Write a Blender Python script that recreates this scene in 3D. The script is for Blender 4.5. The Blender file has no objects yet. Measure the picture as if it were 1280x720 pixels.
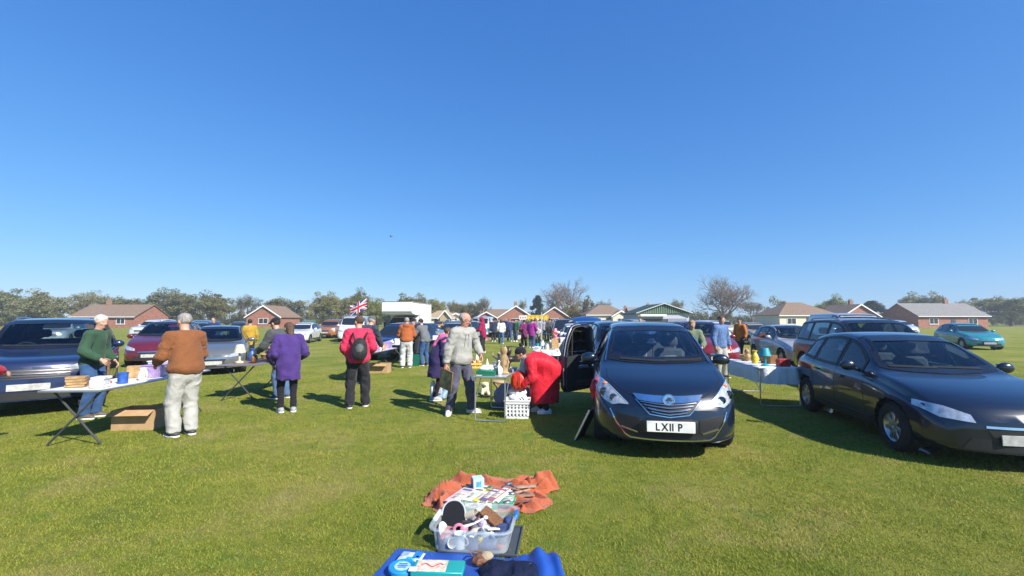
import bpy, bmesh, math, random
import numpy as np
from mathutils import Vector, Matrix
from mathutils.bvhtree import BVHTree

C = bpy.context.scene.collection
S = bpy.context.scene
R = math.radians
random.seed(7)
RNG = np.random.default_rng(7)

# ---------------------------------------------------------------- camera, sky, sun, exposure
CAM_H, PITCH, FPX = 1.66, 4.035, 560.0
cam_data = bpy.data.cameras.new('camera')
cam_data.sensor_width = 36.0
cam_data.lens = FPX / 1280 * 36.0
cam_data.clip_start, cam_data.clip_end = 0.05, 3000
cam = bpy.data.objects.new('camera', cam_data)
cam.location = (0, 0, CAM_H)
cam.rotation_euler = (R(90 + PITCH), 0, 0)
C.objects.link(cam)
S.camera = cam

SUN_EL, SUN_AZ = 38.0, 133.0          # azimuth clockwise from +Y: the sun stands behind the camera, to its right
W = bpy.data.worlds.new('World')
S.world = W
W.use_nodes = True
wn = W.node_tree
sky = wn.nodes.new('ShaderNodeTexSky')
sky.sky_type = 'NISHITA'
sky.sun_disc = False
sky.sun_elevation = R(SUN_EL)
sky.sun_rotation = R(SUN_AZ)
sky.altitude = 0
sky.air_density = 1.0
sky.dust_density = 0.1
sky.ozone_density = 6.0
# one colour response for the whole sky, as the telephone camera renders blue
sep, cmb = wn.nodes.new('ShaderNodeSeparateColor'), wn.nodes.new('ShaderNodeCombineColor')
wn.links.new(sky.outputs[0], sep.inputs[0])
for k, (gain, gam) in enumerate(((.48, 1.03), (1.02, .745), (2.20, .51))):
    pw = wn.nodes.new('ShaderNodeMath'); pw.operation = 'POWER'; pw.inputs[1].default_value = gam
    ml = wn.nodes.new('ShaderNodeMath'); ml.operation = 'MULTIPLY'; ml.inputs[1].default_value = gain
    wn.links.new(sep.outputs[k], pw.inputs[0]); wn.links.new(pw.outputs[0], ml.inputs[0]); wn.links.new(ml.outputs[0], cmb.inputs[k])
wn.nodes['Background'].inputs['Strength'].default_value = 0.09
wn.links.new(cmb.outputs[0], wn.nodes['Background'].inputs['Color'])
sun_data = bpy.data.lights.new('sun', 'SUN')
sun_data.energy = 4.4
sun_data.angle = R(0.55)
sun_data.color = (1.0, 0.95, 0.86)
sun = bpy.data.objects.new('sun', sun_data)
C.objects.link(sun)
sdir = Vector((math.sin(R(SUN_AZ)) * math.cos(R(SUN_EL)), math.cos(R(SUN_AZ)) * math.cos(R(SUN_EL)), math.sin(R(SUN_EL))))
sun.rotation_euler = sdir.to_track_quat('Z', 'Y').to_euler()
S.view_settings.view_transform = 'Standard'
S.view_settings.look = 'None'
S.view_settings.gamma = 1
S.view_settings.exposure = 0.95
S.cycles.max_bounces = 8
S.cycles.transparent_max_bounces = 16
S.cycles.caustics_reflective = False
S.cycles.caustics_refractive = False


# ---------------------------------------------------------------- measuring helpers
def ray(px, py):
    cx, cy = (px - 640) / FPX, (360 - py) / FPX
    s, c = math.sin(R(PITCH)), math.cos(R(PITCH))
    return Vector((cx, c - s * cy, s + c * cy))

def G(px, py, z=0.0):
    """place on the level z that the photograph shows at that spot"""
    d = ray(px, py)
    t = (z - CAM_H) / d.z
    return Vector((d.x * t, d.y * t, z))

def AT(px, py, depth):
    d = ray(px, py)
    return Vector((d.x, d.y, d.z)) * (depth / d.y) + Vector((0, 0, CAM_H))


# ---------------------------------------------------------------- objects and tags
def tag(o, label=None, cat=None, group=None, kind=None):
    if label: o['label'] = label
    if cat: o['category'] = cat
    if group: o['group'] = group
    if kind: o['kind'] = kind
    return o

def thing(name, label, cat, loc=(0, 0, 0), rz=0.0, group=None, scale=None):
    o = bpy.data.objects.new(name, None)
    C.objects.link(o)
    o.empty_display_size = 0.1
    o.location = loc
    o.rotation_euler = (0, 0, rz)
    if scale: o.scale = (scale,) * 3
    return tag(o, label, cat, group)

def link(name, me, parent=None, loc=None, rot=None):
    o = bpy.data.objects.new(name, me)
    C.objects.link(o)
    if parent: o.parent = parent
    if loc is not None: o.location = loc
    if rot is not None: o.rotation_euler = rot
    return o

def copy_tree(o, parent=None):
    c = o.copy()
    C.objects.link(c)
    c.parent = parent
    for ch in [x for x in S.objects if x.parent == o]:
        copy_tree(ch, c)
    return c

def copy_thing(o, loc, rz, label=None, scale=None):
    c = copy_tree(o)
    c.location = loc
    c.rotation_euler = (0, 0, rz)
    if label: c['label'] = label
    if scale: c.scale = (scale,) * 3
    return c


# ---------------------------------------------------------------- materials
MATS = {}

def M(name, col=(.5, .5, .5), rough=.6, metal=0.0, var=.14, vs=9.0, bump=0.0, bs=60.0, spec=.5, coat=0.0,
      sheen=0.0, sss=0.0, trans=0.0, alpha=1.0, emit=0.0, col2=None, stretch=None, ior=1.45):
    if name in MATS: return MATS[name]
    m = bpy.data.materials.new(name)
    m.use_nodes = True
    nt = m.node_tree
    b = nt.nodes['Principled BSDF']
    b.inputs['Roughness'].default_value = rough
    b.inputs['Metallic'].default_value = metal
    b.inputs['Specular IOR Level'].default_value = spec
    b.inputs['Coat Weight'].default_value = coat
    b.inputs['Coat Roughness'].default_value = .04
    b.inputs['Sheen Weight'].default_value = sheen
    b.inputs['Transmission Weight'].default_value = trans
    b.inputs['IOR'].default_value = ior
    b.inputs['Alpha'].default_value = alpha
    if sss:
        b.inputs['Subsurface Weight'].default_value = sss
        b.inputs['Subsurface Radius'].default_value = (.02, .008, .004)
        b.inputs['Subsurface Scale'].default_value = .4
    tc = nt.nodes.new('ShaderNodeTexCoord')
    vec = tc.outputs['Object']
    if stretch:
        mp = nt.nodes.new('ShaderNodeMapping')
        mp.inputs['Scale'].default_value = stretch
        nt.links.new(vec, mp.inputs[0])
        vec = mp.outputs[0]
    n = nt.nodes.new('ShaderNodeTexNoise')
    n.inputs['Scale'].default_value = vs
    n.inputs['Detail'].default_value = 5
    nt.links.new(vec, n.inputs['Vector'])
    rp = nt.nodes.new('ShaderNodeValToRGB')
    c1 = [max(0, x * (1 - var)) for x in col]
    c2 = [min(1, x * (1 + var)) for x in (col2 or col)]
    rp.color_ramp.elements[0].position = .3
    rp.color_ramp.elements[1].position = .7
    rp.color_ramp.elements[0].color = (*c1, 1)
    rp.color_ramp.elements[1].color = (*c2, 1)
    nt.links.new(n.outputs[0], rp.inputs[0])
    nt.links.new(rp.outputs[0], b.inputs['Base Color'])
    if bump:
        n2 = nt.nodes.new('ShaderNodeTexNoise')
        n2.inputs['Scale'].default_value = bs
        n2.inputs['Detail'].default_value = 4
        nt.links.new(vec, n2.inputs['Vector'])
        bp = nt.nodes.new('ShaderNodeBump')
        bp.inputs['Strength'].default_value = bump
        bp.inputs['Distance'].default_value = .02
        nt.links.new(n2.outputs[0], bp.inputs['Height'])
        nt.links.new(bp.outputs[0], b.inputs['Normal'])
    MATS[name] = m
    return m

def glass_mat(name, tint=(.8, .9, .92), refl=1.0, rough=.0):
    if name in MATS: return MATS[name]
    m = bpy.data.materials.new(name)
    m.use_nodes = True
    nt = m.node_tree
    nt.nodes.remove(nt.nodes['Principled BSDF'])
    out = nt.nodes['Material Output']
    tr = nt.nodes.new('ShaderNodeBsdfTransparent')
    tr.inputs[0].default_value = (*tint, 1)
    gl = nt.nodes.new('ShaderNodeBsdfGlossy')
    gl.inputs['Roughness'].default_value = rough
    fr = nt.nodes.new('ShaderNodeFresnel')
    fr.inputs[0].default_value = 1.5
    mu = nt.nodes.new('ShaderNodeMath')
    mu.operation = 'MULTIPLY'
    mu.inputs[1].default_value = refl
    mx = nt.nodes.new('ShaderNodeMixShader')
    nt.links.new(fr.outputs[0], mu.inputs[0])
    nt.links.new(mu.outputs[0], mx.inputs[0])
    nt.links.new(tr.outputs[0], mx.inputs[1])
    nt.links.new(gl.outputs[0], mx.inputs[2])
    nt.links.new(mx.outputs[0], out.inputs[0])
    MATS[name] = m
    return m

def cloth(name, col, rough=.85, bump=.25, bs=220, var=.16, vs=7, sheen=.1):
    new = name not in MATS
    m = M(name, col, rough, var=var, vs=vs, bump=bump, bs=bs, sheen=sheen, spec=.25)
    if new:          # creases in the weave as well as the weave itself
        nt = m.node_tree; b = nt.nodes['Principled BSDF']
        tc = [n for n in nt.nodes if n.type == 'TEX_COORD'][0]
        n = nt.nodes.new('ShaderNodeTexNoise'); n.inputs['Scale'].default_value = 8; n.inputs['Detail'].default_value = 2; n.inputs['Distortion'].default_value = 1.6
        nt.links.new(tc.outputs['Object'], n.inputs['Vector'])
        r = nt.nodes.new('ShaderNodeMath'); r.operation = 'SUBTRACT'; r.inputs[1].default_value = .5; nt.links.new(n.outputs[0], r.inputs[0])
        a = nt.nodes.new('ShaderNodeMath'); a.operation = 'ABSOLUTE'; nt.links.new(r.outputs[0], a.inputs[0])
        bp = nt.nodes.new('ShaderNodeBump'); bp.inputs['Strength'].default_value = .24; bp.inputs['Distance'].default_value = .09
        nt.links.new(a.outputs[0], bp.inputs['Height'])
        if b.inputs['Normal'].links: nt.links.new(b.inputs['Normal'].links[0].from_socket, bp.inputs['Normal'])
        nt.links.new(bp.outputs[0], b.inputs['Normal'])
    return m


# ---------------------------------------------------------------- mesh builder
class MB:
    def __init__(self):
        self.v, self.f, self.m = [], [], []
        self.mi = 0
    def add(self, vs, fs, mat=None):
        o = len(self.v)
        self.v += [tuple(p) for p in vs]
        self.f += [tuple(i + o for i in f) for f in fs]
        self.m += [self.mi if mat is None else mat] * len(fs)
        return self
    def box(self, c, s, rot=None, ch=0.0, mat=None):
        """box by centre and size with chamfered edges"""
        h = Vector(s) / 2
        ch = min(ch, min(h) * .9)
        vs, fs = [], []
        if ch <= 0:
            for x in (-1, 1):
                for y in (-1, 1):
                    for z in (-1, 1):
                        vs.append(Vector((x * h.x, y * h.y, z * h.z)))
            fs = [(0, 1, 3, 2), (4, 6, 7, 5), (0, 4, 5, 1), (2, 3, 7, 6), (0, 2, 6, 4), (1, 5, 7, 3)]
        else:
            idx = {}
            for x in (-1, 1):
                for y in (-1, 1):
                    for z in (-1, 1):
                        for a in range(3):
                            q = [x * (h.x - ch), y * (h.y - ch), z * (h.z - ch)]
                            q[a] = (x, y, z)[a] * h[a]
                            idx[(x, y, z, a)] = len(vs)
                            vs.append(Vector(q))
            for a in range(3):
                b, c_ = (a + 1) % 3, (a + 2) % 3
                for s_ in (-1, 1):
                    def k(sb, sc):
                        t = [0, 0, 0]; t[a], t[b], t[c_] = s_, sb, sc
                        return idx[(*t, a)]
                    q = (k(-1, -1), k(1, -1), k(1, 1), k(-1, 1))
                    fs.append(q if s_ > 0 else q[::-1])
                for sb in (-1, 1):
                    for sc in (-1, 1):
                        def e(sa, ax):
                            t = [0, 0, 0]; t[a], t[b], t[c_] = sa, sb, sc
                            return idx[(*t, ax)]
                        q = (e(-1, b), e(1, b), e(1, c_), e(-1, c_))
                        fs.append(q if sb * sc > 0 else q[::-1])
            for x in (-1, 1):
                for y in (-1, 1):
                    for z in (-1, 1):
                        t = (idx[(x, y, z, 0)], idx[(x, y, z, 1)], idx[(x, y, z, 2)])
                        fs.append(t if x * y * z > 0 else t[::-1])
        mt = Matrix.Identity(3) if rot is None else rot
        c = Vector(c)
        return self.add([mt @ p + c for p in vs], fs, mat)
    def tube(self, pts, r, n=8, mat=None, caps=True, closed=False):
        pts = [Vector(p) for p in pts]
        rs = list(r) if hasattr(r, '__len__') else [r] * len(pts)
        vs, fs = [], []
        L = len(pts)
        up = None
        for i, p in enumerate(pts):
            a = pts[i - 1] if (i > 0 or closed) else p
            b = pts[(i + 1) % L] if (i < L - 1 or closed) else p
            d = (b - a)
            d = d.normalized() if d.length > 1e-9 else Vector((0, 0, 1))
            if up is None:
                up = Vector((0, 0, 1)) if abs(d.z) < .9 else Vector((1, 0, 0))
            s_ = d.cross(up)
            if s_.length < 1e-4: s_ = d.orthogonal()
            s_.normalize()
            up = s_.cross(d).normalized()
            for k in range(n):
                an = 2 * math.pi * k / n
                vs.append(p + (s_ * math.cos(an) + up * math.sin(an)) * rs[i])
        for i in range(L if closed else L - 1):
            j = (i + 1) % L
            for k in range(n):
                k2 = (k + 1) % n
                fs.append((i * n + k, i * n + k2, j * n + k2, j * n + k))
        if caps and not closed:
            fs.append(tuple(range(n))[::-1])
            fs.append(tuple((L - 1) * n + k for k in range(n)))
        return self.add(vs, fs, mat)
    def lathe(self, prof, n=20, mt=None, mat=None, sx=1.0, sy=1.0):
        """profile of (radius, height) turned round z, then placed by matrix mt"""
        vs, fs = [], []
        mt = mt or Matrix.Identity(4)
        for (r_, z) in prof:
            for k in range(n):
                a = 2 * math.pi * k / n
                vs.append(mt @ Vector((r_ * math.cos(a) * sx, r_ * math.sin(a) * sy, z)))
        for i in range(len(prof) - 1):
            for k in range(n):
                k2 = (k + 1) % n
                fs.append((i * n + k, i * n + k2, (i + 1) * n + k2, (i + 1) * n + k))
        if prof[0][0] > 1e-4: fs.append(tuple(range(n))[::-1])
        if prof[-1][0] > 1e-4: fs.append(tuple((len(prof) - 1) * n + k for k in range(n)))
        return self.add(vs, fs, mat)
    def ball(self, c, r, n=14, rot=None, mat=None):
        rr = Vector(r) if hasattr(r, '__len__') else Vector((r, r, r))
        mt = Matrix.Translation(Vector(c)) @ (rot.to_4x4() if rot else Matrix.Identity(4)) @ Matrix.Diagonal((*rr, 1))
        m_ = max(5, n // 2)
        return self.lathe([(max(1e-5, math.sin(math.pi * i / m_)), -math.cos(math.pi * i / m_)) for i in range(m_ + 1)], n, mt, mat)
    def prism(self, outline, d0, d1, axis='y', mat=None, mt=None):
        """outline of (a, b) pairs pushed between d0 and d1 along the axis"""
        def P(a, b, d):
            q = {'y': (a, d, b), 'x': (d, a, b), 'z': (a, b, d)}[axis]
            return (mt @ Vector(q)) if mt else Vector(q)
        n = len(outline)
        vs = [P(a, b, d0) for a, b in outline] + [P(a, b, d1) for a, b in outline]
        fs = [tuple(range(n)), tuple(range(2 * n - 1, n - 1, -1))]
        fs += [(i, i + n, (i + 1) % n + n, (i + 1) % n) for i in range(n)]
        return self.add(vs, fs, mat)
    def grid(self, A, mat=None, wrap=False):
        A = np.asarray(A)
        nu, nv = A.shape[:2]
        fs = []
        for i in range(nu - 1):
            for j in range(nv - 1 if not wrap else nv):
                j2 = (j + 1) % nv
                fs.append((i * nv + j, (i + 1) * nv + j, (i + 1) * nv + j2, i * nv + j2))
        return self.add(A.reshape(-1, 3).tolist(), fs, mat)
    def build(self, name, mats, parent=None, smooth=True, angle=38, loc=None, rot=None, fix=True):
        me = bpy.data.meshes.new(name)
        me.from_pydata(self.v, [], self.f)
        for m_ in (mats if isinstance(mats, (list, tuple)) else [mats]):
            me.materials.append(m_)
        if any(self.m): me.polygons.foreach_set('material_index', self.m)
        if fix:
            bm = bmesh.new(); bm.from_mesh(me)
            bmesh.ops.recalc_face_normals(bm, faces=bm.faces)
            bm.to_mesh(me); bm.free()
        if smooth:
            me.polygons.foreach_set('use_smooth', [True] * len(me.polygons))
            me.set_sharp_from_angle(angle=R(angle))
        me.update()
        return link(name, me, parent, loc, rot)

def mesh_np(name, V, F, mats, parent=None, smooth=True, mi=None, loc=None):
    """mesh object from arrays of vertices and faces of one size"""
    V = np.asarray(V, np.float32); F = np.asarray(F, np.int32)
    me = bpy.data.meshes.new(name)
    k = F.shape[1]
    me.vertices.add(len(V)); me.vertices.foreach_set('co', V.ravel())
    me.loops.add(F.size); me.loops.foreach_set('vertex_index', F.ravel())
    me.polygons.add(len(F)); me.polygons.foreach_set('loop_start', np.arange(0, F.size, k, dtype=np.int32))
    me.polygons.foreach_set('use_smooth', np.full(len(F), smooth))
    for m_ in (mats if isinstance(mats, (list, tuple)) else [mats]):
        me.materials.append(m_)
    if mi is not None: me.polygons.foreach_set('material_index', np.asarray(mi, np.int32))
    me.update(calc_edges=True)
    return link(name, me, parent, loc)

def rotz(a): return Matrix.Rotation(a, 3, 'Z')
def rotx(a): return Matrix.Rotation(a, 3, 'X')
def roty(a): return Matrix.Rotation(a, 3, 'Y')

# value noise
_PERM = RNG.random(4096)
def vnoise(P):
    P = np.asarray(P, float)
    i = np.floor(P).astype(np.int64); f = P - i
    f = f * f * (3 - 2 * f)
    out = 0
    for dx in (0, 1):
        for dy in (0, 1):
            for dz in (0, 1):
                h = ((i[..., 0] + dx) * 73856093 ^ (i[..., 1] + dy) * 19349663 ^ (i[..., 2] + dz) * 83492791) & 4095
                w = (f[..., 0] if dx else 1 - f[..., 0]) * (f[..., 1] if dy else 1 - f[..., 1]) * (f[..., 2] if dz else 1 - f[..., 2])
                out = out + _PERM[h] * w
    return out * 2 - 1

def catmull(pts, n):
    """n points along a smooth curve through the control rows"""
    p = np.asarray(pts, float)
    m = len(p)
    t = np.linspace(0, m - 1, n)
    i = np.clip(np.floor(t).astype(int), 0, m - 2)
    f = (t - i)[:, None]
    p0, p1, p2, p3 = p[np.clip(i - 1, 0, m - 1)], p[i], p[i + 1], p[np.clip(i + 2, 0, m - 1)]
    return .5 * (2 * p1 + (p2 - p0) * f + (2 * p0 - 5 * p1 + 4 * p2 - p3) * f ** 2 + (3 * p1 - p0 - 3 * p2 + p3) * f ** 3)
# ---------------------------------------------------------------- smooth bodies and clothes from distance fields
def smin(a, b, k):
    h = np.clip(.5 + .5 * (b - a) / k, 0, 1)
    return b + (a - b) * h - k * h * (1 - h)

def cap(P, a, b, ra, rb=None, flat=None):
    a = np.asarray(a, float); b = np.asarray(b, float)
    rb = ra if rb is None else rb
    ab = b - a; pa = P - a
    t = np.clip((pa @ ab) / max(ab @ ab, 1e-9), 0, 1)
    q = pa - t[:, None] * ab
    if flat is not None:
        n, k = flat
        n = np.asarray(n, float)
        q = q + (q @ n)[:, None] * n * (1 / k - 1)
    return np.sqrt((q * q).sum(1)) - (ra + (rb - ra) * t)

def ell(P, c, r):
    p = P - np.asarray(c, float); r = np.asarray(r, float)
    k0 = np.sqrt(((p / r) ** 2).sum(1)); k1 = np.sqrt(((p / r ** 2) ** 2).sum(1))
    return k0 * (k0 - 1) / np.maximum(k1, 1e-6)

def union(ds, k=.03):
    d = ds[0]
    for e in ds[1:]:
        d = smin(d, e, k)
    return d

_CO = np.array([(i, j, k) for i in (0, 1) for j in (0, 1) for k in (0, 1)])
_ED = [(a, b) for a in range(8) for b in range(a + 1, 8) if abs(_CO[a] - _CO[b]).sum() == 1]

def nets(f, lo, hi, h):
    """surface nets of the zero level of f inside the box lo..hi, fine only near the surface"""
    lo = np.asarray(lo, float); hi = np.asarray(hi, float)
    s = 4
    nc = np.ceil((hi - lo) / (h * s)).astype(int) + 1
    gx = np.stack(np.meshgrid(*[np.arange(k + 1) for k in nc], indexing='ij'), -1)
    cv = f(lo + gx.reshape(-1, 3) * h * s).reshape(gx.shape[:3])
    act = np.zeros(nc, bool)
    near = np.abs(cv) < s * h * 2.0
    for o in _CO:
        act |= near[o[0]:nc[0] + o[0], o[1]:nc[1] + o[1], o[2]:nc[2] + o[2]]
    N = nc * s + 1
    ix = [np.arange(n) for n in N]
    blk = [np.minimum(i // s, nc[a] - 1) for a, i in enumerate(ix)]
    m = act[np.ix_(*blk)]
    V = cv[np.ix_(*[np.minimum((i + s // 2) // s, nc[a]) for a, i in enumerate(ix)])].copy()
    idx = np.argwhere(m)
    if len(idx): V[m] = f(lo + idx * h)
    Sg = V < 0
    cnt = np.zeros(N - 1, np.int8)
    for o in _CO:
        cnt += Sg[o[0]:N[0] - 1 + o[0], o[1]:N[1] - 1 + o[1], o[2]:N[2] - 1 + o[2]]
    ac = np.argwhere((cnt > 0) & (cnt < 8))
    vid = np.full(N - 1, -1, np.int64)
    vid[tuple(ac.T)] = np.arange(len(ac))
    cvv = np.stack([V[tuple((ac + o).T)] for o in _CO], 1)
    acc = np.zeros((len(ac), 3)); nn = np.zeros(len(ac))
    for a, b in _ED:
        va, vb = cvv[:, a], cvv[:, b]
        w = (va < 0) != (vb < 0)
        t = np.where(w, va / np.where(w, va - vb, 1), 0)
        acc += np.where(w[:, None], _CO[a] + t[:, None] * (_CO[b] - _CO[a]), 0)
        nn += w
    verts = lo + (ac + acc / np.maximum(nn, 1)[:, None]) * h
    quads = []
    for ax in range(3):
        b, c = (ax + 1) % 3, (ax + 2) % 3
        sl0 = [slice(None)] * 3; sl1 = [slice(None)] * 3
        sl0[ax] = slice(0, N[ax] - 1); sl1[ax] = slice(1, N[ax])
        d = Sg[tuple(sl0)] != Sg[tuple(sl1)]
        e = np.argwhere(d)
        e = e[(e[:, b] > 0) & (e[:, c] > 0) & (e[:, b] < N[b] - 1) & (e[:, c] < N[c] - 1)]
        if not len(e): continue
        sg = Sg[tuple(e.T)]
        def at(db, dc):
            q = e.copy(); q[:, b] -= db; q[:, c] -= dc
            return vid[tuple(q.T)]
        q = np.stack([at(1, 1), at(0, 1), at(0, 0), at(1, 0)], 1)
        q[~sg] = q[~sg][:, ::-1]
        quads.append(q)
    Q = np.concatenate(quads) if quads else np.zeros((0, 4), int)
    Q = Q[(Q >= 0).all(1)]
    return verts, Q

def tube_np(pts, rs, n=6):
    mb = MB(); mb.tube(pts, rs, n, caps=False)
    return np.array(mb.v), np.array(mb.f)

def join_np(parts):
    vs, fs, o = [], [], 0
    for v, f in parts:
        if len(v) == 0: continue
        vs.append(v); fs.append(f + o); o += len(v)
    return np.concatenate(vs), np.concatenate(fs)

def wr(P, amp, fr, seed):
    """cloth folds"""
    q = P * fr + seed * 17.3
    q = q + .8 * vnoise(q * .6 + 3)[:, None] * np.array([.6, -.5, 1.0])
    w = 1 - 2.2 * np.abs(vnoise(q * np.array([.9, .9, .75]))) ** .8
    return amp * (w * .75 + vnoise(q * np.array([1.9, 1.9, 1.2]) + 9) * .25)

def unit(v):
    v = np.asarray(v, float)
    return v / max(np.linalg.norm(v), 1e-9)

def ik(a, t, l1, l2, pole):
    a = np.asarray(a, float); t = np.asarray(t, float)
    d = t - a; L = np.linalg.norm(d)
    if L > (l1 + l2) * .995:
        t = a + d / L * (l1 + l2) * .995; d = t - a; L = np.linalg.norm(d)
    u = d / L
    x = (l1 * l1 - l2 * l2 + L * L) / (2 * L)
    hgt = math.sqrt(max(0, l1 * l1 - x * x))
    p = np.asarray(pole, float); p = p - (p @ u) * u
    return a + u * x + unit(p) * hgt, t

def hand_tubes(wrist, d, nrm, side, sc, curl):
    """four fingers and a thumb; d along the hand, nrm out of the back of the hand"""
    d = unit(d); nrm = unit(nrm - (np.asarray(nrm) @ d) * d); lat = np.cross(d, nrm) * side
    out = []
    for k, (o, ln) in enumerate([(-.030, .068), (-.010, .078), (.011, .074), (.030, .058)]):
        p = wrist + d * .085 * sc + lat * o * sc
        a = R(curl * (.55 + .08 * k)); dd = d.copy(); pts = [wrist + d * .05 * sc + lat * o * .85 * sc, p]
        for j, fr in enumerate((.45, .32, .23)):
            ca, sa = math.cos(a), math.sin(a)
            dn = unit(dd * ca - np.cross(lat, dd) * sa * side * 1.0) if False else unit(dd * ca - nrm_along(dd, lat, nrm) * sa)
            p = p + dn * ln * fr * sc; dd = dn; pts.append(p)
        out.append(tube_np(pts, [r_ * sc for r_ in (.0095, .0095, .0088, .0078, .005)], 6))
    th = unit(d * .6 - lat * .75 - nrm * .35)
    p0 = wrist + d * .025 * sc - lat * .02 * sc
    p1 = p0 + th * .045 * sc; p2 = p1 + unit(th + d * .6 - nrm * .2) * .032 * sc; p3 = p2 + unit(th * .5 + d - nrm * .3) * .022 * sc
    out.append(tube_np([p0, p1, p2, p3], [.013 * sc, .0115 * sc, .0098 * sc, .006 * sc], 6))
    return out

def nrm_along(dd, lat, nrm):
    n = np.cross(lat, dd)
    return n if n @ nrm > 0 else -n

SKIN = dict(pale=(.50, .28, .20), tan=(.42, .22, .15), red=(.52, .24, .17))
NP = [0]

def person(label, loc, rz, H=1.72, res=.03, lean=3, lean2=None, hip=(0, 0, None), twist=0, head=(0, 0), feet=None,
           toes=(8, 8), hands=None, poles=None, curl=(30, 30), fat=1.0, top=None, legs=None, hair=None, hat=None,
           shoe=(.75, .75, .75), sole=(.7, .7, .68), skin='pale', glasses=False, eyes=False, group=None, extra=None, nrm=None):
    NP[0] += 1
    seed = NP[0]
    root = thing('person', label, 'person', loc, rz, group)
    g = H / 1.75
    lean2 = lean if lean2 is None else lean2
    top = dict(dict(mat=None, loose=.028, hem=.47, name='jacket', hood=None, amp=.007, collar=.03, flare=0.0, sleeve=.93), **(top or {}))
    legs = dict(dict(mat=None, loose=.022, amp=.008, cut=.06), **(legs or {}))
    hipc = np.array([hip[0], hip[1], .525 * H if hip[2] is None else hip[2]])
    d1 = np.array([0, math.sin(R(lean)), math.cos(R(lean))]); d2 = np.array([0, math.sin(R(lean2)), math.cos(R(lean2))])
    f1 = np.array([0, math.cos(R(lean)), -math.sin(R(lean))]); f2 = np.array([0, math.cos(R(lean2)), -math.sin(R(lean2))])
    tw = R(twist)
    lat = np.array([math.cos(tw), math.sin(tw) * math.cos(R(lean2)), -math.sin(tw) * math.sin(R(lean2))])
    waist = hipc + d1 * .10 * H
    chest = waist + d2 * .12 * H
    neck = chest + d2 * .090 * H
    sh = chest + d2 * .062 * H
    shl, shr = sh - lat * .104 * H, sh + lat * .104 * H
    hl, hr = hipc + np.array([-.052 * H, 0, -.01 * H]), hipc + np.array([.052 * H, 0, -.01 * H])
    # head frame
    yaw, pit = R(head[0]), R(head[1])
    hd = lean2 * .45
    nd = np.array([0, math.sin(R(hd) + pit * .4), math.cos(R(hd) + pit * .4)])
    hc = neck + nd * .098 * H + np.array([0, .012, 0])
    Rh = np.array((Matrix.Rotation(yaw, 3, 'Z') @ Matrix.Rotation(-pit, 3, 'X')))
    hh = .136 * H
    # limbs
    feet = feet or ((-.10, .03), (.10, -.02))
    ank, kne = [], []
    for s_, (hp, ft) in enumerate(zip((hl, hr), feet)):
        a_ = np.array([ft[0], ft[1], .075 if len(ft) < 3 else ft[2]])
        k_, a_ = ik(hp, a_, .245 * H, .235 * H, (0.15 * (-1 if s_ == 0 else 1), 1, 0))
        ank.append(a_); kne.append(k_)
    hands = hands or (None, None)
    elb, wri = [], []
    for s_, (sp, ht) in enumerate(zip((shl, shr), hands)):
        sg = -1 if s_ == 0 else 1
        if ht is None:
            ht = sp + np.array([sg * .075, .06, -.305 * H])
        pole = (poles[s_] if poles and poles[s_] is not None else (sg * .5, -1, -.2))
        e_, w_ = ik(sp, np.array(ht, float), .170 * H, .148 * H, pole)
        elb.append(e_); wri.append(w_)
    hdir = [unit(unit(w - e) + np.array([0, 0.0, -.15])) for w, e in zip(wri, elb)]
    hnrm = [np.array([sg * .8, .3, .5]) for sg in (-1, 1)]
    if nrm:
        hnrm = [np.array(n) if n is not None else hnrm[i] for i, n in enumerate(nrm)]
    fx = fat

    def hl_(P): return (P - hc) @ Rh

    def body_f(P):
        Q = hl_(P) / hh
        hd_ = union([ell(Q, (0, -.05, .12), (.34, .42, .37)), ell(Q, (0, .09, -.12), (.27, .30, .38)),
                     cap(Q, (-.07, .25, -.40), (.07, .25, -.40), .085)], .10)
        hd_ = smin(hd_, cap(Q, (0, .36, .04), (0, .455, -.13), .03, .058), .05)
        hd_ = smin(hd_, cap(Q, (-.2, .33, .10), (.2, .33, .10), .045), .05)
        hd_ = smin(hd_, cap(Q, (-.08, .375, -.255), (.08, .375, -.255), .028), .03)
        for s_ in (-1, 1):
            e = ell(Q, (s_ * .145, .395, .03), (.085, .06, .055))
            hd_ = -smin(-hd_, e, .04)
            hd_ = smin(hd_, ell(Q, (s_ * .345, -.03, -.05), (.045, .09, .15)), .03)
            hd_ = smin(hd_, ell(Q, (s_ * .17, .29, -.12), (.09, .08, .08)), .08)
        hd_ = hd_ * hh
        ds = [hd_, cap(P, neck - d2 * .03, hc - nd * .25 * hh, .062 * g, .056 * g)]
        ds += [cap(P, hipc, waist, .142 * g * fx, .128 * g * fx, (f1, .74)), cap(P, waist, chest, .130 * g * fx, .15 * g, (f2, .7)),
               cap(P, shl, shr, .062 * g)]
        for s_ in (0, 1):
            sp, hp = (shl, shr)[s_], (hl, hr)[s_]
            ds += [cap(P, sp, elb[s_], .052 * g, .041 * g), cap(P, elb[s_], wri[s_], .042 * g, .027 * g)]
            ds += [cap(P, hp, kne[s_], .083 * g, .056 * g), cap(P, kne[s_], ank[s_], .056 * g, .04 * g)]
            w, d = wri[s_], hdir[s_]
            n = unit(hnrm[s_] - (hnrm[s_] @ d) * d)
            ds.append(cap(P, w + d * .02 * g, w + d * .075 * g, .032 * g, .038 * g, (n, .42)))
        return union(ds, .022)

    allp = np.array([hc, neck, shl, shr, *elb, *wri, hl, hr, *kne, *ank, hipc])
    lo, hi = allp.min(0) - .22, allp.max(0) + .22
    lo[2] = max(lo[2], -.05)
    hi[2] = max(hi[2], hc[2] + .2)
    parts = [nets(body_f, lo, hi, res * .85)]
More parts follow.
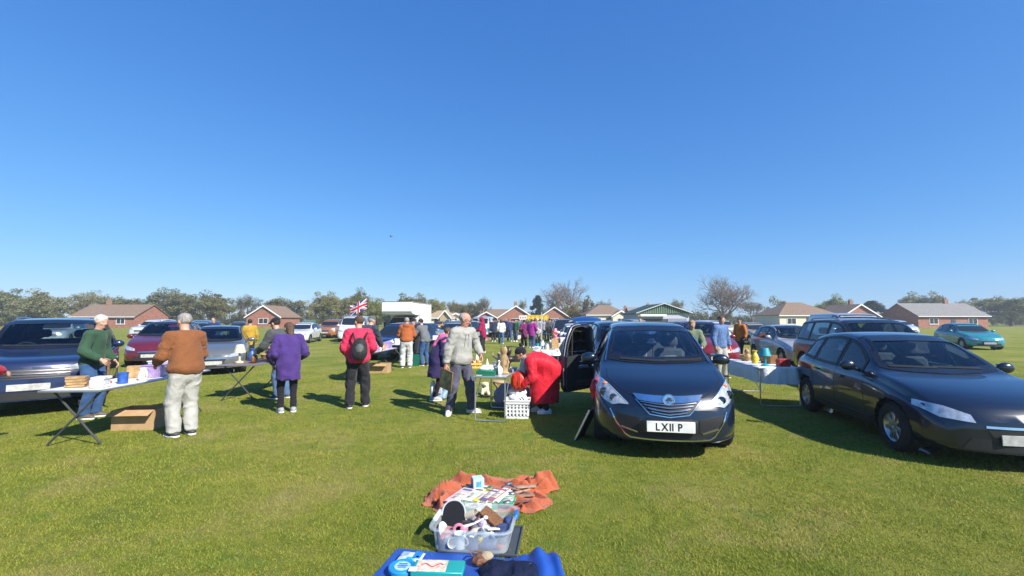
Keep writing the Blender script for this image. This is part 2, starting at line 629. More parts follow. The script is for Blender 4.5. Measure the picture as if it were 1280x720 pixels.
    for s_ in (0, 1):
        parts += hand_tubes(wri[s_] + hdir[s_] * .004, hdir[s_], hnrm[s_], (-1, 1)[s_], g, curl[s_])
    V, F = join_np(parts)
    sk = M('skin_' + skin, SKIN[skin], .55, var=.12, vs=14, sss=.12, bump=.05, bs=300)
    mesh_np('body', V, F, sk, root)

    lt = top['loose']
    def top_f(P):
        B = []
        B.append(cap(P, hipc, waist, .150 * g * fx + lt, .142 * g * fx + lt, (f1, .78)))
        B.append(cap(P, waist, chest, .142 * g * fx + lt, .150 * g + lt, (f2, .74)))
        B.append(cap(P, shl + lat * .02, shr - lat * .02, .066 * g + lt * .6))
        hz = top['hem'] * H
        if top.get('solid') is None and hz < hipc[2]:
            hb = hipc * 1.0; hb[2] = hz - .1
            if top.get('hemy'): hb[1] += top['hemy']
            B.append(cap(P, hipc, hb, .15 * g * fx + lt, (.15 + top['flare']) * g * fx + lt, ((0, 1, 0), .8)))
        d = union(B, .05)
        for c_ in top.get('drape', []):
            d = smin(d, cap(P, *c_), .09)
        d = np.maximum(d, (hz - P[:, 2]) * .9) if hz < hipc[2] + .05 else np.maximum(d, -((P - (hipc + d1 * (hz - .525 * H))) @ d1))
        d = d - wr(P, top['amp'] * 1.35, 7.5, seed)
        if top.get('rib'):
            zz = P[:, 2] - hz
            d = d + .022 * np.exp(-(zz / .055) ** 4) - .018 * np.exp(-((zz - .12) / .07) ** 2)
        for s_ in (0, 1):
            sp = (shl, shr)[s_]
            wv = elb[s_] + (wri[s_] - elb[s_]) * top['sleeve']
            a_ = union([cap(P, sp, elb[s_], .062 * g + lt * .75, .052 * g + lt * .7), cap(P, elb[s_], wv, .053 * g + lt * .75, .038 * g + lt * .6)], .02)
            a_ = np.maximum(a_, (P - wv) @ unit(wri[s_] - elb[s_]))
            a_ = a_ - wr(P * [1, 1, 1.5], top['amp'] * 1.35, 12, seed + 5)
            d = smin(d, a_, .012)
        cl = cap(P, neck - d2 * .05, neck + nd * top['collar'], .082 * g, .074 * g)
        d = smin(d, np.maximum(cl, (P - (neck + nd * top['collar'])) @ nd), .02)
        if top['hood'] == 'down':
            bk = neck - f2 * .085 * g - d2 * .012
            hd_ = union([ell(P, bk, (.125 * g, .075 * g, .085 * g)), cap(P, neck - lat * .085 + f2 * .02, neck - lat * .03 + f2 * .105 * g - d2 * .06, .034 * g),
                         cap(P, neck + lat * .085 + f2 * .02, neck + lat * .03 + f2 * .105 * g - d2 * .06, .034 * g)], .04)
            d = smin(d, hd_ - wr(P, .006, 14, seed), .02)
        if top['hood'] == 'up':
            Q = hl_(P) / hh
            h1 = union([ell(Q, (0, -.07, .10), (.46, .53, .50)), cap(Q, (0, -.12, -.2), (0, -.15, -.55), .38)], .1)
            h1 = np.maximum(h1, -ell(Q, (0, .52, -.08), (.30, .42, .46)))
            d = smin(d, h1 * hh - wr(P, .005, 12, seed), .03)
        else:
            Q = hl_(P) / hh
            d = np.maximum(d, -(ell(Q, (0, .05, -.05), (.36, .46, .46)) * hh))
        return d
    if top['mat'] is not None:
        lo2 = np.minimum(np.min([hipc, shl, shr, *elb, *wri], 0) - .3, [hipc[0] - .35, hipc[1] - .4, top['hem'] * H - .06])
        hi2 = np.max([hipc, shl, shr, *elb, *wri, hc + .12], 0) + .3
        for c_ in top.get('drape', []):
            for q in (c_[0], c_[1]):
                lo2 = np.minimum(lo2, np.array(q) - .3); hi2 = np.maximum(hi2, np.array(q) + .3)
        lo2[2] = max(lo2[2], .05)
        if hipc[2] + .05 < top['hem'] * H: lo2[2] = hipc[2] - .15
        mesh_np(top['name'], *nets(top_f, lo2, hi2, res), top['mat'], root)

    if top['mat'] is not None and res < .022:
        for s_ in (0, 1):
            a_, b_ = wri[s_], elb[s_]
            u_ = unit(a_ - b_); w_ = b_ + (a_ - b_) * (top['sleeve'] - .03)
            mb = MB(); r_ = .038 * g + lt * .6
            mb.tube([w_ - u_ * .03, w_ - u_ * .022, w_ + u_ * .016, w_ + u_ * .022], [r_ * .98, r_ * 1.05, r_ * .93, r_ * .80], 14)
            mb.build('cuff', top['mat'], root)
    ll = legs['loose']
    def legs_f(P):
        B = [cap(P, hipc - d1 * .02, hipc + d1 * .08 * H, .146 * g * fx + ll * .5, .138 * g * fx + ll * .4, (f1, .76))]
        d = union(B, .03)
        for s_ in (0, 1):
            a_ = union([cap(P, (hl, hr)[s_], kne[s_], .086 * g + ll, .062 * g + ll), cap(P, kne[s_], ank[s_] - np.array([0, 0, .03]), .060 * g + ll, .046 * g + ll)], .02)
            a_ = a_ - wr(P * [1, 1, 1.3], legs['amp'] * 1.35, 10, seed + 3) - np.maximum(0, .25 - P[:, 2]) * .02
            d = smin(d, a_, .018)
        return np.maximum(d, legs['cut'] - P[:, 2])
    if legs['mat'] is not None:
        q = np.array([hipc + d1 * .1 * H, hl, hr, *kne, *ank])
        mesh_np('trousers', *nets(legs_f, q.min(0) - [.2, .2, .1], q.max(0) + [.2, .2, .2], res), legs['mat'], root)

    sm = M('shoe_%.2f_%.2f_%.2f' % shoe, shoe, .55, var=.1, vs=25, bump=.1, bs=120)
    so = M('sole_%.2f' % sole[0], sole, .7)
    for s_ in (0, 1):
        a = ank[s_]; ta = R(toes[s_] * (1 if s_ == 0 else -1)); td = np.array([-math.sin(ta), math.cos(ta), 0])
        ln = .145 * g
        gz = a[2] - .075
        def sh_f(P):
            z = np.array([0, 0, 1.0])
            b = np.array([a[0], a[1], gz])
            d = union([cap(P, b - td * .045 + z * .045, b + td * .07 + z * .042, .046, .046), cap(P, b + td * .07 + z * .036, b + td * ln + z * .03, .047, .040),
                       cap(P, a + z * .0, a - z * .04, .047, .05)], .03)
            return np.maximum(np.maximum(d, gz + .022 - P[:, 2]), P[:, 2] - (a[2] + .02))
        def so_f(P):
            b = np.array([a[0], a[1], gz + .012])
            d = union([cap(P, b - td * .045, b + td * .07, .050, .052), cap(P, b + td * .07, b + td * ln, .052, .044)], .02)
            return np.maximum(d, np.abs(P[:, 2] - gz - .013) - .013)
        q = np.array([a, a + td * ln, a - td * .05])
        lo3, hi3 = q.min(0) - .09, q.max(0) + .09
        lo3[2] = gz - .03
        so_ = mesh_np('shoe', *nets(sh_f, lo3, hi3, min(res * .7, .016)), sm, root)
        mesh_np('sole', *nets(so_f, lo3, hi3 - [0, 0, .06], .011), so, so_)

    if hair:
        hm = M('hair_%s' % hair[1], {'grey': (.30, .28, .26), 'dark': (.025, .018, .014), 'brown': (.09, .05, .03), 'white': (.55, .53, .5), 'fair': (.30, .20, .10)}[hair[1]],
               .6, var=.35, vs=60, bump=.6, bs=160, stretch=(1, 1, .25))
        def hair_f(P):
            Q = hl_(P) / hh
            d = ell(Q, (0, -.06, .125), (.358, .440, .388))
            if hair[0] == 'bald':
                d = np.maximum(np.maximum(d, Q[:, 2] - .22 + .35 * Q[:, 1]), Q[:, 1] - .02)
                d = np.maximum(d, -.30 - Q[:, 2])
            elif hair[0] == 'long':
                d = smin(d, cap(Q, (0, -.22, 0), (0, -.24, -.65), .30, .26), .12)
                d = np.maximum(d, -ell(Q, (0, .42, -.14), (.30, .42, .42)))
            else:
                d = np.maximum(d, -ell(Q, (0, .44, -.14), (.34, .44, .40)))
                d = np.maximum(d, -.32 - Q[:, 2] - .2 * Q[:, 1])
                for s_ in (-1, 1):
                    d = np.maximum(d, -ell(Q, (s_ * .38, .0, -.12), (.12, .13, .2)))
            return (d - .022 * vnoise(Q * 8) - .014 * vnoise(Q * 19)) * hh
        r_ = np.array([.16, .16, .16]) * g + (.05 if hair[0] == 'long' else 0)
        mesh_np('hair', *nets(hair_f, hc - r_ - [0, 0, .08], hc + r_, res * .55), hm, root)
    if hat:
        def hat_f(P):
            Q = hl_(P) / hh
            d = ell(Q, (0, -.06, .14), (.40, .48, .44 if hat[0] != 'cap' else .41))
            if hat[0] == 'cap':
                d = np.maximum(d, .17 - Q[:, 2])
                d = smin(d, np.maximum(ell(Q, (0, .42, .18), (.27, .34, .05)), Q[:, 1] * 0 - 1), .03)
            else:
                d = np.maximum(d, .04 - Q[:, 2] - .12 * np.maximum(-Q[:, 1], 0))
                d = smin(d, np.maximum(ell(Q, (0, -.05, .10), (.43, .50, .14)), -ell(Q, (0, 0, 0), (.3, .3, .3))), .03)
                if hat[0] == 'bobble':
                    d = smin(d, np.sqrt(((Q - [0, -.14, .70]) ** 2).sum(1)) - .16 - .03 * vnoise(Q * 14), .03)
            return d * hh
        r_ = np.array([.22, .25, .27]) * g
        mesh_np({'cap': 'cap', 'beanie': 'beanie', 'bobble': 'bobble_hat'}[hat[0]], *nets(hat_f, hc - r_, hc + r_, res * .6), hat[1], root)
    if eyes:
        for s_ in (-1, 1):
            mb = MB()
            c = hc + Rh @ (np.array([s_ * .145, .345, .03]) * hh); f = Rh @ np.array([0, 1, 0])
            mb.ball(c, .0125 * g, 10, mat=0)
            mb.ball(c + f * .007 * g, .0075 * g, 8, mat=1)
            mb.build('eye', [M('eye_white', (.75, .73, .7), .2), M('eye_dark', (.03, .02, .015), .15)], root)
    if glasses:
        mb = MB()
        def hp(x, y, z): return hc + Rh @ (np.array([x, y, z]) * hh)
        for s_ in (-1, 1):
            mb.tube([hp(s_ * .15 + .115 * math.cos(t), .43, .03 + .08 * math.sin(t)) for t in np.linspace(0, 2 * math.pi, 13)[:-1]], .0028, 6, closed=True)
            mb.tube([hp(s_ * .26, .42, .06), hp(s_ * .36, .2, .05), hp(s_ * .37, -.05, .0)], .003, 6)
        mb.tube([hp(-.04, .44, .05), hp(.04, .44, .05)], .0028, 6)
        mb.build('glasses', M('spectacle_frame', (.02, .02, .02), .3), root)
    if extra: extra(root, dict(hc=hc, Rh=Rh, hh=hh, neck=neck, chest=chest, sh=sh, shl=shl, shr=shr, wri=wri, elb=elb, lat=lat, f2=f2, d2=d2, hipc=hipc, g=g, hdir=hdir))
    root['wr'] = 0
    del root['wr']
    return root, dict(wri=wri, hdir=hdir, neck=neck, chest=chest, hipc=hipc, shl=shl, shr=shr)
# ---------------------------------------------------------------- vehicles: one lofted shell, details pressed onto it
def car_shell(T):
    """T: dict with L, hw, zb, st = rows of (y, z top, z shoulder, width share, roof width share)"""
    st = np.array(T['st'], float)
    nst = T.get('n', 96)
    ys = st[:, 0]
    yy = np.unique(np.concatenate([np.linspace(ys[0], ys[-1], nst), np.linspace(0, .35, 10), T['L'] - np.linspace(0, .3, 8)]))
    def interp(k):
        # monotone cubic through the stations
        x, y = ys, st[:, k]
        h = np.diff(x); dl = np.diff(y) / h
        m = np.zeros(len(x)); m[0], m[-1] = dl[0], dl[-1]
        for i in range(1, len(x) - 1):
            m[i] = 0 if dl[i - 1] * dl[i] <= 0 else 2 * dl[i - 1] * dl[i] / (dl[i - 1] + dl[i])
        j = np.clip(np.searchsorted(x, yy) - 1, 0, len(x) - 2)
        t = (yy - x[j]) / h[j]
        return ((1 + 2 * t) * (1 - t) ** 2 * y[j] + t * (1 - t) ** 2 * h[j] * m[j] + t * t * (3 - 2 * t) * y[j + 1] + t * t * (t - 1) * h[j] * m[j + 1])
    zt, zs, wf, rf = interp(1), interp(2), interp(3), interp(4)
    hw, L = T['hw'], T['L']
    rings = []
    nr = 46
    for y, t, s, w_, r_ in zip(yy, zt, zs, wf, rf):
        w, wr_ = w_ * hw, r_ * hw
        fz = T['zb'] + T.get('tuck', .05) * (math.exp(-y / .25) + math.exp(-(L - y) / .25))
        g_, h = t - s, s - fz
        ctrl = [(0, fz), (.55 * w, fz), (.84 * w, fz + .005), (.955 * w, fz + .06), (.99 * w, fz + .22 * h + .02), (w, fz + .55 * h), (.993 * w, s - .14 * h),
                (.965 * w, s - .02 * h), (.94 * w + .0 * wr_, s + .03 * g_), (.5 * (.93 * w) + .5 * wr_ * 1.06, s + .46 * g_), (wr_ * 1.03, s + .84 * g_), (wr_ * .93, s + .955 * g_), (wr_ * .6, s + .995 * g_), (0, s + 1.01 * g_)]
        c = catmull(ctrl, nr)
        c[0, 0] = c[-1, 0] = 0
        c[:, 0] = np.maximum(c[:, 0], 0)
        rings.append(np.column_stack([c[:, 0], np.full(nr, y), c[:, 1]]))
    A = np.array(rings)
    front = [A[0] * [f, 1, 1] for f in (0.0, .2, .4, .58, .74, .87)]
    rear = [A[-1] * [f, 1, 1] for f in (.87, .74, .58, .4, .2, 0.0)]
    A = np.concatenate([np.array(front), A, np.array(rear)])
    u = np.abs(A[..., 0]) / hw
    y0 = A[..., 1].copy()
    A[..., 1] = y0 + T.get('fw', .30) * u ** 2.3 * np.exp(-(y0 / T.get('fd', .9)) ** 1.5) - T.get('rw', .16) * u ** 2.3 * np.exp(-((L - y0) / .7) ** 1.5)
    # bumper bulge: upper nose leans back
    A[..., 1] += T.get('nose', .12) * np.clip((A[..., 2] - .45) / .4, 0, 1) ** 1.5 * np.exp(-y0 / .2)
    n, m_ = A.shape[:2]
    B = A[:, ::-1].copy() * [-1, 1, 1]
    full = np.concatenate([B[:, :-1], A], 1)          # left top centre .. bottom .. right top
    # order: from -x top down through the bottom to +x top
    full = np.concatenate([B[:, :-1], A], 1)
    nv = full.shape[1]
    V = full.reshape(-1, 3)
    F = []
    for i in range(n - 1):
        for j in range(nv - 1):
            F.append((i * nv + j, i * nv + j + 1, (i + 1) * nv + j + 1, (i + 1) * nv + j))
    V, F = np.array(V), np.array(F)
    # weld the twin top line and collapsed cap lines
    key = {}
    mp = np.empty(len(V), int); keep = []
    for i, p in enumerate(np.round(V, 4)):
        k = tuple(p + 0.0)
        if k not in key: key[k] = len(keep); keep.append(i)
        mp[i] = key[k]
    V = V[keep]; F = mp[F]
    F = [tuple(dict.fromkeys(f)) for f in F]
    F = [f for f in F if len(f) >= 3]
    return V, F, dict(yy=yy, zt=zt, zs=zs, wf=wf, rf=rf)

def inside(pt, poly):
    x, y = pt; c = False; n = len(poly)
    for i in range(n):
        x1, y1 = poly[i]; x2, y2 = poly[i - 1]
        if (y1 > y) != (y2 > y) and x < (x2 - x1) * (y - y1) / (y2 - y1) + x1: c = not c
    return c

class Car:
    def __init__(s, T, name, label, loc, rz, group=None, cat='car'):
        s.T = T
        s.root = thing(name, label, cat, loc, rz, group)
        s.V, s.F, s.q = car_shell(T)
        s.bvh = BVHTree.FromPolygons([Vector(v) for v in s.V], s.F)
        s.cutfaces = set()
        s.cent = np.array([s.V[list(f)].mean(0) for f in s.F])
    def val(s, k, y): return float(np.interp(y, s.q['yy'], s.q[k]))
    def proj(s, a, b, side, eps):
        """press a point of a drawing onto the shell: side is front, rear, left, right or top"""
        L = s.T['L']
        o, d = {'front': ((a, -3, b), (0, 1, 0)), 'rear': ((a, L + 3, b), (0, -1, 0)), 'left': ((-3, a, b), (1, 0, 0)),
                'right': ((3, a, b), (-1, 0, 0)), 'top': ((a, b, 4), (0, 0, -1))}[side]
        h = s.bvh.ray_cast(Vector(o), Vector(d))
        if h[0] is None:
            h = s.bvh.find_nearest(Vector((a, 1.0 if side == 'front' else L - 1, b)) if side in ('front', 'rear') else Vector((-s.T['hw'] if side == 'left' else s.T['hw'], a, b)))
        p, n = h[0], h[1]
        if n.dot(Vector(d)) > 0: n = -n
        return p + n * eps
    def patch(s, poly, side, eps, name, mat, parent=None, res=.05, depth=.012):
        bm = bmesh.new()
        vs = [bm.verts.new((a, b, 0)) for a, b in poly]
        f = bm.faces.new(vs)
        # lattice cuts so that the drawing follows the shell
        xs = [p[0] for p in poly]; zs = [p[1] for p in poly]
        for ax, (lo, hi) in enumerate(((min(xs), max(xs)), (min(zs), max(zs)))):
            k = max(1, int((hi - lo) / res))
            for i in range(1, k):
                co = [0, 0, 0]; co[ax] = lo + (hi - lo) * i / k
                no = [0, 0, 0]; no[ax] = 1
                bmesh.ops.bisect_plane(bm, geom=bm.verts[:] + bm.edges[:] + bm.faces[:], plane_co=co, plane_no=no)
        bmesh.ops.remove_doubles(bm, verts=bm.verts, dist=1e-4)
        bd = [e for e in bm.edges if len(e.link_faces) == 1]
        r = bmesh.ops.extrude_edge_only(bm, edges=bd)
        low = {v for v in r['geom'] if isinstance(v, bmesh.types.BMVert)}
        for v in bm.verts:
            v.co = s.proj(v.co.x, v.co.y, side, eps - depth if v in low else eps)
        bmesh.ops.recalc_face_normals(bm, faces=bm.faces)
        me = bpy.data.meshes.new(name)
        bm.to_mesh(me); bm.free()
        me.materials.append(mat)
        me.polygons.foreach_set('use_smooth', [True] * len(me.polygons))
        me.set_sharp_from_angle(angle=R(45))
        return link(name, me, parent or s.root)
    def strip(s, pts, side, w, eps, name, mat, parent=None, closed=False, depth=.012, n=None, shift=0.0):
        p = np.array(pts, float)
        if closed: p = np.vstack([p, p[:1]])
        seg = np.r_[0, np.cumsum(np.linalg.norm(np.diff(p, axis=0), axis=1))]
        k = n or max(2, int(seg[-1] / .04) + 1)
        t = np.unique(np.concatenate([np.linspace(0, seg[-1], k), seg]))
        q = np.column_stack([np.interp(t, seg, p[:, 0]), np.interp(t, seg, p[:, 1])])
        if closed: q = q[:-1]
        m = len(q)
        d = (np.roll(q, -1, 0) - np.roll(q, 1, 0)) if closed else np.gradient(q, axis=0)
        d /= np.maximum(np.linalg.norm(d, axis=1), 1e-9)[:, None]
        nn = np.column_stack([-d[:, 1], d[:, 0]])
        ww = np.full(m, w) if np.isscalar(w) else np.interp(np.linspace(0, 1, m), np.linspace(0, 1, len(w)), w)
        A, B = q + nn * (ww / 2 + shift)[:, None], q - nn * (ww / 2 - shift)[:, None]
        mb = MB()
        rows = []
        for i in range(m):
            a0, a1 = s.proj(*A[i], side, eps), s.proj(*A[i], side, eps - depth)
            b0, b1 = s.proj(*B[i], side, eps), s.proj(*B[i], side, eps - depth)
            rows.append([a1, a0, b0, b1])
        if closed: rows.append(rows[0])
        mb.grid(np.array([[list(v) for v in r] for r in rows]))
        return mb.build(name, mat, parent or s.root, angle=50)
    def cut(s, poly, side, lim=None):
        ax = {'front': (0, 2), 'rear': (0, 2), 'left': (1, 2), 'right': (1, 2)}[side]
        hw, L = s.T['hw'], s.T['L']
        for i, c in enumerate(s.cent):
            if side == 'front' and c[1] > L * .5 or side == 'rear' and c[1] < L * .5: continue
            if side == 'left' and c[0] > 0 or side == 'right' and c[0] < 0: continue
            if inside((c[ax[0]], c[ax[1]]), poly): s.cutfaces.add(i)
    def body(s, mat, arches=(), name='body', under=None):
        V = s.V.copy()
        drop = set(s.cutfaces)
        for (yc, zc, r) in arches:
            dist = np.hypot(V[:, 1] - yc, V[:, 2] - zc)
            side = np.abs(V[:, 0]) > s.T['hw'] * .55
            for i, f in enumerate(s.F):
                if all(side[j] for j in f) and np.mean(dist[list(f)]) < r: drop.add(i)
            used = set()
            for i, f in enumerate(s.F):
                if i not in drop: used.update(f)
            used = np.array(sorted(used))
            sel = used[(side[used]) & (dist[used] < r * 1.07)]
            dirv = np.column_stack([V[sel, 1] - yc, V[sel, 2] - zc])
            dl = np.maximum(np.linalg.norm(dirv, axis=1), 1e-6)
            near = dl < r * 1.02
            V[sel[near], 1] = yc + dirv[near, 0] / dl[near] * r
            V[sel[near], 2] = zc + dirv[near, 1] / dl[near] * r
        me = bpy.data.meshes.new(name)
        me.from_pydata(V.tolist(), [], [f for i, f in enumerate(s.F) if i not in drop])
        bm = bmesh.new(); bm.from_mesh(me)
        bmesh.ops.recalc_face_normals(bm, faces=bm.faces)
        bm.to_mesh(me); bm.free()
        me.materials.append(mat)
        me.polygons.foreach_set('use_smooth', [True] * len(me.polygons))
        me.set_sharp_from_angle(angle=R(60))
        b = link(name, me, s.root)
        for (yc, zc, r) in arches:
            for sg in (-1, 1):
                x1, x0 = sg * s.T['hw'] * .93, sg * s.T['hw'] * .58
                pts = [(yc + r * .99 * math.cos(a), zc + r * .99 * math.sin(a)) for a in np.linspace(-.5, math.pi + .5, 20)]
                mb = MB(); mb.grid(np.array([[(x1, y, z) for y, z in pts], [(x0, y, z) for y, z in pts], [(x0, yc, zc) for y, z in pts]]))
                mb.build('wheel_well', M('wheel_well', (.015, .015, .016), .9), s.root)
        return b
    def wheels(s, ys, r=.32, w=.2, tx=None, rim=(.45, .46, .48), steer=0.0):
        tx = tx or s.T['hw'] - w * .55
        if 'wheel_%.2f' % r not in MESH:
            mb = MB()
            mb.lathe([(r * .62, -w / 2), (r * .9, -w / 2), (r * .985, -w * .36), (r, -w * .2), (r, w * .2), (r * .985, w * .36), (r * .9, w / 2), (r * .62, w / 2), (r * .6, w * .3), (r * .6, -w * .3), (r * .62, -w / 2)], 36)
            a = mb.build('wheel', M('tyre_rubber', (.018, .018, .019), .85, bump=.2, bs=90), None)
            m2 = MB()
            m2.lathe([(.0001, w * .30), (.03, w * .31), (.035, w * .26), (r * .5, w * .22), (r * .59, w * .40), (r * .64, w * .46), (r * .66, w * .42), (r * .6, w * .2), (r * .6, -w * .3)], 36)
            for k in range(7):
                an = 2 * math.pi * k / 7
                m2.box((math.cos(an) * r * .33, math.sin(an) * r * .33, w * .31), (r * .52, .055, .03), rotz(an), .008)
            b_ = m2.build('rim', M('alloy_rim', rim, .3, metal=.9), None)
            MESH['wheel_%.2f' % r] = (a.data, b_.data)
            bpy.data.objects.remove(a); bpy.data.objects.remove(b_)
        ma, mr = MESH['wheel_%.2f' % r]
        for y in ys:
            for sg in (-1, 1):
                o = link('wheel', ma, s.root, (sg * tx, y, r), (0, R(90) * sg, steer if y < s.T['L'] / 2 else 0))
                o.rotation_euler = (0, R(90) * sg, 0)
                link('rim', mr, o)
MESH = {}

def paint(name, col, metal=.25):
    return M('paint_' + name, col, .28, metal=metal, var=.04, vs=3, coat=1.0, spec=.5)

def scaled(st, L0, L1, kz=1.0):
    return [(y * L1 / L0, t * kz, s * kz, w, r) for y, t, s, w, r in st]

MPV = [(0, .60, .50, .74, .62), (.06, .73, .60, .85, .72), (.15, .81, .68, .92, .80), (.35, .89, .76, .97, .84), (.70, .98, .84, 1, .86), (1.0, 1.05, .90, 1, .86),
       (1.12, 1.10, .915, 1, .83), (1.45, 1.315, .93, 1, .75), (1.80, 1.505, .95, 1, .68), (2.0, 1.565, .96, 1, .66), (2.4, 1.605, .975, 1, .655), (3.0, 1.612, 1.0, 1, .65),
       (3.6, 1.575, 1.03, .98, .63), (3.95, 1.50, 1.04, .96, .60), (4.1, 1.25, 1.0, .95, .62), (4.2, 1.02, .9, .92, .66), (4.25, .85, .72, .88, .66), (4.29, .62, .5, .8, .6)]
HATCH = [(0, .55, .45, .76, .62), (.06, .66, .55, .87, .72), (.15, .73, .62, .93, .80), (.4, .82, .71, .98, .84), (.8, .90, .79, 1, .86), (1.15, .95, .84, 1, .86),
         (1.25, .99, .85, 1, .83), (1.6, 1.20, .87, 1, .74), (1.95, 1.37, .88, 1, .67), (2.2, 1.43, .89, 1, .65), (2.6, 1.455, .90, 1, .645), (3.1, 1.43, .93, .99, .63),
         (3.55, 1.36, .96, .97, .60), (3.78, 1.14, .94, .96, .64), (3.9, .95, .86, .94, .68), (3.98, .78, .68, .9, .68), (4.02, .58, .48, .82, .6)]
SUV = [(0, .72, .60, .84, .70), (.04, .86, .74, .91, .78), (.12, .94, .84, .95, .84), (.4, 1.0, .91, .99, .88), (.9, 1.06, .97, 1, .89), (1.25, 1.10, 1.0, 1, .88),
       (1.34, 1.14, 1.0, 1, .85), (1.65, 1.40, 1.02, 1, .78), (1.95, 1.60, 1.03, 1, .73), (2.2, 1.66, 1.03, 1, .72), (2.8, 1.69, 1.04, 1, .715), (3.5, 1.68, 1.05, 1, .70),
       (4.1, 1.64, 1.07, .99, .69), (4.3, 1.42, 1.06, .98, .70), (4.42, 1.12, 1.0, .97, .74), (4.48, .95, .84, .93, .74), (4.52, .72, .58, .86, .68)]
VAN = [(0, .70, .58, .80, .66), (.05, .86, .72, .88, .74), (.14, .96, .84, .94, .80), (.4, 1.08, .96, .98, .85), (.75, 1.20, 1.06, 1, .88), (.85, 1.27, 1.07, 1, .86),
       (1.2, 1.62, 1.10, 1, .82), (1.5, 1.86, 1.12, 1, .80), (1.8, 1.93, 1.13, 1, .80), (2.6, 1.96, 1.14, 1, .80), (4.6, 1.96, 1.14, 1, .80), (4.78, 1.90, 1.13, 1, .79),
       (4.86, 1.4, 1.1, .99, .82), (4.9, .9, .8, .96, .8), (4.92, .6, .5, .9, .7)]
TYPES = {'mpv': dict(L=4.29, hw=.906, zb=.20, st=MPV, cowl=1.06, head=1.86, pill=(2.36, 3.32), win=(1.42, 3.86), wb=(.92, 3.56), r=.325),
         'hatch': dict(L=4.02, hw=.86, zb=.17, st=HATCH, cowl=1.2, head=2.0, pill=(2.25, 3.05), win=(1.55, 3.5), wb=(.82, 3.35), r=.305),
         'suv': dict(L=4.52, hw=.93, zb=.24, st=SUV, cowl=1.3, head=2.0, pill=(2.45, 3.35), win=(1.65, 4.1), wb=(.88, 3.62), r=.36, fw=.22, nose=.06),
         'van': dict(L=4.92, hw=.96, zb=.22, st=VAN, cowl=.82, head=1.52, pill=(2.05, 2.1), win=(1.15, 2.0), wb=(.92, 3.95), r=.33, fw=.2)}

def cabin(c):
    T = c.T; hw, L = T['hw'], T['L']
    fab = cloth('seat_cloth', (.055, .062, .07)); dark = M('dash_plastic', (.025, .026, .028), .6)
    zb = c.val('zs', T['head']) ; y0 = T['cowl']
    mb = MB(); A = [[(x, y0 + dy + .06 * abs(x), z - .05 * abs(x) ** 3) for x in np.linspace(-hw * .8, hw * .8, 11)] for dy, z in ((.06, zb + .03), (.3, zb + .05), (.55, zb), (.62, zb - .35))]
    mb.grid(np.array(A)); mb.build('dashboard', dark, c.root)
    mb = MB(); mb.box((0, L * .6, T['zb'] + .14), (hw * 1.6, L * .62, .05)); mb.build('cabin_floor', dark, c.root)
    for x, y in ((-.36, y0 + 1.0), (.36, y0 + 1.0), (-.38, y0 + 1.85), (.38, y0 + 1.85)):
        zz = zb - .42
        mb = MB(); mb.box((x, y - .05, zz), (.48, .5, .16), rotx(R(6)), .05); mb.box((x, y + .26, zz + .32), (.46, .14, .60), rotx(R(-16)), .05); s_ = mb.build('seat', fab, c.root)
        mb = MB(); mb.box((x, y + .38, zz + .74), (.28, .11, .18), rotx(R(-12)), .045); mb.build('headrest', fab, s_)
    cen = Vector((-.36, y0 + .62, zb + .02)); rt = rotx(R(-62)); mb = MB()
    mb.tube([cen + rt @ Vector((.18 * math.cos(a), .18 * math.sin(a), 0)) for a in np.linspace(0, 2 * math.pi, 25)[:-1]], .016, 8, closed=True)
    mb.tube([cen + rt @ Vector((-.17, 0, 0)), cen + rt @ Vector((.17, 0, 0))], .014, 6); mb.build('steering_wheel', dark, c.root)

BLACKTRIM = dict(col=(.02, .02, .021), rough=.5)

def windscreen_poly(c, m=.0):
    T = c.T
    zc, zh = c.val('zt', T['cowl']) + .012, c.val('zt', T['head']) - .012
    wb, wt = c.val('rf', T['cowl']) * T['hw'] * .90, c.val('rf', T['head']) * T['hw'] * .93
    pts = [(-wb, zc + .04), (-wb * .6, zc + .012), (0, zc), (wb * .6, zc + .012), (wb, zc + .04), (wt, zh - .03), (wt * .88, zh - .004), (0, zh + .008), (-wt * .88, zh - .004), (-wt, zh - .03)]
    return pts

def rear_poly(c):
    T = c.T; L = T['L']
    yy, zt = c.q['yy'], c.q['zt']
    zr = c.val('zt', L * .91) - .02
    zb = c.val('zs', L * .93) + .10
    w1, w2 = .56 * T['hw'] * 1.1, .50 * T['hw'] * 1.1
    return [(-w1, zb), (w1, zb), (w2, zr - .06), (w2 * .8, zr), (-w2 * .8, zr), (-w2, zr - .06)]

def side_polys(c):
    """the side glass between belt and roof, split at the pillars"""
    T = c.T
    y0, y1 = T['win']
    cuts = [y0] + [p for p in T['pill'] if y0 < p < y1] + [y1]
    out = []
    for k in range(len(cuts) - 1):
        a = cuts[k] + (.035 if k else 0); b = cuts[k + 1] - (.035 if k < len(cuts) - 2 else 0)
        ys = np.linspace(a, b, 12)
        bot = [c.val('zs', y) + .055 for y in ys]
        tp = [max(c.val('zt', y) - .085 - .02 * abs(y - (y0 + y1) / 2), bo + .012) for y, bo in zip(ys, bot)]
        out.append([(y, z) for y, z in zip(ys, bot)] + [(y, z) for y, z in zip(ys[::-1], tp[::-1])])
    return out

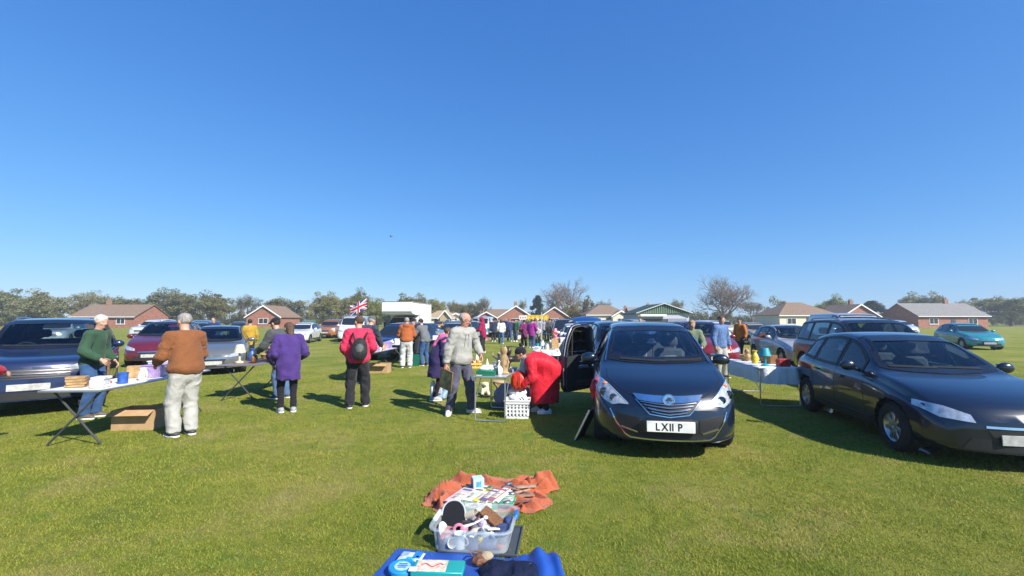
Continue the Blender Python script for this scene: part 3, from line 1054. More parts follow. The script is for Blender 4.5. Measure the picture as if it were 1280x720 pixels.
def make_car(kind, name, label, loc, rz, col, colname, group=None, cat='car', detail=1, grille='bar', plate=None, rearlamp=True, van_side=False, roofrack=False):
    T = dict(TYPES[kind])
    T['n'] = {0: 44, 1: 60, 2: 110}[detail]
    c = Car(T, name, label, loc, rz, group, cat)
    hw, L = T['hw'], T['L']
    gl = M('dark_car_glass', (.012, .016, .018), .04, var=.0, spec=.8, coat=.3)
    blk = M('black_trim', **BLACKTRIM)
    wp = windscreen_poly(c)
    if detail == 2:
        gl = glass_mat('car_glass_near', (.62, .72, .74), 1.5)
        c.cut(wp, 'front'); c.cut(rear_poly(c), 'rear')
        for sd in ('left', 'right'):
            for p in side_polys(c): c.cut(p, sd)
        cabin(c)
    c.patch(wp, 'front', .006, 'windscreen', gl, res=.12, depth=.005 if detail == 2 else .012)
    c.strip(wp, 'front', .07 if detail == 2 else .03, .009, 'windscreen_seal', M('black_glass_edge', (.008, .008, .009), .1, coat=.5) if detail == 2 else blk, closed=True)
    if kind != 'van':
        c.patch(rear_poly(c), 'rear', .006, 'rear_window', gl, res=.15, depth=.005 if detail == 2 else .012)
        if detail == 2: c.strip(rear_poly(c), 'rear', .07, .009, 'rear_window_seal', blk, closed=True)
    for sd in ('left', 'right'):
        for p in side_polys(c):
            w_ = c.patch(p, sd, .006, 'window', gl, res=.2, depth=.005 if detail == 2 else .012)
            c.strip(p, sd, .045 if detail == 2 else .02, .009, 'window_seal', blk, parent=w_, closed=True)
        if detail:
            for y in T['pill']:
                c.strip([(y, .32), (y, c.val('zs', y) + .04)], sd, .008, .002, 'door_seam', blk)
            c.strip([(T['win'][0] - .15, .36), (T['win'][0] - .1, c.val('zs', T['win'][0]) - .05)], sd, .008, .002, 'door_seam', blk)
            for y in T['pill']:
                zz = c.val('zs', y) - .10
                c.strip([(y - .26, zz), (y - .08, zz)], sd, .03, .03, 'door_handle', paint(colname, col), depth=.035)
            c.strip([(T['wb'][0] + .45, .30), (T['wb'][1] - .45, .30)], sd, .09, .010, 'sill_trim', blk)
    for sg in (-1, 1):
        zc = c.val('zt', .2)
        z0 = c.val('zs', .12) - .02
        pl = [(sg * hw * .50, z0 - .055), (sg * hw * .78, z0 - .03), (sg * hw * .93, z0 + .06), (sg * hw * .90, z0 + .125), (sg * hw * .72, z0 + .09), (sg * hw * .52, z0 + .02)]
        h_ = c.patch(pl, 'front', .010, 'headlight', M('headlight_lens', (.55, .58, .6), .12, metal=.5, var=.35, vs=14, coat=1), res=.08)
        if rearlamp:
            zr = c.val('zs', L * .95)
            c.patch([(sg * hw * .66, zr - .15), (sg * hw * .9, zr - .15), (sg * hw * .84, zr + .12), (sg * hw * .70, zr + .12)], 'rear', .012, 'rear_light', M('rear_lens', (.35, .01, .01), .15, coat=1), res=.1)
        m_ = MB()
        ym, zm = T['cowl'] + .38, c.val('zs', T['cowl'] + .38) + .13
        xm = c.val('wf', ym) * hw
        m_.ball((sg * (xm + .09), ym, zm), (.105, .055, .075), 14)
        m_.tube([(sg * (xm - .06), ym + .02, zm - .07), (sg * (xm + .03), ym, zm - .03)], .022, 8)
        mi = m_.build('mirror', paint(colname, col), c.root)
        m_ = MB(); m_.box((sg * (xm + .09), ym + .05, zm), (.15, .012, .10), None, .005)
        m_.build('mirror_glass', M('mirror_glass', (.6, .65, .7), .03, metal=1), mi)
    zg = c.val('zs', .06)
    if grille == 'bar':
        g_ = c.patch([(-.36, zg - .06), (.36, zg - .06), (.30, zg - .17), (-.30, zg - .17)], 'front', .008, 'grille', blk, res=.12)
        c.strip([(-.36, zg - .055), (.36, zg - .055)], 'front', .025, .014, 'grille_bar', M('chrome', (.75, .76, .78), .12, metal=1), parent=g_)
    else:
        g_ = c.patch([(-.52, zg + .04), (.52, zg + .04), (.48, zg - .12), (-.48, zg - .12)], 'front', .008, 'grille', blk, res=.12)
        for k in range(3):
            c.strip([(-.49, zg + .01 - .05 * k), (.49, zg + .01 - .05 * k)], 'front', .014, .014, 'grille_bar', M('dark_chrome', (.07, .07, .08), .35, metal=1), parent=g_)
    c.patch([(-.55, T['zb'] + .07), (.55, T['zb'] + .07), (.48, T['zb'] + .19), (-.48, T['zb'] + .19)], 'front', .008, 'air_intake', blk, res=.15)
    zp = (T['zb'] + .19 + zg - .17) / 2
    yf = min(c.proj(x, zp, 'front', 0).y for x in (-.2, 0, .2))
    m_ = MB(); m_.box((0, yf - .008, zp), (.52, .012, .11), None, .003)
    m_.build('number_plate', M('plate_dull', (.42, .42, .40), .5, var=.25, vs=14), c.root)
    if kind != 'van':
        yr = max(c.proj(x, .62, 'rear', 0).y for x in (-.2, 0, .2))
        m_ = MB(); m_.box((0, yr + .008, .62), (.52, .012, .11), None, .003)
        m_.build('number_plate', M('yellow_plate', (.65, .48, .05), .35), c.root)
    if detail:
        for x in (-.3, .2):
            c.strip([(x - .28, c.val('zt', T['cowl']) + .045), (x + .26, c.val('zt', T['cowl']) + .035)], 'front', .02, .02, 'wiper', blk)
    if roofrack:
        for sg in (-1, 1):
            x = sg * c.val('rf', 2.8) * hw * .9
            m_ = MB(); m_.tube([c.proj(x, y, 'top', .04 if 0 < i < 8 else 0) for i, y in enumerate(np.linspace(T['head'] + .25, L - .75, 9))], .016, 8)
            m_.build('roof_rail', M('rail_metal', (.4, .41, .42), .35, metal=.9), c.root)
    c.body(paint(colname, col), [(y, T['r'] + .0, T['r'] + .045) for y in T['wb']])
    c.wheels(T['wb'], T['r'])
    return c
# ---------------------------------------------------------------- the dark people carrier in the foreground
def hero_car():
    T = dict(TYPES['mpv'])
    T['n'] = 150; T['hw'] = .885
    c = Car(T, 'people_carrier', 'black people carrier facing us with its rear side door swung open', HERO_LOC, HERO_ROT, None, 'car')
    hw, L = T['hw'], T['L']
    bp = paint('black_blue', (.004, .009, .024), 0)
    blk = M('black_trim', **BLACKTRIM)
    chrome = M('chrome', (.75, .76, .78), .12, metal=1)
    gl = glass_mat('clear_car_glass', (.86, .93, .95), 2.6)
    wp = windscreen_poly(c)
    c.cut(wp, 'front')
    c.patch(wp, 'front', .004, 'windscreen', gl, res=.06, depth=.004)
    c.strip(wp, 'front', .075, .008, 'windscreen_seal', M('black_glass_edge', (.008, .008, .009), .1, coat=.5), closed=True, n=120)
    for sg in (-1, 1):
        c.strip([(sg * .70, 1.07), (sg * .655, 1.27), (sg * .60, 1.44), (sg * .575, 1.49)], 'front', .016, .016, 'pillar_trim', chrome, n=30)
    rp = rear_poly(c)
    c.cut(rp, 'rear')
    c.patch(rp, 'rear', .004, 'rear_window', gl, res=.1, depth=.004)
    c.strip(rp, 'rear', .07, .008, 'rear_window_seal', blk, closed=True)
    for sd in ('left', 'right'):
        for k, p in enumerate(side_polys(c)):
            opened = (sd == 'left' and k == 1)
            c.cut(p, sd)
            if not opened:
                w_ = c.patch(p, sd, .004, 'window', gl, res=.08, depth=.004)
                c.strip(p, sd, .035, .008, 'window_seal', blk, parent=w_, closed=True)
        if sd == 'left':      # the doorway left open behind the front seat
            door_hole = [(2.40, .40), (3.05, .40), (3.27, .75), (3.27, 1.46), (2.40, 1.50)]
            c.cut(door_hole, sd)
            c.strip(door_hole, sd, .04, .010, 'door_seal', blk, closed=True)
        for y in T['pill']:
            if sd == 'right' or y < 3: c.strip([(y, .34), (y, 1.03)], sd, .009, .002, 'door_seam', M('seam_dark', (.004, .004, .004), .9))
        c.strip([(1.36, .38), (1.30, .62), (1.40, .93)], sd, .009, .002, 'door_seam', M('seam_dark', (.004, .004, .004), .9))
        c.strip([(2.05, .88), (2.26, .885)], sd, .035, .04, 'door_handle', bp, depth=.045)
        c.strip([(1.42, .26), (3.05, .26)], sd, .12, .012, 'sill_trim', blk)
        c.strip([(1.45, .985), (1.9, 1.0), (2.36, 1.01), (3.3, 1.06), (3.85, 1.09)], sd, .02, .014, 'window_trim', chrome)
    # bonnet shut line, bumper line
    seam = M('seam_dark', (.004, .004, .004), .9)
    c.strip([(-.70, .985), (-.69, .90), (-.58, .82), (-.42, .735), (-.2, .715), (0, .71), (.2, .715), (.42, .735), (.58, .82), (.69, .90), (.70, .985)], 'front', .009, .0015, 'bonnet_seam', seam)
    # headlights
    for sg in (-1, 1):
        pl = [(-.835, .905), (-.77, .885), (-.66, .815), (-.55, .725), (-.455, .640), (-.56, .640), (-.64, .622), (-.73, .665), (-.815, .74), (-.845, .82)]
        pl = [(x * -sg, z) for x, z in pl]
        h = c.patch(pl, 'front', .010, 'headlight', M('head_lens', (.46, .49, .53), .16, metal=.35, var=.3, vs=22, coat=1), res=.04)
        c.strip(pl, 'front', .012, .013, 'headlight_rim', M('lens_edge', (.55, .57, .6), .25, metal=.6), parent=h, closed=True)
        for (x, z, r_) in ((-.735, .745, .052), (-.625, .695, .046)):
            m_ = MB(); p = c.proj(x * -sg, z, 'front', .012)
            rot = Matrix.Translation(p) @ (Matrix.Rotation(R(90), 4, 'X'))
            m_.lathe([(r_, -.004), (r_, .006), (r_ * .8, .010), (r_ * .72, -.002), (r_ * .4, .002), (.0001, .008)], 20, rot)
            m_.build('lamp', M('lamp_reflector', (.12, .13, .15), .1, metal=.9, var=.6, vs=40), h)
        p0 = c.proj(-.72 * -sg, .835, 'front', .014)
        m_ = MB(); m_.ball(p0, (.035, .012, .018), 10)
        m_.build('indicator', M('amber_lens', (.7, .22, .08), .2), h)
    # grille with chrome bar, slats and badge
    gp = [(-.335, .685), (0, .645), (.335, .685), (.22, .555), (.10, .535), (-.10, .535), (-.22, .555)]
    g = c.patch(gp, 'front', .004, 'grille', M('grille_dark', (.012, .012, .013), .5), res=.06)
    c.patch([(-.40, .755), (-.18, .742), (0, .738), (.18, .742), (.40, .755), (.345, .69), (.15, .668), (0, .662), (-.15, .668), (-.345, .69)], 'front', .022, 'grille_bar', chrome, parent=g, res=.05, depth=.03)
    for k in range(4):
        z = .662 - k * .033; hwid = .315 - k * .038
        c.strip([(-hwid, z + .012), (-hwid * .5, z - .006), (0, z - .018), (hwid * .5, z - .006), (hwid, z + .012)], 'front', .010, .020, 'slat', M('slat_chrome', (.5, .5, .52), .22, metal=1), parent=g, depth=.025)
    for sg in (-1, 1):
        c.strip([(sg * .375, .70), (sg * .33, .655), (sg * .22, .545), (0, .518)], 'front', .010, .014, 'grille_frame', chrome, parent=g)
    pc = c.proj(0, .695, 'front', .03)
    m_ = MB(); mt = Matrix.Translation(pc) @ Matrix.Rotation(R(90), 4, 'X') @ Matrix.Rotation(R(-10), 4, 'X')
    m_.lathe([(.066, -.02), (.070, .0), (.068, .010), (.060, .012), (.056, .004), (.0001, .003)], 36, mt)
    bd = m_.build('badge', chrome, c.root)
    # beast and banner on the badge
    m_ = MB(); mt2 = mt @ Matrix.Translation((0, 0, .004))
    body_ = [(-.040, -.006), (-.026, .006), (-.012, .010), (-.020, .026), (-.004, .020), (.002, .036), (.010, .018), (.022, .030), (.026, .018), (.040, .016), (.030, .004), (.018, .002), (.020, -.014), (.034, -.020), (.014, -.024), (.006, -.010), (-.006, -.012), (-.002, -.032), (-.014, -.034), (-.016, -.014), (-.028, -.018)]
    m_.prism(body_, 0, .006, 'z', mt=mt2)
    m_.prism([(.022, -.002), (.046, .006), (.044, -.012), (.022, -.016)], .0, .005, 'z', mt=mt2)
    m_.build('emblem_figure', M('emblem_dark', (.10, .10, .11), .3, metal=.8), bd)
    # number plate with the letters the photograph shows
    zp = .425
    yf = min(c.proj(x, zp, 'front', 0).y for x in (-.25, 0, .25))
    m_ = MB(); m_.box((0, yf - .03, zp), (.60, .05, .15), None, .012); hold = m_.build('plate_holder', blk, c.root)
    m_ = MB(); m_.box((0, yf - .062, zp), (.535, .012, .125), None, .004)
    npl = m_.build('number_plate', M('white_plate', (.72, .72, .70), .35), c.root)
    x = -.165
    for ch in 'LX11 P':
        if ch == ' ': x += .038; continue
        fc = bpy.data.curves.new('plate_letter', 'FONT'); fc.body = ch; fc.size = .118; fc.extrude = .001; fc.offset = .0022
        to = bpy.data.objects.new('tmp_letter', fc); C.objects.link(to)
        bpy.context.view_layer.update()
        me = bpy.data.meshes.new_from_object(to.evaluated_get(bpy.context.evaluated_depsgraph_get())); bpy.data.objects.remove(to)
        me.materials.append(M('plate_black', (.008, .008, .008), .5))
        xs = [v.co.x for v in me.vertices]
        lo_ = link('plate_letter', me, npl, (x - min(xs) * .86, yf - .0695, zp - .041), (R(90), 0, 0)); lo_.scale = (.86, 1, 1)
        x += (max(xs) - min(xs)) * .86 + .014
    # bumper mouth and its chrome line
    c.patch([(-.66, .545), (-.50, .52), (-.34, .50), (-.33, .335), (-.44, .30), (-.52, .34)], 'front', .004, 'air_intake', M('grille_dark', (.012, .012, .013), .5), res=.06)
    c.patch([(.66, .545), (.50, .52), (.34, .50), (.33, .335), (.44, .30), (.52, .34)], 'front', .004, 'air_intake', M('grille_dark', (.012, .012, .013), .5), res=.06)
    c.patch([(-.44, .335), (.44, .335), (.40, .275), (-.40, .275)], 'front', .004, 'air_intake', M('grille_dark', (.012, .012, .013), .5), res=.08)
    for sg in (-1, 1):
        c.strip([(sg * .665, .565), (sg * .60, .43), (sg * .50, .30), (sg * .44, .268), (sg * .25, .26), (0, .258)], 'front', .014, .014, 'bumper_trim', chrome, n=40)
        c.strip([(sg * .55, .385), (sg * .36, .335)], 'front', .018, .012, 'intake_bar', M('slat_chrome', (.5, .5, .52), .22, metal=1))
    c.strip([(-.75, .24), (-.4, .215), (0, .21), (.4, .215), (.75, .24)], 'front', .05, .018, 'bumper_lip', blk)
    # wipers
    c.strip([(-.50, 1.095), (-.1, 1.075), (.12, 1.07)], 'front', .022, .022, 'wiper', blk, n=20)
    c.strip([(.10, 1.078), (.45, 1.085), (.62, 1.10)], 'front', .022, .022, 'wiper', blk, n=20)
    # mirrors
    for sg in (-1, 1):
        m_ = MB()
        ym, zm, xm = 1.42, 1.085, .86
        m_.ball((sg * (xm + .085), ym, zm), (.118, .07, .078), 20, rot=roty(R(8 * sg)))
        m_.tube([(sg * (xm - .06), ym + .02, zm - .05), (sg * (xm + .03), ym, zm - .03)], .03, 8)
        mi = m_.build('mirror', bp, c.root)
        m_ = MB(); m_.ball((sg * (xm + .09), ym + .055, zm), (.092, .02, .058), 14); m_.build('mirror_glass', M('mirror_glass', (.6, .65, .7), .03, metal=1), mi)
    # cabin
    fab = cloth('seat_cloth', (.06, .07, .08)); fabl = cloth('seat_cloth_pale', (.17, .19, .20))
    dark = M('dash_plastic', (.025, .026, .028), .6, bump=.1, bs=200)
    m_ = MB(); A = []
    for i, (y, z) in enumerate([(1.06, 1.0), (1.25, 1.01), (1.5, 1.0), (1.68, .96), (1.72, .85), (1.70, .6)]):
        A.append([(x, y + .05 * (abs(x) / .7) ** 2, z - .05 * (abs(x) / .75) ** 4) for x in np.linspace(-.74, .74, 15)])
    m_.grid(np.array(A)); m_.build('dashboard', dark, c.root)
    def seat(x, y, name='seat', z=0):
        m_ = MB()
        m_.box((x, y - .05, .52 + z), (.50, .54, .18), rotx(R(6)), .06)
        m_.box((x, y + .27, .86 + z), (.48, .15, .66), rotx(R(-16)), .055)
        s_ = m_.build(name, fab, c.root)
        m_ = MB(); m_.box((x, y + .235, .84 + z), (.25, .13, .5), rotx(R(-16)), .04); m_.build('seat_panel', fabl, s_)
        m_ = MB(); m_.box((x, y + .385, 1.305 + z), (.29, .12, .20), rotx(R(-12)), .05)
        for sg in (-.07, .07): m_.tube([(x + sg, y + .35, 1.15 + z), (x + sg, y + .38, 1.26 + z)], .008, 6)
        m_.build('headrest', fab, s_)
    seat(-.37, 2.0); seat(.37, 2.0)
    seat(-.40, 2.95, z=.03); seat(0, 2.95, z=.0); seat(.40, 2.95, z=.03)
    m_ = MB()
    cen = Vector((-.37, 1.62, 1.02)); rt = rotx(R(-62))
    m_.tube([cen + rt @ Vector((.185 * math.cos(a), .185 * math.sin(a), 0)) for a in np.linspace(0, 2 * math.pi, 29)[:-1]], .017, 8, closed=True)
    for a in (0.1, math.pi - .1, -math.pi / 2): m_.tube([cen, cen + rt @ Vector((.18 * math.cos(a), .18 * math.sin(a), 0))], .016, 6)
    m_.ball(cen, (.075, .05, .06), 12)
    m_.build('steering_wheel', M('wheel_plastic', (.05, .05, .055), .45), c.root)
    m_ = MB(); m_.box((0, 1.80, 1.40), (.23, .03, .065), rotx(R(15)), .015); m_.build('rear_view_mirror', M('dash_plastic', (.02, .02, .02)), c.root)
    m_ = MB(); m_.box((0, 2.7, .42), (1.5, 2.6, .06)); m_.build('cabin_floor', dark, c.root)
    p = [c.proj(x, z, 'front', -.006) for x, z in ((-.60, 1.13), (-.47, 1.115), (-.465, 1.185), (-.585, 1.20))]
    m_ = MB(); m_.add(p + [q + Vector((0, .004, 0)) for q in p], [(0, 1, 2, 3), (7, 6, 5, 4), (0, 1, 5, 4), (1, 2, 6, 5), (2, 3, 7, 6), (3, 0, 4, 7)])
    m_.build('windscreen_sticker', M('red_sticker', (.55, .06, .07), .5, var=.3, vs=60), c.root)
    # the open rear door: hinged at its rear edge, inner face towards us
    door = bpy.data.objects.new('rear_door', None); C.objects.link(door); door.parent = c.root
    hinge = Vector((-.915, 3.28, 0)); an = R(33)
    def D(u, z, t): return hinge + Vector((-math.sin(an) * u - math.cos(an) * t, -math.cos(an) * u + math.sin(an) * t, z))
    # u runs from the hinge to the free edge, t is thickness outwards
    out_ = [(.0, .72), (.02, .52), (.22, .36), (.86, .36), (.93, .45), (.935, .80), (.90, 1.03)]
    def plate_(poly, t0, t1, name, mat, par, inset=0):
        m_ = MB(); n = len(poly)
        m_.add([D(u, z, t0) for u, z in poly] + [D(u, z, t1) for u, z in poly], [tuple(range(n)), tuple(range(2 * n - 1, n - 1, -1))] + [(i, i + n, (i + 1) % n + n, (i + 1) % n) for i in range(n)])
        return m_.build(name, mat, par, smooth=False)
    lower = [(.0, 1.05), (.0, .72), (.03, .52), (.22, .37), (.84, .37), (.92, .45), (.935, .80), (.90, 1.0)]
    plate_(lower, -.03, .05, 'door_skin', bp, door)
    plate_([(u * .95 + .02, z * .97 + .02) for u, z in lower], -.075, -.031, 'door_card', M('door_card', (.018, .018, .02), .7, bump=.2, bs=80), door)
    m_ = MB(); fr = [(.90, 1.0), (.84, 1.22), (.74, 1.42), (.62, 1.53), (.34, 1.555), (.06, 1.50), (.0, 1.05)]
    cat_ = catmull(fr, 34)
    m_.tube([D(u, z, 0) for u, z in cat_], .034, 8); m_.build('window_frame', bp, door)
    m_ = MB(); m_.tube([D(u - .035, z - .02, -.035) for u, z in cat_], .013, 6); m_.build('window_frame', M('door_rubber', (.03, .03, .032), .6), door)
    m_ = MB(); m_.tube([D(u + .025, z + .01, -.03) for u, z in cat_[:22]], .009, 6); m_.tube([D(.945, .8, -.03), D(.93, .5, -.03)], .009, 6); m_.build('door_edge_seal', M('seal_grey', (.25, .26, .27), .4), door)
    plate_([(.02, 1.05), (.86, 1.0), (.80, 1.22), (.70, 1.42), (.60, 1.50), (.34, 1.53), (.07, 1.48)], -.004, .002, 'door_window', glass_mat('door_glass', (.75, .86, .88), 3.2), door)
    m_ = MB(); m_.tube([D(.66, 1.02, -.01), D(.64, 1.47, -.01)], .014, 6); m_.build('window_divider', blk, door)
    m_ = MB(); m_.box(D(.45, .80, -.085), (.26, .06, .07), rotz(an), .02); pull = m_.build('door_pull', M('pull_grey', (.30, .33, .38), .3, metal=.6), door)
    m_ = MB(); m_.box(D(.46, .88, -.08), (.14, .03, .05), rotz(an), .012); m_.build('door_handle', chrome, door)
    m_ = MB(); m_.box(D(.5, .50, -.095), (.5, .05, .13), rotz(an), .02); m_.build('door_pocket', M('door_card', (.02, .02, .02)), door)
    c.body(bp, [(y, T['r'], T['r'] + .05) for y in T['wb']])
    c.wheels(T['wb'], T['r'])
    return c
HERO_LOC = (1.84, 5.32, 0)
HERO_ROT = R(-10.5)
# ---------------------------------------------------------------- the field
def worn(nt, tc, col):
    """trodden straw coloured patches and darker clover patches, the same in turf and blades"""
    out = col
    for sc, lo, hi, c, amt in ((.8, .54, .70, (.36, .29, .11), .60), (1.9, .58, .68, (.10, .20, .03), .50), (5.5, .62, .72, (.34, .25, .12), .55)):
        n = nt.nodes.new('ShaderNodeTexNoise'); n.inputs['Scale'].default_value = sc; n.inputs['Detail'].default_value = 6; n.inputs['Roughness'].default_value = .65; n.inputs['Distortion'].default_value = .4
        mp = nt.nodes.new('ShaderNodeMapping'); mp.inputs['Location'].default_value = (sc * 3, sc * 7, 0)
        nt.links.new(tc.outputs['Object'], mp.inputs[0]); nt.links.new(mp.outputs[0], n.inputs['Vector'])
        mr = nt.nodes.new('ShaderNodeMapRange'); mr.inputs[1].default_value = lo; mr.inputs[2].default_value = hi; mr.inputs[4].default_value = amt
        nt.links.new(n.outputs[0], mr.inputs[0])
        mx = nt.nodes.new('ShaderNodeMix'); mx.data_type = 'RGBA'; mx.inputs[7].default_value = (*c, 1)
        nt.links.new(mr.outputs[0], mx.inputs[0]); nt.links.new(out, mx.inputs[6]); out = mx.outputs[2]
    return out

def ground_material():
    m = bpy.data.materials.new('field_turf'); m.use_nodes = True
    nt = m.node_tree; b = nt.nodes['Principled BSDF']
    b.inputs['Roughness'].default_value = .95
    b.inputs['Specular IOR Level'].default_value = .15
    tc = nt.nodes.new('ShaderNodeTexCoord')
    def noise(sc, det, rough=.6):
        n = nt.nodes.new('ShaderNodeTexNoise'); n.inputs['Scale'].default_value = sc; n.inputs['Detail'].default_value = det
        n.inputs['Roughness'].default_value = rough
        nt.links.new(tc.outputs['Object'], n.inputs['Vector']); return n
    def ramp(src, stops):
        r = nt.nodes.new('ShaderNodeValToRGB')
        while len(r.color_ramp.elements) < len(stops): r.color_ramp.elements.new(.5)
        for e, (p, c) in zip(r.color_ramp.elements, stops): e.position = p; e.color = (*c, 1)
        nt.links.new(src, r.inputs[0]); return r
    n1, n2, n3 = noise(.55, 6), noise(7, 8, .7), noise(60, 5, .75)
    r1 = ramp(n1.outputs[0], [(.32, (.15, .19, .026)), (.5, (.225, .24, .038)), (.68, (.32, .28, .075))])
    r2 = ramp(n2.outputs[0], [(.3, (.55, .66, .5)), (.55, (1, 1, 1)), (.75, (1.25, 1.15, 1.05))])
    r3 = ramp(n3.outputs[0], [(.3, (.45, .5, .4)), (.6, (1.15, 1.15, 1.1))])
    def mul(a, c):
        x = nt.nodes.new('ShaderNodeMix'); x.data_type = 'RGBA'; x.blend_type = 'MULTIPLY'; x.inputs[0].default_value = 1
        nt.links.new(a, x.inputs[6]); nt.links.new(c, x.inputs[7]); return x.outputs[2]
    col = mul(mul(r1.outputs[0], r2.outputs[0]), r3.outputs[0])
    nt.links.new(worn(nt, tc, col), b.inputs['Base Color'])
    bp = nt.nodes.new('ShaderNodeBump'); bp.inputs['Strength'].default_value = .9; bp.inputs['Distance'].default_value = .03
    nt.links.new(n3.outputs[0], bp.inputs['Height']); nt.links.new(bp.outputs[0], b.inputs['Normal'])
    return m

mb = MB()
mb.add([(-900, -60, 0), (900, -60, 0), (900, 1500, 0), (-900, 1500, 0)], [(0, 1, 2, 3)])
tag(mb.build('field_ground', ground_material(), smooth=False), kind='structure')

def blade_material():
    m = bpy.data.materials.new('grass_blades'); m.use_nodes = True
    nt = m.node_tree; b = nt.nodes['Principled BSDF']
    b.inputs['Roughness'].default_value = .7; b.inputs['Specular IOR Level'].default_value = .25
    tc = nt.nodes.new('ShaderNodeTexCoord')
    n = nt.nodes.new('ShaderNodeTexNoise'); n.inputs['Scale'].default_value = 18; n.inputs['Detail'].default_value = 6; n.inputs['Roughness'].default_value = .8
    nt.links.new(tc.outputs['Object'], n.inputs['Vector'])
    n2 = nt.nodes.new('ShaderNodeTexNoise'); n2.inputs['Scale'].default_value = 1.3; n2.inputs['Detail'].default_value = 8; n2.inputs['Roughness'].default_value = .65
    nt.links.new(tc.outputs['Object'], n2.inputs['Vector'])
    ad = nt.nodes.new('ShaderNodeMath'); ad.operation = 'ADD'; nt.links.new(n.outputs[0], ad.inputs[0]); nt.links.new(n2.outputs[0], ad.inputs[1])
    r = nt.nodes.new('ShaderNodeValToRGB')
    for k in range(2): r.color_ramp.elements.new(.5)
    for e, (p, c) in zip(r.color_ramp.elements, [(.36, (.16, .22, .024)), (.46, (.25, .285, .036)), (.56, (.33, .32, .055)), (.66, (.46, .38, .13))]): e.position = p; e.color = (*c, 1)
    hf = nt.nodes.new('ShaderNodeMath'); hf.operation = 'MULTIPLY'; hf.inputs[1].default_value = .5
    nt.links.new(ad.outputs[0], hf.inputs[0]); nt.links.new(hf.outputs[0], r.inputs[0]); wc = worn(nt, tc, r.outputs[0]); nt.links.new(wc, b.inputs["Base Color"])
    tl = nt.nodes.new('ShaderNodeBsdfTranslucent'); nt.links.new(wc, tl.inputs[0])
    mx = nt.nodes.new('ShaderNodeMixShader'); mx.inputs[0].default_value = .3
    nt.links.new(b.outputs[0], mx.inputs[1]); nt.links.new(tl.outputs[0], mx.inputs[2]); nt.links.new(mx.outputs[0], nt.nodes['Material Output'].inputs[0])
    return m

def grass_blades():
    # density falls with distance; only where the camera and its near neighbours can see
    N = 560000
    u = RNG.random(N)
    y = 2.3 * (16.0 / 2.3) ** u
    x = (RNG.random(N) * 2 - 1) * (y * 1.22 + .6)
    n = vnoise(np.column_stack([x * 1.7, y * 1.7, x * 0]))
    n2 = vnoise(np.column_stack([x * 9, y * 9, x * 0 + 5]))
    keep = RNG.random(N) < np.clip(.72 + .3 * n + .35 * n2, .15, 1)
    x, y = x[keep], y[keep]; N = len(x)
    sc = (y / 3) ** .55
    h = (.008 + .013 * RNG.random(N) ** 1.6) * (1 + .35 * vnoise(np.column_stack([x * 2.5, y * 2.5, x * 0 + 8]))) * np.minimum(sc, 1.4)
    wd = (.0017 + .0016 * RNG.random(N)) * sc
    a = RNG.random(N) * 2 * math.pi
    ln = h * (.3 + .9 * RNG.random(N)); b = RNG.random(N) * 2 * math.pi
    p = np.column_stack([x, y, np.zeros(N)])
    sd = np.column_stack([np.cos(a), np.sin(a), np.zeros(N)]) * wd[:, None]
    tip = p + np.column_stack([np.cos(b) * ln, np.sin(b) * ln, h])
    V = np.stack([p - sd, p + sd, tip], 1).reshape(-1, 3)
    F = np.arange(N * 3).reshape(-1, 3)
    o = mesh_np('grass', V, F, blade_material(), smooth=False)
    tag(o, kind='stuff')
grass_blades()
# ---------------------------------------------------------------- small builders
def solo(name, label, cat, mb, mat, loc=(0, 0, 0), rz=0.0, group=None, smooth=True, angle=38, tilt=None):
    o = mb.build(name, mat, None, smooth, angle, loc, tilt or (0, 0, rz))
    return tag(o, label, cat, group)

def cyl_wall(r0, r1, h, t=.003):
    return [(.0001, 0), (r0, 0), (r1, h), (r1 - t, h), (r0 - t, t), (.0001, t)]

def mug(label, loc, rz, col, colname, r=.042, h=.095, tilt=None):
    t = thing('mug', label, 'mug', loc, rz)
    if tilt: t.rotation_euler = tilt
    m = M('china_' + colname, col, .25, var=.06, coat=.4)
    mb = MB(); mb.lathe(cyl_wall(r * .92, r, h), 20); mb.build('cup', m, t)
    mb = MB(); mb.tube([(r * .95 + .028 * math.sin(a), 0, h * .5 + .028 * math.cos(a)) for a in np.linspace(.15, math.pi - .15, 9)], .006, 7); mb.build('handle', m, t)
    return t

def book(label, loc, rz, w, d, h, col, colname, tilt=None, name='book', cat='book', bump=0):
    t = thing(name, label, cat, loc, rz)
    if tilt: t.rotation_euler = tilt
    mb = MB(); mb.box((0, 0, h * .5), (w - .006, d - .008, h - .004), None, .001); mb.build('pages', M('paper_pages', (.62, .58, .48), .9, var=.1, vs=120, stretch=(1, 1, 12)), t)
    c = M('cover_' + colname, col, .4, var=.18, vs=24)
    mb = MB()
    mb.box((0, 0, h - .001), (w, d, .003), None, .001); mb.build('cover', c, t)
    mb = MB(); mb.box((-w / 2, 0, h / 2), (.003, d, h), None, .001); mb.build('spine', c, t)
    if w > .05:
        k = sum(map(ord, colname))
        light = sum(col) > .9
        pc = [(.10, .12, .16), (.30, .05, .05), (.05, .16, .22), (.16, .10, .05)][k % 4] if light else [(.62, .58, .48), (.60, .42, .10), (.45, .55, .58), (.58, .40, .36)][k % 4]
        mb = MB(); mb.box((0, d * .36, h + .0012), (w * .74, d * .10, .002)); mb.build('title_band', M('title_%d%d' % (k % 4, light), pc, .45, var=.5, vs=70), t)
        mb = MB(); mb.box((0, -d * .06, h + .0012), (w * .70, d * .50, .002)); mb.build('cover_picture', M('picture_%d%d' % (k % 4, light), [(.30, .26, .22), (.20, .30, .34), (.36, .24, .18), (.24, .30, .16)][k % 4], .45, var=.75, vs=26, col2=(.55, .50, .42)), t)
    return t

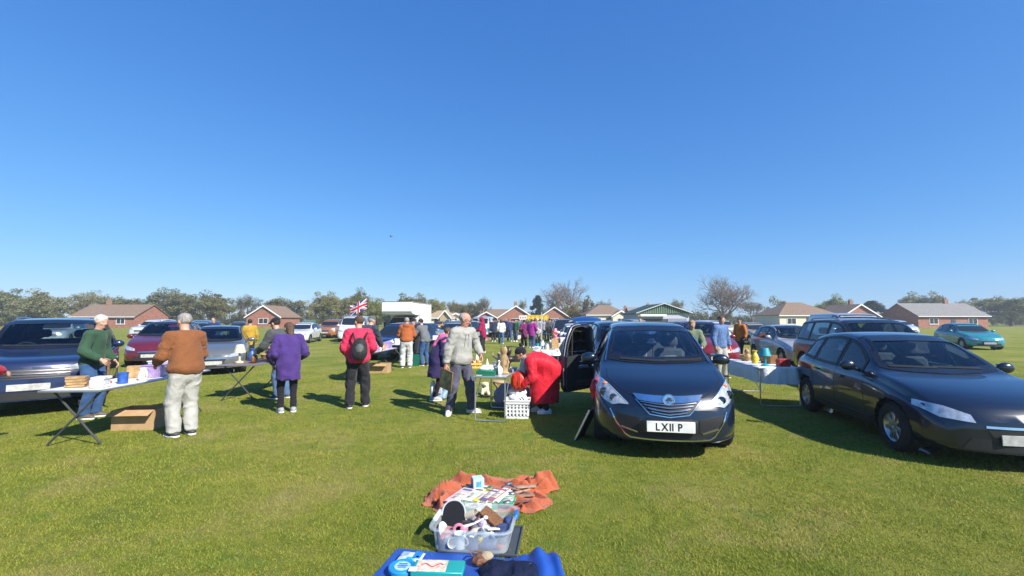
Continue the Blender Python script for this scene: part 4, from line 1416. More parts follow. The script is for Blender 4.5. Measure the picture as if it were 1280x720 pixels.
# ---------------------------------------------------------------- blue groundsheet and the things on it
def blue_sheet():
    a, b = G(497, 686), G(694, 703)
    c, d = Vector((a.x - .22, 2.25, 0)), Vector((b.x + .12, 2.25, 0))
    nu, nv = 90, 60
    A = np.zeros((nu, nv, 3))
    for i in range(nu):
        for j in range(nv):
            u, v = i / (nu - 1), j / (nv - 1)
            p = (a * (1 - u) + b * u) * (1 - v) + (c * (1 - u) + d * u) * v
            A[i, j] = p
    P = A.copy(); P[..., 2] = 3
    n = vnoise(P * [5, 3, 1]); n2 = vnoise(P * [13, 9, 1] + 4)
    z = .016 + .012 * n + .006 * n2
    u = np.linspace(0, 1, nu)[:, None]; v = np.linspace(0, 1, nv)[None]
    # the far right corner is rucked up into a standing fold
    z = z + .095 * np.exp(-((u - .90) / .05) ** 2 - ((v - .02) / .30) ** 2) + .07 * np.exp(-((u - .985) / .03) ** 2 - ((v - .12) / .22) ** 2) + .03 * np.exp(-((u - .80) / .05) ** 2 - (v / .2) ** 2)
    z[:, 0] *= .75
    A[..., 2] = np.maximum(z, .007)
    A[..., 0] += .012 * n2; A[..., 1] += .014 * n
    mb = MB(); mb.grid(A)
    B = A.copy(); B[..., 2] -= .004; mb.grid(B)
    o = mb.build('groundsheet', M('blue_tarpaulin', (.018, .075, .34), .45, var=.12, vs=6, bump=.15, bs=240), None, angle=80)
    o['piece'] = 1; del o['piece']
    tag(o, 'blue tarpaulin spread on the grass with its far right corner rucked up', 'groundsheet')
blue_sheet()

def soft_pack(name, label, cat, w, d, h, col, colname, loc, rz, tilt=None, col2=None, parts=()):
    t = thing(name, label, cat, loc, rz)
    if tilt: t.rotation_euler = tilt
    u = np.linspace(-1, 1, 15)
    A = np.zeros((15, 15, 3)); B = np.zeros((15, 15, 3))
    for i, a in enumerate(u):
        for j, b in enumerate(u):
            k = max(0, (1 - abs(a) ** 3) * (1 - abs(b) ** 3)) ** .5
            A[i, j] = (a * w / 2, b * d / 2, h * .5 + h * .5 * k); B[i, j] = (a * w / 2, b * d / 2, h * .5 - h * .5 * k)
    mb = MB(); mb.grid(A); mb.grid(B)
    bm_ = mb.build('packet' if name != 'packet' else 'wrapper', M('film_' + colname, col, .25, var=.3 if col2 is None else .05, vs=14, col2=col2, coat=.3), t)
    for (nm, x, y, ww, dd, c, cn) in parts:
        mb = MB(); mb.box((x, y, h + .001), (ww, dd, .004), None, .001); mb.build(nm, M('print_' + cn, c, .35, var=.2, vs=30), t)
    return t

soft_pack('packet', 'flat white and blue packet at the far left corner of the blue groundsheet', 'packet', .165, .115, .02, (.60, .68, .74), 'white_blue', G(514, 698, .035), R(-8),
          parts=[('blue_flash', .045, .01, .055, .085, (.03, .20, .55), 'blue'), ('blue_flash', .01, -.035, .06, .025, (.05, .35, .7), 'sky'), ('lettering_panel', -.045, .015, .05, .05, (.30, .38, .48), 'grey'), ('red_dot', .05, -.015, .022, .022, (.5, .08, .1), 'red')])
t = thing('round_tin', 'round turquoise tin lid lying on the blue groundsheet', 'tin', G(503, 713, .03), 0)
mb = MB(); mb.lathe([(.0001, 0), (.085, 0), (.09, .006), (.09, .026), (.084, .032), (.062, .031), (.060, .027), (.0001, .026)], 32); mb.build('lid', M('tin_turquoise', (.02, .25, .50), .3, var=.1, coat=.5), t)
mb = MB(); mb.lathe([(.0001, .024), (.052, .024), (.052, .0295), (.0001, .0295)], 28); mb.build('label_disc', M('label_pale', (.35, .55, .70), .5, var=.25, vs=50), t)
for k in range(3):
    mb = MB(); mb.box((0, .022 - .02 * k, .0305), (.065 - .012 * abs(k - 1), .009, .002)); mb.build('print_line', M('print_deep_blue', (.02, .12, .35), .5), t)
t = thing('board_game', 'teal boxed game with a cream and red picture lying on the blue groundsheet', 'game', G(548, 716, .03), R(-2))
mb = MB(); mb.box((0, 0, .022), (.33, .15, .04), None, .004); mb.build('carton', M('carton_teal', (.015, .30, .28), .4, var=.1, coat=.2), t)
mb = MB(); mb.box((-.045, 0, .044), (.20, .135, .003), None, .001); mb.build('picture', M('picture_cream', (.60, .52, .38), .5, var=.3, vs=30, col2=(.7, .55, .45)), t)
mb = MB(); mb.tube([(-.11 + .02 * k, .02 * math.sin(k * 1.3), .047) for k in range(8)], .004, 6); mb.build('red_flourish', M('print_red', (.5, .06, .05), .5), t)
mb = MB(); mb.box((-.155, -.045, .045), (.05, .05, .004), None, .001); mb.build('corner_print', M('print_white', (.7, .7, .68), .5), t)
# brown leather shoe and a heap of dark denim
def shoe_bag():
    t = thing('leather_bag', 'scuffed brown leather bag with a beige flap against the clear storage box', 'bag', G(603, 704, .02), R(20), scale=.62)
    def f(P): return union([ell(P, (0, 0, .05), (.10, .075, .055)), ell(P, (-.05, -.03, .05), (.07, .06, .045))], .03) - wr(P, .012, 18, 3)
    mesh_np('pouch', *nets(f, (-.2, -.16, -.02), (.2, .16, .16), .009), M('leather_brown', (.13, .055, .03), .5, var=.35, vs=18, bump=.4, bs=60), t)
    def f2(P): return np.maximum(ell(P, (.035, -.01, .065), (.085, .06, .052)), .055 - P[:, 2]) - wr(P, .006, 20, 4)
    mesh_np('flap', *nets(f2, (-.1, -.12, .02), (.16, .1, .16), .008), M('suede_beige', (.33, .27, .18), .85, var=.2, bump=.3), t)
    mb = MB(); mb.tube([(-.09, .0, .05), (-.12, .05, .09), (-.06, .09, .10), (.02, .07, .08)], .009, 8); mb.build('strap', M('leather_brown', (.13, .055, .03)), t)
    d = thing('folded_jeans', 'crumpled dark navy denim heaped on the blue groundsheet beside the leather bag', 'clothes', G(636, 720, .02), R(-10))
    def f3(P): return union([ell(P, (0, 0, .015), (.19, .13, .035)), ell(P, (.09, .03, .025), (.10, .07, .035)), ell(P, (-.09, .02, .025), (.09, .09, .03))], .04) - wr(P, .014, 14, 6)
    mesh_np('cloth', *nets(f3, (-.28, -.24, -.02), (.28, .24, .17), .009), cloth('denim_navy', (.008, .014, .042), bump=.5, bs=300, sheen=0), d)
    mb = MB(); mb.tube([(-.15, .02, .045), (-.05, .06, .058), (.05, .05, .06), (.14, .06, .055)], .005, 6); mb.build('seam', M('denim_pale', (.10, .12, .2), .8), d)
shoe_bag()

# ---------------------------------------------------------------- clear storage box
def plastic_mat():
    m = bpy.data.materials.new('cloudy_plastic'); m.use_nodes = True
    nt = m.node_tree; b = nt.nodes['Principled BSDF']
    b.inputs['Base Color'].default_value = (.72, .76, .78, 1); b.inputs['Roughness'].default_value = .22
    n = nt.nodes.new('ShaderNodeTexNoise'); n.inputs['Scale'].default_value = 14
    tc = nt.nodes.new('ShaderNodeTexCoord'); nt.links.new(tc.outputs['Object'], n.inputs['Vector'])
    bp = nt.nodes.new('ShaderNodeBump'); bp.inputs['Strength'].default_value = .25; bp.inputs['Distance'].default_value = .01
    nt.links.new(n.outputs[0], bp.inputs['Height']); nt.links.new(bp.outputs[0], b.inputs['Normal'])
    tr = nt.nodes.new('ShaderNodeBsdfTransparent'); tr.inputs[0].default_value = (.93, .96, .97, 1)
    mx = nt.nodes.new('ShaderNodeMixShader'); mx.inputs[0].default_value = .22
    nt.links.new(tr.outputs[0], mx.inputs[1]); nt.links.new(b.outputs[0], mx.inputs[2]); nt.links.new(mx.outputs[0], nt.nodes['Material Output'].inputs[0])
    return m
PLASTIC = plastic_mat()
BA, BB = G(541, 693), G(633, 699)
BW = (BB - BA).length
BYAW = math.atan2(BB.y - BA.y, BB.x - BA.x)
BD, BH = .43, .165
bx_dir = Vector((math.cos(BYAW), math.sin(BYAW), 0)); by_dir = Vector((-math.sin(BYAW), math.cos(BYAW), 0))
BO = (BA + BB) / 2 + by_dir * (BD / 2)
BO.z = .022
def storage_box():
    t = thing('storage_box', 'clear plastic storage box full of odds and ends in front of the orange blanket', 'storage box', BO, BYAW)
    n = 64
    def ring(k, z, cor=0.0):
        out = []
        for i in range(n):
            a = 2 * math.pi * i / n
            c, s_ = math.cos(a), math.sin(a)
            p = 7
            r_ = (abs(c) ** p + abs(s_) ** p) ** (-1 / p)
            x, y = c * r_ * (BW / 2 + k), s_ * r_ * (BD / 2 + k)
            if cor and abs(c) > abs(s_): x += cor * math.sin(y * 90) * (1 if c > 0 else .3)
            out.append((x, y, z))
        return out
    mb = MB(); zs = [(0, .004, 0), (.002, .012, .002), (.006, .05, .005), (.014, .11, .005), (.02, .145, .004), (.020, .150, 0)]
    mb.grid(np.array([ring(k, z, c) for k, z, c in zs]), wrap=True)
    mb.grid(np.array([ring(k - .004, z + .001, c) for k, z, c in zs]), wrap=True)
    mb.build('tub', PLASTIC, t, angle=60)
    mb = MB(); mb.add(ring(-.001, .005), [tuple(range(n))]); mb.add(ring(-.001, .001), [tuple(range(n))]); mb.build('tub_floor', PLASTIC, t)
    mb = MB(); mb.grid(np.array([ring(.018, .148), ring(.042, .150), ring(.044, .156), ring(.042, .162), ring(.020, .163), ring(.017, .158), ring(.018, .148)]), wrap=True); mb.build('rim', PLASTIC, t, angle=60)
    mb = MB(); mb.box((-BW / 2 - .03, 0, .155), (.035, .16, .03), None, .008); mb.box
    mb.build('clip_handle', M('clip_white', (.62, .66, .68), .3), t)
    mb = MB(); mb.box((BW / 2 + .035, .09, .150), (.03, .11, .045), None, .008)
    mb.build('clip_handle', M('clip_blue', (.02, .16, .55), .3), t)
    # the dark lid lies under the box
    l = thing('plastic_sheet', 'dark grey plastic lid lying under the clear storage box', 'lid', BO + bx_dir * .055 + by_dir * .015 + Vector((0, 0, -.012)), BYAW)
    mb = MB(); mb.box((0, 0, 0), (BW + .03, BD + .01, .014), None, .005); mb.build('panel', M('lid_grey', (.055, .065, .075), .4), l)
    mb = MB(); n_ = 4
    c = [(-BW / 2 - .015, -BD / 2 - .005), (BW / 2 + .015, -BD / 2 - .005), (BW / 2 + .015, BD / 2 + .005), (-BW / 2 - .015, BD / 2 + .005)]
    mb.tube([(x, y, .012) for x, y in c], .010, 8, closed=True); mb.build('lid_rim', M('lid_grey', (.055, .065, .075)), l)
storage_box()
def BX(x, y, z): return BO + bx_dir * x + by_dir * y + Vector((0, 0, z))

t = thing('padded_case', 'black rounded case with a pale piped edge standing in the clear box', 'case', BX(-.185, .06, .03), BYAW + R(12))
t.rotation_euler = (R(-22), 0, BYAW + R(12))
ol = [(-.085, 0), (.085, 0), (.09, .10), (.078, .155), (.045, .192), (0, .203), (-.045, .192), (-.078, .155), (-.09, .10)]
ol = [tuple(p) for p in catmull(ol, 30)]
mb = MB(); mb.prism(ol, -.035, .035, 'y'); mb.build('shell', M('case_black', (.006, .007, .011), .7, bump=.1, bs=200, spec=.25), t, angle=30)
for y in (-.036, .036):
    mb = MB(); mb.tube([(x, y, z) for x, z in ol[4:]], .006, 7); mb.build('piping', M('piping_grey', (.42, .44, .46), .4), t)
mug('white china mug pressed against the front wall of the clear box', BX(-.08, -.165, .012), BYAW + R(-20), (.72, .72, .70), 'white', .043, .10)
mug('white cup lying on its side in the front left of the clear box', BX(-.17, -.15, .05), 0, (.72, .72, .70), 'white', .036, .08, tilt=(R(80), 0, R(30)))
mug('blue grey mug under the clutter in the clear box', BX(.02, -.16, .012), BYAW + R(60), (.14, .18, .30), 'blue_grey', .042, .09)
t = thing('tape_dispenser', 'pink tape dispenser with a white handle lying in the clear box', 'tape dispenser', BX(-.06, -.075, .10), BYAW + R(15))
mb = MB(); mb.tube([(-.05 + .032 * math.cos(a), 0.005, .032 * math.sin(a)) for a in np.linspace(0, 2 * math.pi, 21)[:-1]], .012, 8, closed=True); mb.build('roll', M('pink_plastic', (.55, .20, .28), .35), t)
mb = MB(); mb.tube([(-.02, 0, .015), (.06, .01, .03), (.14, .02, .06)], [.012, .008, .007], 8); mb.build('handle', M('white_plastic', (.70, .66, .68), .35), t)
mb = MB(); mb.ball((.15, .022, .064), (.020, .016, .014), 12); mb.build('knob', M('white_plastic', (.70, .66, .68)), t)
mb = MB(); mb.box((-.01, 0, .0), (.06, .035, .05), rotz(.3), .012); mb.build('holder', M('pink_plastic', (.55, .20, .28)), t)
t = thing('carved_box', 'tan carved wooden box tipped on edge at the back of the clear box', 'wooden box', BX(.12, .05, .125), BYAW + R(-28))
t.rotation_euler = (R(25), R(24), BYAW + R(-24))
mb = MB(); mb.box((0, 0, 0), (.20, .085, .045), None, .006); mb.build('casket', M('carved_tan', (.36, .19, .07), .6, var=.5, vs=55, bump=.8, bs=90), t)
mb = MB(); mb.box((0, 0, .027), (.20, .087, .010), None, .004); mb.build('cover', M('carved_dark', (.20, .09, .035), .6, var=.4, vs=60, bump=.8, bs=110), t)
t = thing('red_edged_notebook', 'white notebook with a red edge wedged beside the tan wooden box', 'notebook', BX(.115, -.075, .085), BYAW)
t.rotation_euler = (R(-30), R(15), BYAW)
mb = MB(); mb.box((0, 0, 0), (.12, .10, .016), None, .003); mb.build('pages', M('paper_white', (.72, .70, .68), .8), t)
mb = MB(); mb.box((.063, 0, 0), (.012, .102, .022), None, .003); mb.build('binding', M('binding_red', (.45, .05, .03), .5), t)
def lump(name, label, cat, loc, r, mat, seed, amp=.012, fr=16, h=.008):
    t = thing(name, label, cat, loc, BYAW)
    r = np.array(r)
    def f(P): return ell(P, (0, 0, 0), r) - wr(P, amp, fr, seed)
    mesh_np('fabric', *nets(f, -r - .04, r + .04, h), mat, t)
    return t
lump('folded_cloth', 'bundle of grey cloth in the middle of the clear box', 'cloth', BX(.04, .02, .075), (.09, .08, .05), cloth('cloth_grey', (.16, .16, .19)), 11)
lump('folded_cloth', 'navy cloth stuffed in the right end of the clear box', 'cloth', BX(.21, -.05, .07), (.06, .13, .06), cloth('cloth_navy', (.03, .05, .13)), 12)
lump('pink_purse', 'mauve pink purse under the tape dispenser in the clear box', 'purse', BX(-.01, .09, .08), (.07, .05, .055), cloth('cloth_mauve', (.36, .16, .20)), 13)
lump('cream_pouch', 'cream pouch at the middle front of the clear box', 'pouch', BX(.03, -.09, .085), (.055, .04, .03), cloth('cloth_cream', (.60, .52, .38)), 14)
lump('blue_toy', 'dusty blue soft toy low in the right half of the clear box', 'soft toy', BX(.13, -.15, .05), (.08, .045, .045), cloth('cloth_blue', (.12, .17, .34)), 15)
lump('rose_scarf', 'rose scarf low in the front left corner of the clear box', 'scarf', BX(-.20, -.06, .05), (.06, .10, .04), cloth('cloth_rose', (.42, .17, .16)), 16)
lump('tan_toy', 'small tan soft toy at the back of the clear box', 'soft toy', BX(-.03, .15, .08), (.06, .04, .06), cloth('cloth_tan', (.40, .30, .16)), 17)
lump('slate_bag', 'slate drawstring bag low in the back right of the clear box', 'bag', BX(.17, .13, .05), (.10, .07, .05), cloth('cloth_slate', (.08, .11, .16)), 18)

for k, (nm, lab, ct, x, y, z, r_, c_) in enumerate([
        ('glove', 'black knitted glove beside the padded case in the clear box', 'glove', -.07, .0, .10, (.05, .035, .025), (.02, .02, .025)), ('purse', 'shiny plum purse at the back right of the clear box', 'purse', .06, .14, .10, (.05, .035, .035), (.16, .04, .10)),
        ('sponge', 'yellow sponge near the front of the clear box', 'sponge', .07, -.15, .06, (.045, .03, .028), (.55, .42, .05)), ('sock', 'white sock balled up beside the white mug', 'sock', -.02, -.12, .06, (.04, .032, .03), (.62, .60, .58)),
        ('ball', 'red rubber ball low at the right front of the clear box', 'ball', .20, -.15, .05, (.036, .036, .036), (.50, .05, .04)), ('beanie', 'teal knitted hat at the left back of the clear box', 'hat', -.22, .12, .06, (.05, .07, .05), (.03, .22, .22)),
        ('scarf_roll', 'striped brown scarf roll at the very back of the clear box', 'scarf', .10, .17, .07, (.08, .03, .04), (.25, .14, .07)), ('wool', 'ball of pale lilac wool in front of the tan carved box', 'wool', .06, -.02, .12, (.035, .035, .033), (.40, .34, .48)),
        ('mitten', 'navy mitten hanging over the right rim of the clear box', 'mitten', .245, .04, .13, (.03, .06, .03), (.03, .05, .14)), ('pouch', 'silver grey pouch at the middle of the clear box', 'pouch', .0, .06, .115, (.045, .035, .02), (.35, .35, .37))]):
    lump(nm, lab, ct, BX(x, y, z), r_, cloth('box_thing_%d' % k, c_), 30 + k, .008, 22, .006)
mug('small white teacup standing in front of the tan carved box', BX(.085, -.125, .085), .6, (.72, .72, .70), 'white', .036, .06, tilt=(R(25), R(15), .6))
mug('cream beaker lying behind the tape dispenser in the clear box', BX(-.09, .10, .12), .2, (.60, .53, .40), 'cream', .036, .085, tilt=(R(70), 0, 1.2))
mug('powder blue eggcup at the right front of the clear box', BX(.16, -.165, .06), .2, (.30, .42, .55), 'powder', .028, .055, tilt=(R(12), R(20), 0))
for k, (lab, x, y, z, r_, tl) in enumerate([('white china saucer leaning against the left end of the clear box', -.235, -.08, .08, .06, (R(65), R(10), 1.3)), ('blue rimmed white side plate on edge at the back of the clear box', .02, .185, .09, .075, (R(78), 0, .1)), ('grey china saucer lying flat at the right of the clear box', .185, .03, .11, .055, (R(14), R(-12), 0))]):
    m_ = MB(); m_.lathe([(.0001, .004), (r_ * .5, 0), (r_ * .6, .003), (r_, .012), (r_, .016), (r_ * .55, .007), (.0001, .007)], 24)
    solo('saucer', lab, 'saucer', m_, M(('china_white', 'china_bluewhite', 'china_grey')[k], ((.72, .72, .70), (.55, .62, .70), (.34, .35, .37))[k], .25, coat=.4), BX(x, y, z), 0, tilt=(tl[0], tl[1], tl[2] + BYAW))
m_ = MB(); m_.tube([(0, 0, 0), (.10, .03, .02)], [.007, .006], 8); m_.box((.13, .04, .026), (.06, .03, .016), rotz(.3), .004)
solo('hairbrush', 'small brown hairbrush lying across the grey cloth in the clear box', 'hairbrush', m_, M('brush_brown', (.14, .06, .03), .4), BX(.0, -.05, .135), BYAW + 1.0)
m_ = MB(); m_.box((0, 0, 0), (.10, .07, .012), None, .002)
solo('paper_card', 'white printed card lying on top of the clutter in the clear box', 'card', m_, M('card_print', (.60, .58, .55), .6, var=.4, vs=45), BX(.14, -.10, .125), BYAW + .4, tilt=(R(-14), R(10), .5))

# ---------------------------------------------------------------- orange blanket and what lies on it
def blanket():
    pts = [G(*p) for p in [(530, 632), (548, 612), (575, 600), (610, 597), (640, 598), (668, 596), (696, 602), (694, 614), (685, 620), (690, 629), (668, 641), (640, 640), (610, 642), (575, 640), (547, 642), (541, 634)]]
    poly = [(p.x, p.y) for p in pts]
    P2 = catmull(np.array(poly + poly[:1]), 90)
    poly = [tuple(p) for p in P2[:-1]]
    pa = np.array(poly)
    na, nr_ = 260, 84
    cen = pa.mean(0)
    # smooth outline with lazy loops in it
    idx = np.linspace(0, len(pa), na, endpoint=False)
    pr = np.vstack([pa, pa[:1]])
    out = np.column_stack([np.interp(idx, np.arange(len(pr)), pr[:, k]) for k in (0, 1)])
    a_ = np.arange(na) / na * 2 * math.pi
    lob = vnoise(np.column_stack([np.cos(a_) * 4, np.sin(a_) * 4, a_ * 0 + 5])) * .07 + vnoise(np.column_stack([np.cos(a_) * 11, np.sin(a_) * 11, a_ * 0])) * .035
    out = cen + (out - cen) * (1 + lob)[:, None]
    rr = np.linspace(0, 1, nr_) ** .8
    Q = cen + (out[:, None] - cen) * rr[None, :, None]
    q = Q.reshape(-1, 2)
    ex, ey = np.ptp(pa[:, 0]) / 2, np.ptp(pa[:, 1]) / 2
    u = (q[:, 0] - cen[0]) / ex
    edge = ((1 - rr)[None] * np.linalg.norm(out - cen, axis=1)[:, None]).ravel()
    ww = vnoise(np.column_stack([q * [2.2, 3.0], q[:, :1] * 0 + 2])) * 2.6
    qq = q + .10 * np.column_stack([np.cos(ww * 2), np.sin(ww * 2)])
    f1 = np.sin(9 * qq[:, 0] + 17 * qq[:, 1] + 5.5 * vnoise(np.column_stack([qq * [2.4, 3.2], q[:, :1] * 0 + 7])))
    f2 = np.sin(23 * qq[:, 0] - 15 * qq[:, 1] + 6.5 * vnoise(np.column_stack([qq * [3.5, 4.5], q[:, :1] * 0 + 3])))
    f3 = vnoise(np.column_stack([qq * [22, 26], q[:, :1] * 0 + 9]))
    rid = np.clip(f1, 0, 1) ** 1.6; rid2 = np.clip(f2, 0, 1) ** 1.6
    flat = np.exp(-((u + .2) / .42) ** 4) * (q[:, 1] < cen[1] + ey * .45)
    amp = .55 + .6 * np.clip(np.abs(u) * 1.3, 0, 1)
    z = (.070 * rid + .042 * rid2 + .008 * f3) * amp * (1 - .8 * flat) + .012
    z = .008 + (z - .008) * np.clip(edge / .10 + .10, 0, 1) ** .8
    z = np.maximum(z, .007).reshape(na, nr_)
    dx = vnoise(np.column_stack([q * 8, q[:, :1] * 0 + 11])).reshape(na, nr_) * .02
    A = np.dstack([Q[..., 0] + dx, Q[..., 1] + dx * .6, z])
    A = np.transpose(A, (1, 0, 2))
    mb = MB(); mb.grid(A, wrap=True)
    B = A.copy(); B[..., 2] -= .005; mb.grid(B[:, ::-1], wrap=True)
    mb.grid(np.array([A[-1], B[-1]]), wrap=True)
    me = bpy.data.meshes.new('blanket'); me.from_pydata(mb.v, [], mb.f)
    me.polygons.foreach_set('use_smooth', [True] * len(me.polygons)); me.materials.append(cloth('orange_fleece', (.42, .100, .040), bump=.5, bs=320, var=.14, vs=11, sheen=.2))
    o = link('blanket', me)
    tag(o, 'crumpled orange blanket spread on the grass under the magazines', 'blanket')
blanket()
ZB = .045
t = thing('small_carton', 'small pale blue cardboard carton standing on the orange blanket', 'carton', G(597, 611, ZB), R(18))
mb = MB(); mb.box((0, 0, .055), (.105, .10, .11), None, .003); mb.build('carton_body', M('carton_ice', (.42, .62, .70), .45, var=.12, vs=20), t)
mb = MB(); mb.box((.0, -.0515, .06), (.05, .003, .05)); mb.build('carton_print', M('print_iceblue', (.10, .32, .50), .5, var=.4, vs=40), t)
mb = MB(); mb.box((-.054, 0, .06), (.003, .08, .07)); mb.build('carton_side_print', M('print_slate', (.16, .22, .30), .5, var=.3, vs=30), t)
book('large green magazine lying open side up under the other books on the orange blanket', G(598, 634, ZB + .0), R(2), .33, .20, .018, (.02, .24, .12), 'green')
book('pink and white magazine at the left end of the row of books', G(576, 620, ZB + .018), R(-24), .13, .34, .012, (.68, .46, .52), 'pink_white')
book('white book with dark lettering between the pink magazine and the yellow one', G(593, 620, ZB + .02), R(-20), .10, .30, .016, (.66, .66, .62), 'white_book')
book('thin yellow book leaning in the row on the orange blanket', G(604, 621, ZB + .022), R(-24), .055, .31, .020, (.62, .52, .03), 'yellow')
book('purple paperback between the yellow book and the white spined one', G(613, 621, ZB + .022), R(-25), .08, .30, .022, (.15, .09, .19), 'purple')
book('maroon book with a white spine leaning in the row on the orange blanket', G(624, 620, ZB + .022), R(-27), .07, .34, .024, (.33, .12, .14), 'maroon')
book('white pamphlet propped right of the maroon book', G(630, 622, ZB + .02), R(-27), .035, .28, .018, (.70, .66, .62), 'white_pamphlet')
book('bright green annual at the right end of the row of books', G(636, 626, ZB + .018), R(-12), .12, .20, .014, (.02, .34, .14), 'bright_green')
book('dark green comic lying across the top of the row of books', G(598, 609, ZB + .014), R(-12), .26, .055, .012, (.03, .16, .08), 'dark_green')
def tool(label, a, b, r, mat, head=None):
    t = thing('hand_tool', label, 'tool', G(*a, ZB + .03), 0)
    d = G(*b, ZB + .02) - G(*a, ZB + .03)
    mb = MB(); mb.tube([(0, 0, 0), tuple(d * .5), tuple(d)], [r, r * .8, r * .7], 8); mb.build('shaft', mat, t)
    mb = MB(); mb.box((0, 0, .0), (.075, .04, .03), rotz(.4), .01); mb.build('tool_head', M('tool_steel', (.22, .22, .23), .4, metal=.7, var=.3, vs=30), t)
wd = M('tool_wood', (.28, .15, .10), .6, var=.25, vs=20)
tool('old hammer with a wooden shaft on the orange blanket', (632, 609), (664, 617), .014, wd)
tool('wooden handled chisel right of the bright green annual', (640, 617), (662, 612), .013, M('tool_wood_pale', (.36, .22, .15), .6, var=.2))
tool('long dark file nearest the front of the orange blanket', (634, 628), (666, 626), .009, M('tool_dark', (.06, .055, .06), .5))
tool('grey spanner lying behind the hammer', (636, 605), (648, 612), .012, M('tool_steel', (.22, .22, .23)))
for k, (a, b, lab) in enumerate([((640, 622), (668, 620), 'flat brownish wooden slat lying between the tools'), ((642, 611), (670, 609), 'pale brown wooden slat at the back of the tools')]):
    p, q = G(*a, ZB + .01), G(*b, ZB + .01)
    mb = MB(); d = q - p; mb.box((d.x / 2, d.y / 2, .012), (d.length, .05, .014), rotz(math.atan2(d.y, d.x)), .003)
    solo('wooden_slat', lab, 'slat', mb, M('slat_wood%d' % k, ((.26, .15, .10), (.36, .23, .16))[k], .7, var=.3, vs=18, bump=.2), p)
# ---------------------------------------------------------------- the stall table in the middle
hero_car()

ALU = M('brushed_aluminium', (.55, .57, .60), .35, metal=.85, var=.1)
def folding_table(label, a, ux, w, l, h, top_mat, cat='table', style='u', cloth_mat=None, group=None, over=.0):
    """a = near left corner, ux = direction of the long side from it (angle), w across, l along"""
    t = thing('folding_table', label, cat, (a[0], a[1], 0), ux, group)
    # local x runs across to the right, y along the long side
    mb = MB(); mb.box((w / 2, l / 2, h - .012), (w, l, .022), None, .004); mb.build('tabletop', top_mat, t)
    mb = MB(); mb.tube([(0, 0, h - .014), (w, 0, h - .014), (w, l, h - .014), (0, l, h - .014)], .014, 8, closed=True); mb.build('edge_frame', ALU, t)
    if style == 'u':
        for y in (.04, l - .04):
            mb = MB(); mb.tube([(.02, y, h - .03), (.02, y, .06), (.03, y, .03), (.06, y, .018), (w - .06, y, .018), (w - .03, y, .03), (w - .02, y, .06), (w - .02, y, h - .03)], .012, 8); mb.build('leg', ALU, t)
        for x in (.02, w - .02):
            mb = MB(); mb.tube([(x, .05, .30), (x, l * .35, h - .04)], .007, 6); mb.build('brace', ALU, t)
    else:
        dk = M('table_leg_dark', (.05, .05, .055), .5)
        for y in (.12, l - .12):
            for s_ in (-1, 1):
                mb = MB(); mb.tube([(w / 2 - s_ * w * .42, y + s_ * .02, h - .03), (w / 2 + s_ * w * .42, y + s_ * .02, .015)], .014, 8); mb.build('leg', dk, t)
    if cloth_mat:
        A = []
        n = 60
        for k, (f, z) in enumerate([(.02, h + .004), (.6, h + .006), (.97, h + .006), (1.0, h - .002), (1.03, h - over * .5), (1.05, h - over)]):
            row = []
            for i in range(n):
                an = 2 * math.pi * i / n; c, s_ = math.cos(an), math.sin(an)
                p = 8; r_ = (abs(c) ** p + abs(s_) ** p) ** (-1 / p)
                wv = (.012 * math.sin(an * 17) + .01 * math.sin(an * 7 + 1)) * max(0, k - 3)
                row.append((w / 2 + c * r_ * (w / 2 * f + .012 + wv), l / 2 + s_ * r_ * (l / 2 * f + .012 + wv), z - (.03 * math.sin(an * 3) * over if k == 5 else 0)))
            A.append(row)
        mb = MB(); mb.grid(np.array(A), wrap=True)
        mb.add(A[0], [tuple(range(n))])
        o = mb.build('tablecloth', cloth_mat, None, loc=(a[0], a[1], 0), rot=(0, 0, ux), angle=60)
        return t, o
    return t, None

TP0 = G(612, 526.5)
tA = Vector((TP0.x - .265, TP0.y - .04, 0))
TROT = R(-11)
folding_table('aluminium framed folding table of bric a brac with a tall driftwood cat', tA, TROT, .54, 1.18, .735, M('table_laminate', (.40, .43, .46), .25, var=.1, coat=.3))
def TT(x, y, z=0):
    c, s_ = math.cos(TROT), math.sin(TROT)
    return Vector((tA.x + x * c - y * s_, tA.y + x * s_ + y * c, .737 + z))

def tray(label, loc, rz, w, d, h, col, colname, name='tray', cat='tray', wall=.006):
    t = thing(name, label, cat, loc, rz)
    m = M('plastic_' + colname, col, .4, var=.08)
    mb = MB(); mb.box((0, 0, .004), (w, d, .008)); mb.build('base', m, t)
    for s_ in (-1, 1):
        mb = MB(); mb.box((s_ * (w / 2 + .004), 0, h / 2), (wall, d + .014, h), roty(R(6 * s_)), .002); mb.build('side_wall', m, t)
        mb = MB(); mb.box((0, s_ * (d / 2 + .004), h / 2), (w + .004, wall, h), rotx(R(-6 * s_)), .002); mb.build('end_wall', m, t)
    return t
tray('dark green plastic tray at the near corner of the aluminium table', TT(.18, .17), TROT + R(5), .30, .20, .075, (.012, .15, .08), 'green')
mb = MB(); mb.box((0, 0, 0), (.26, .16, .07), None, .02); solo('green_case', 'green plastic case lying inside the dark green tray', 'case', mb, M('case_green', (.015, .17, .09), .35), TT(.18, .17, .05), TROT)
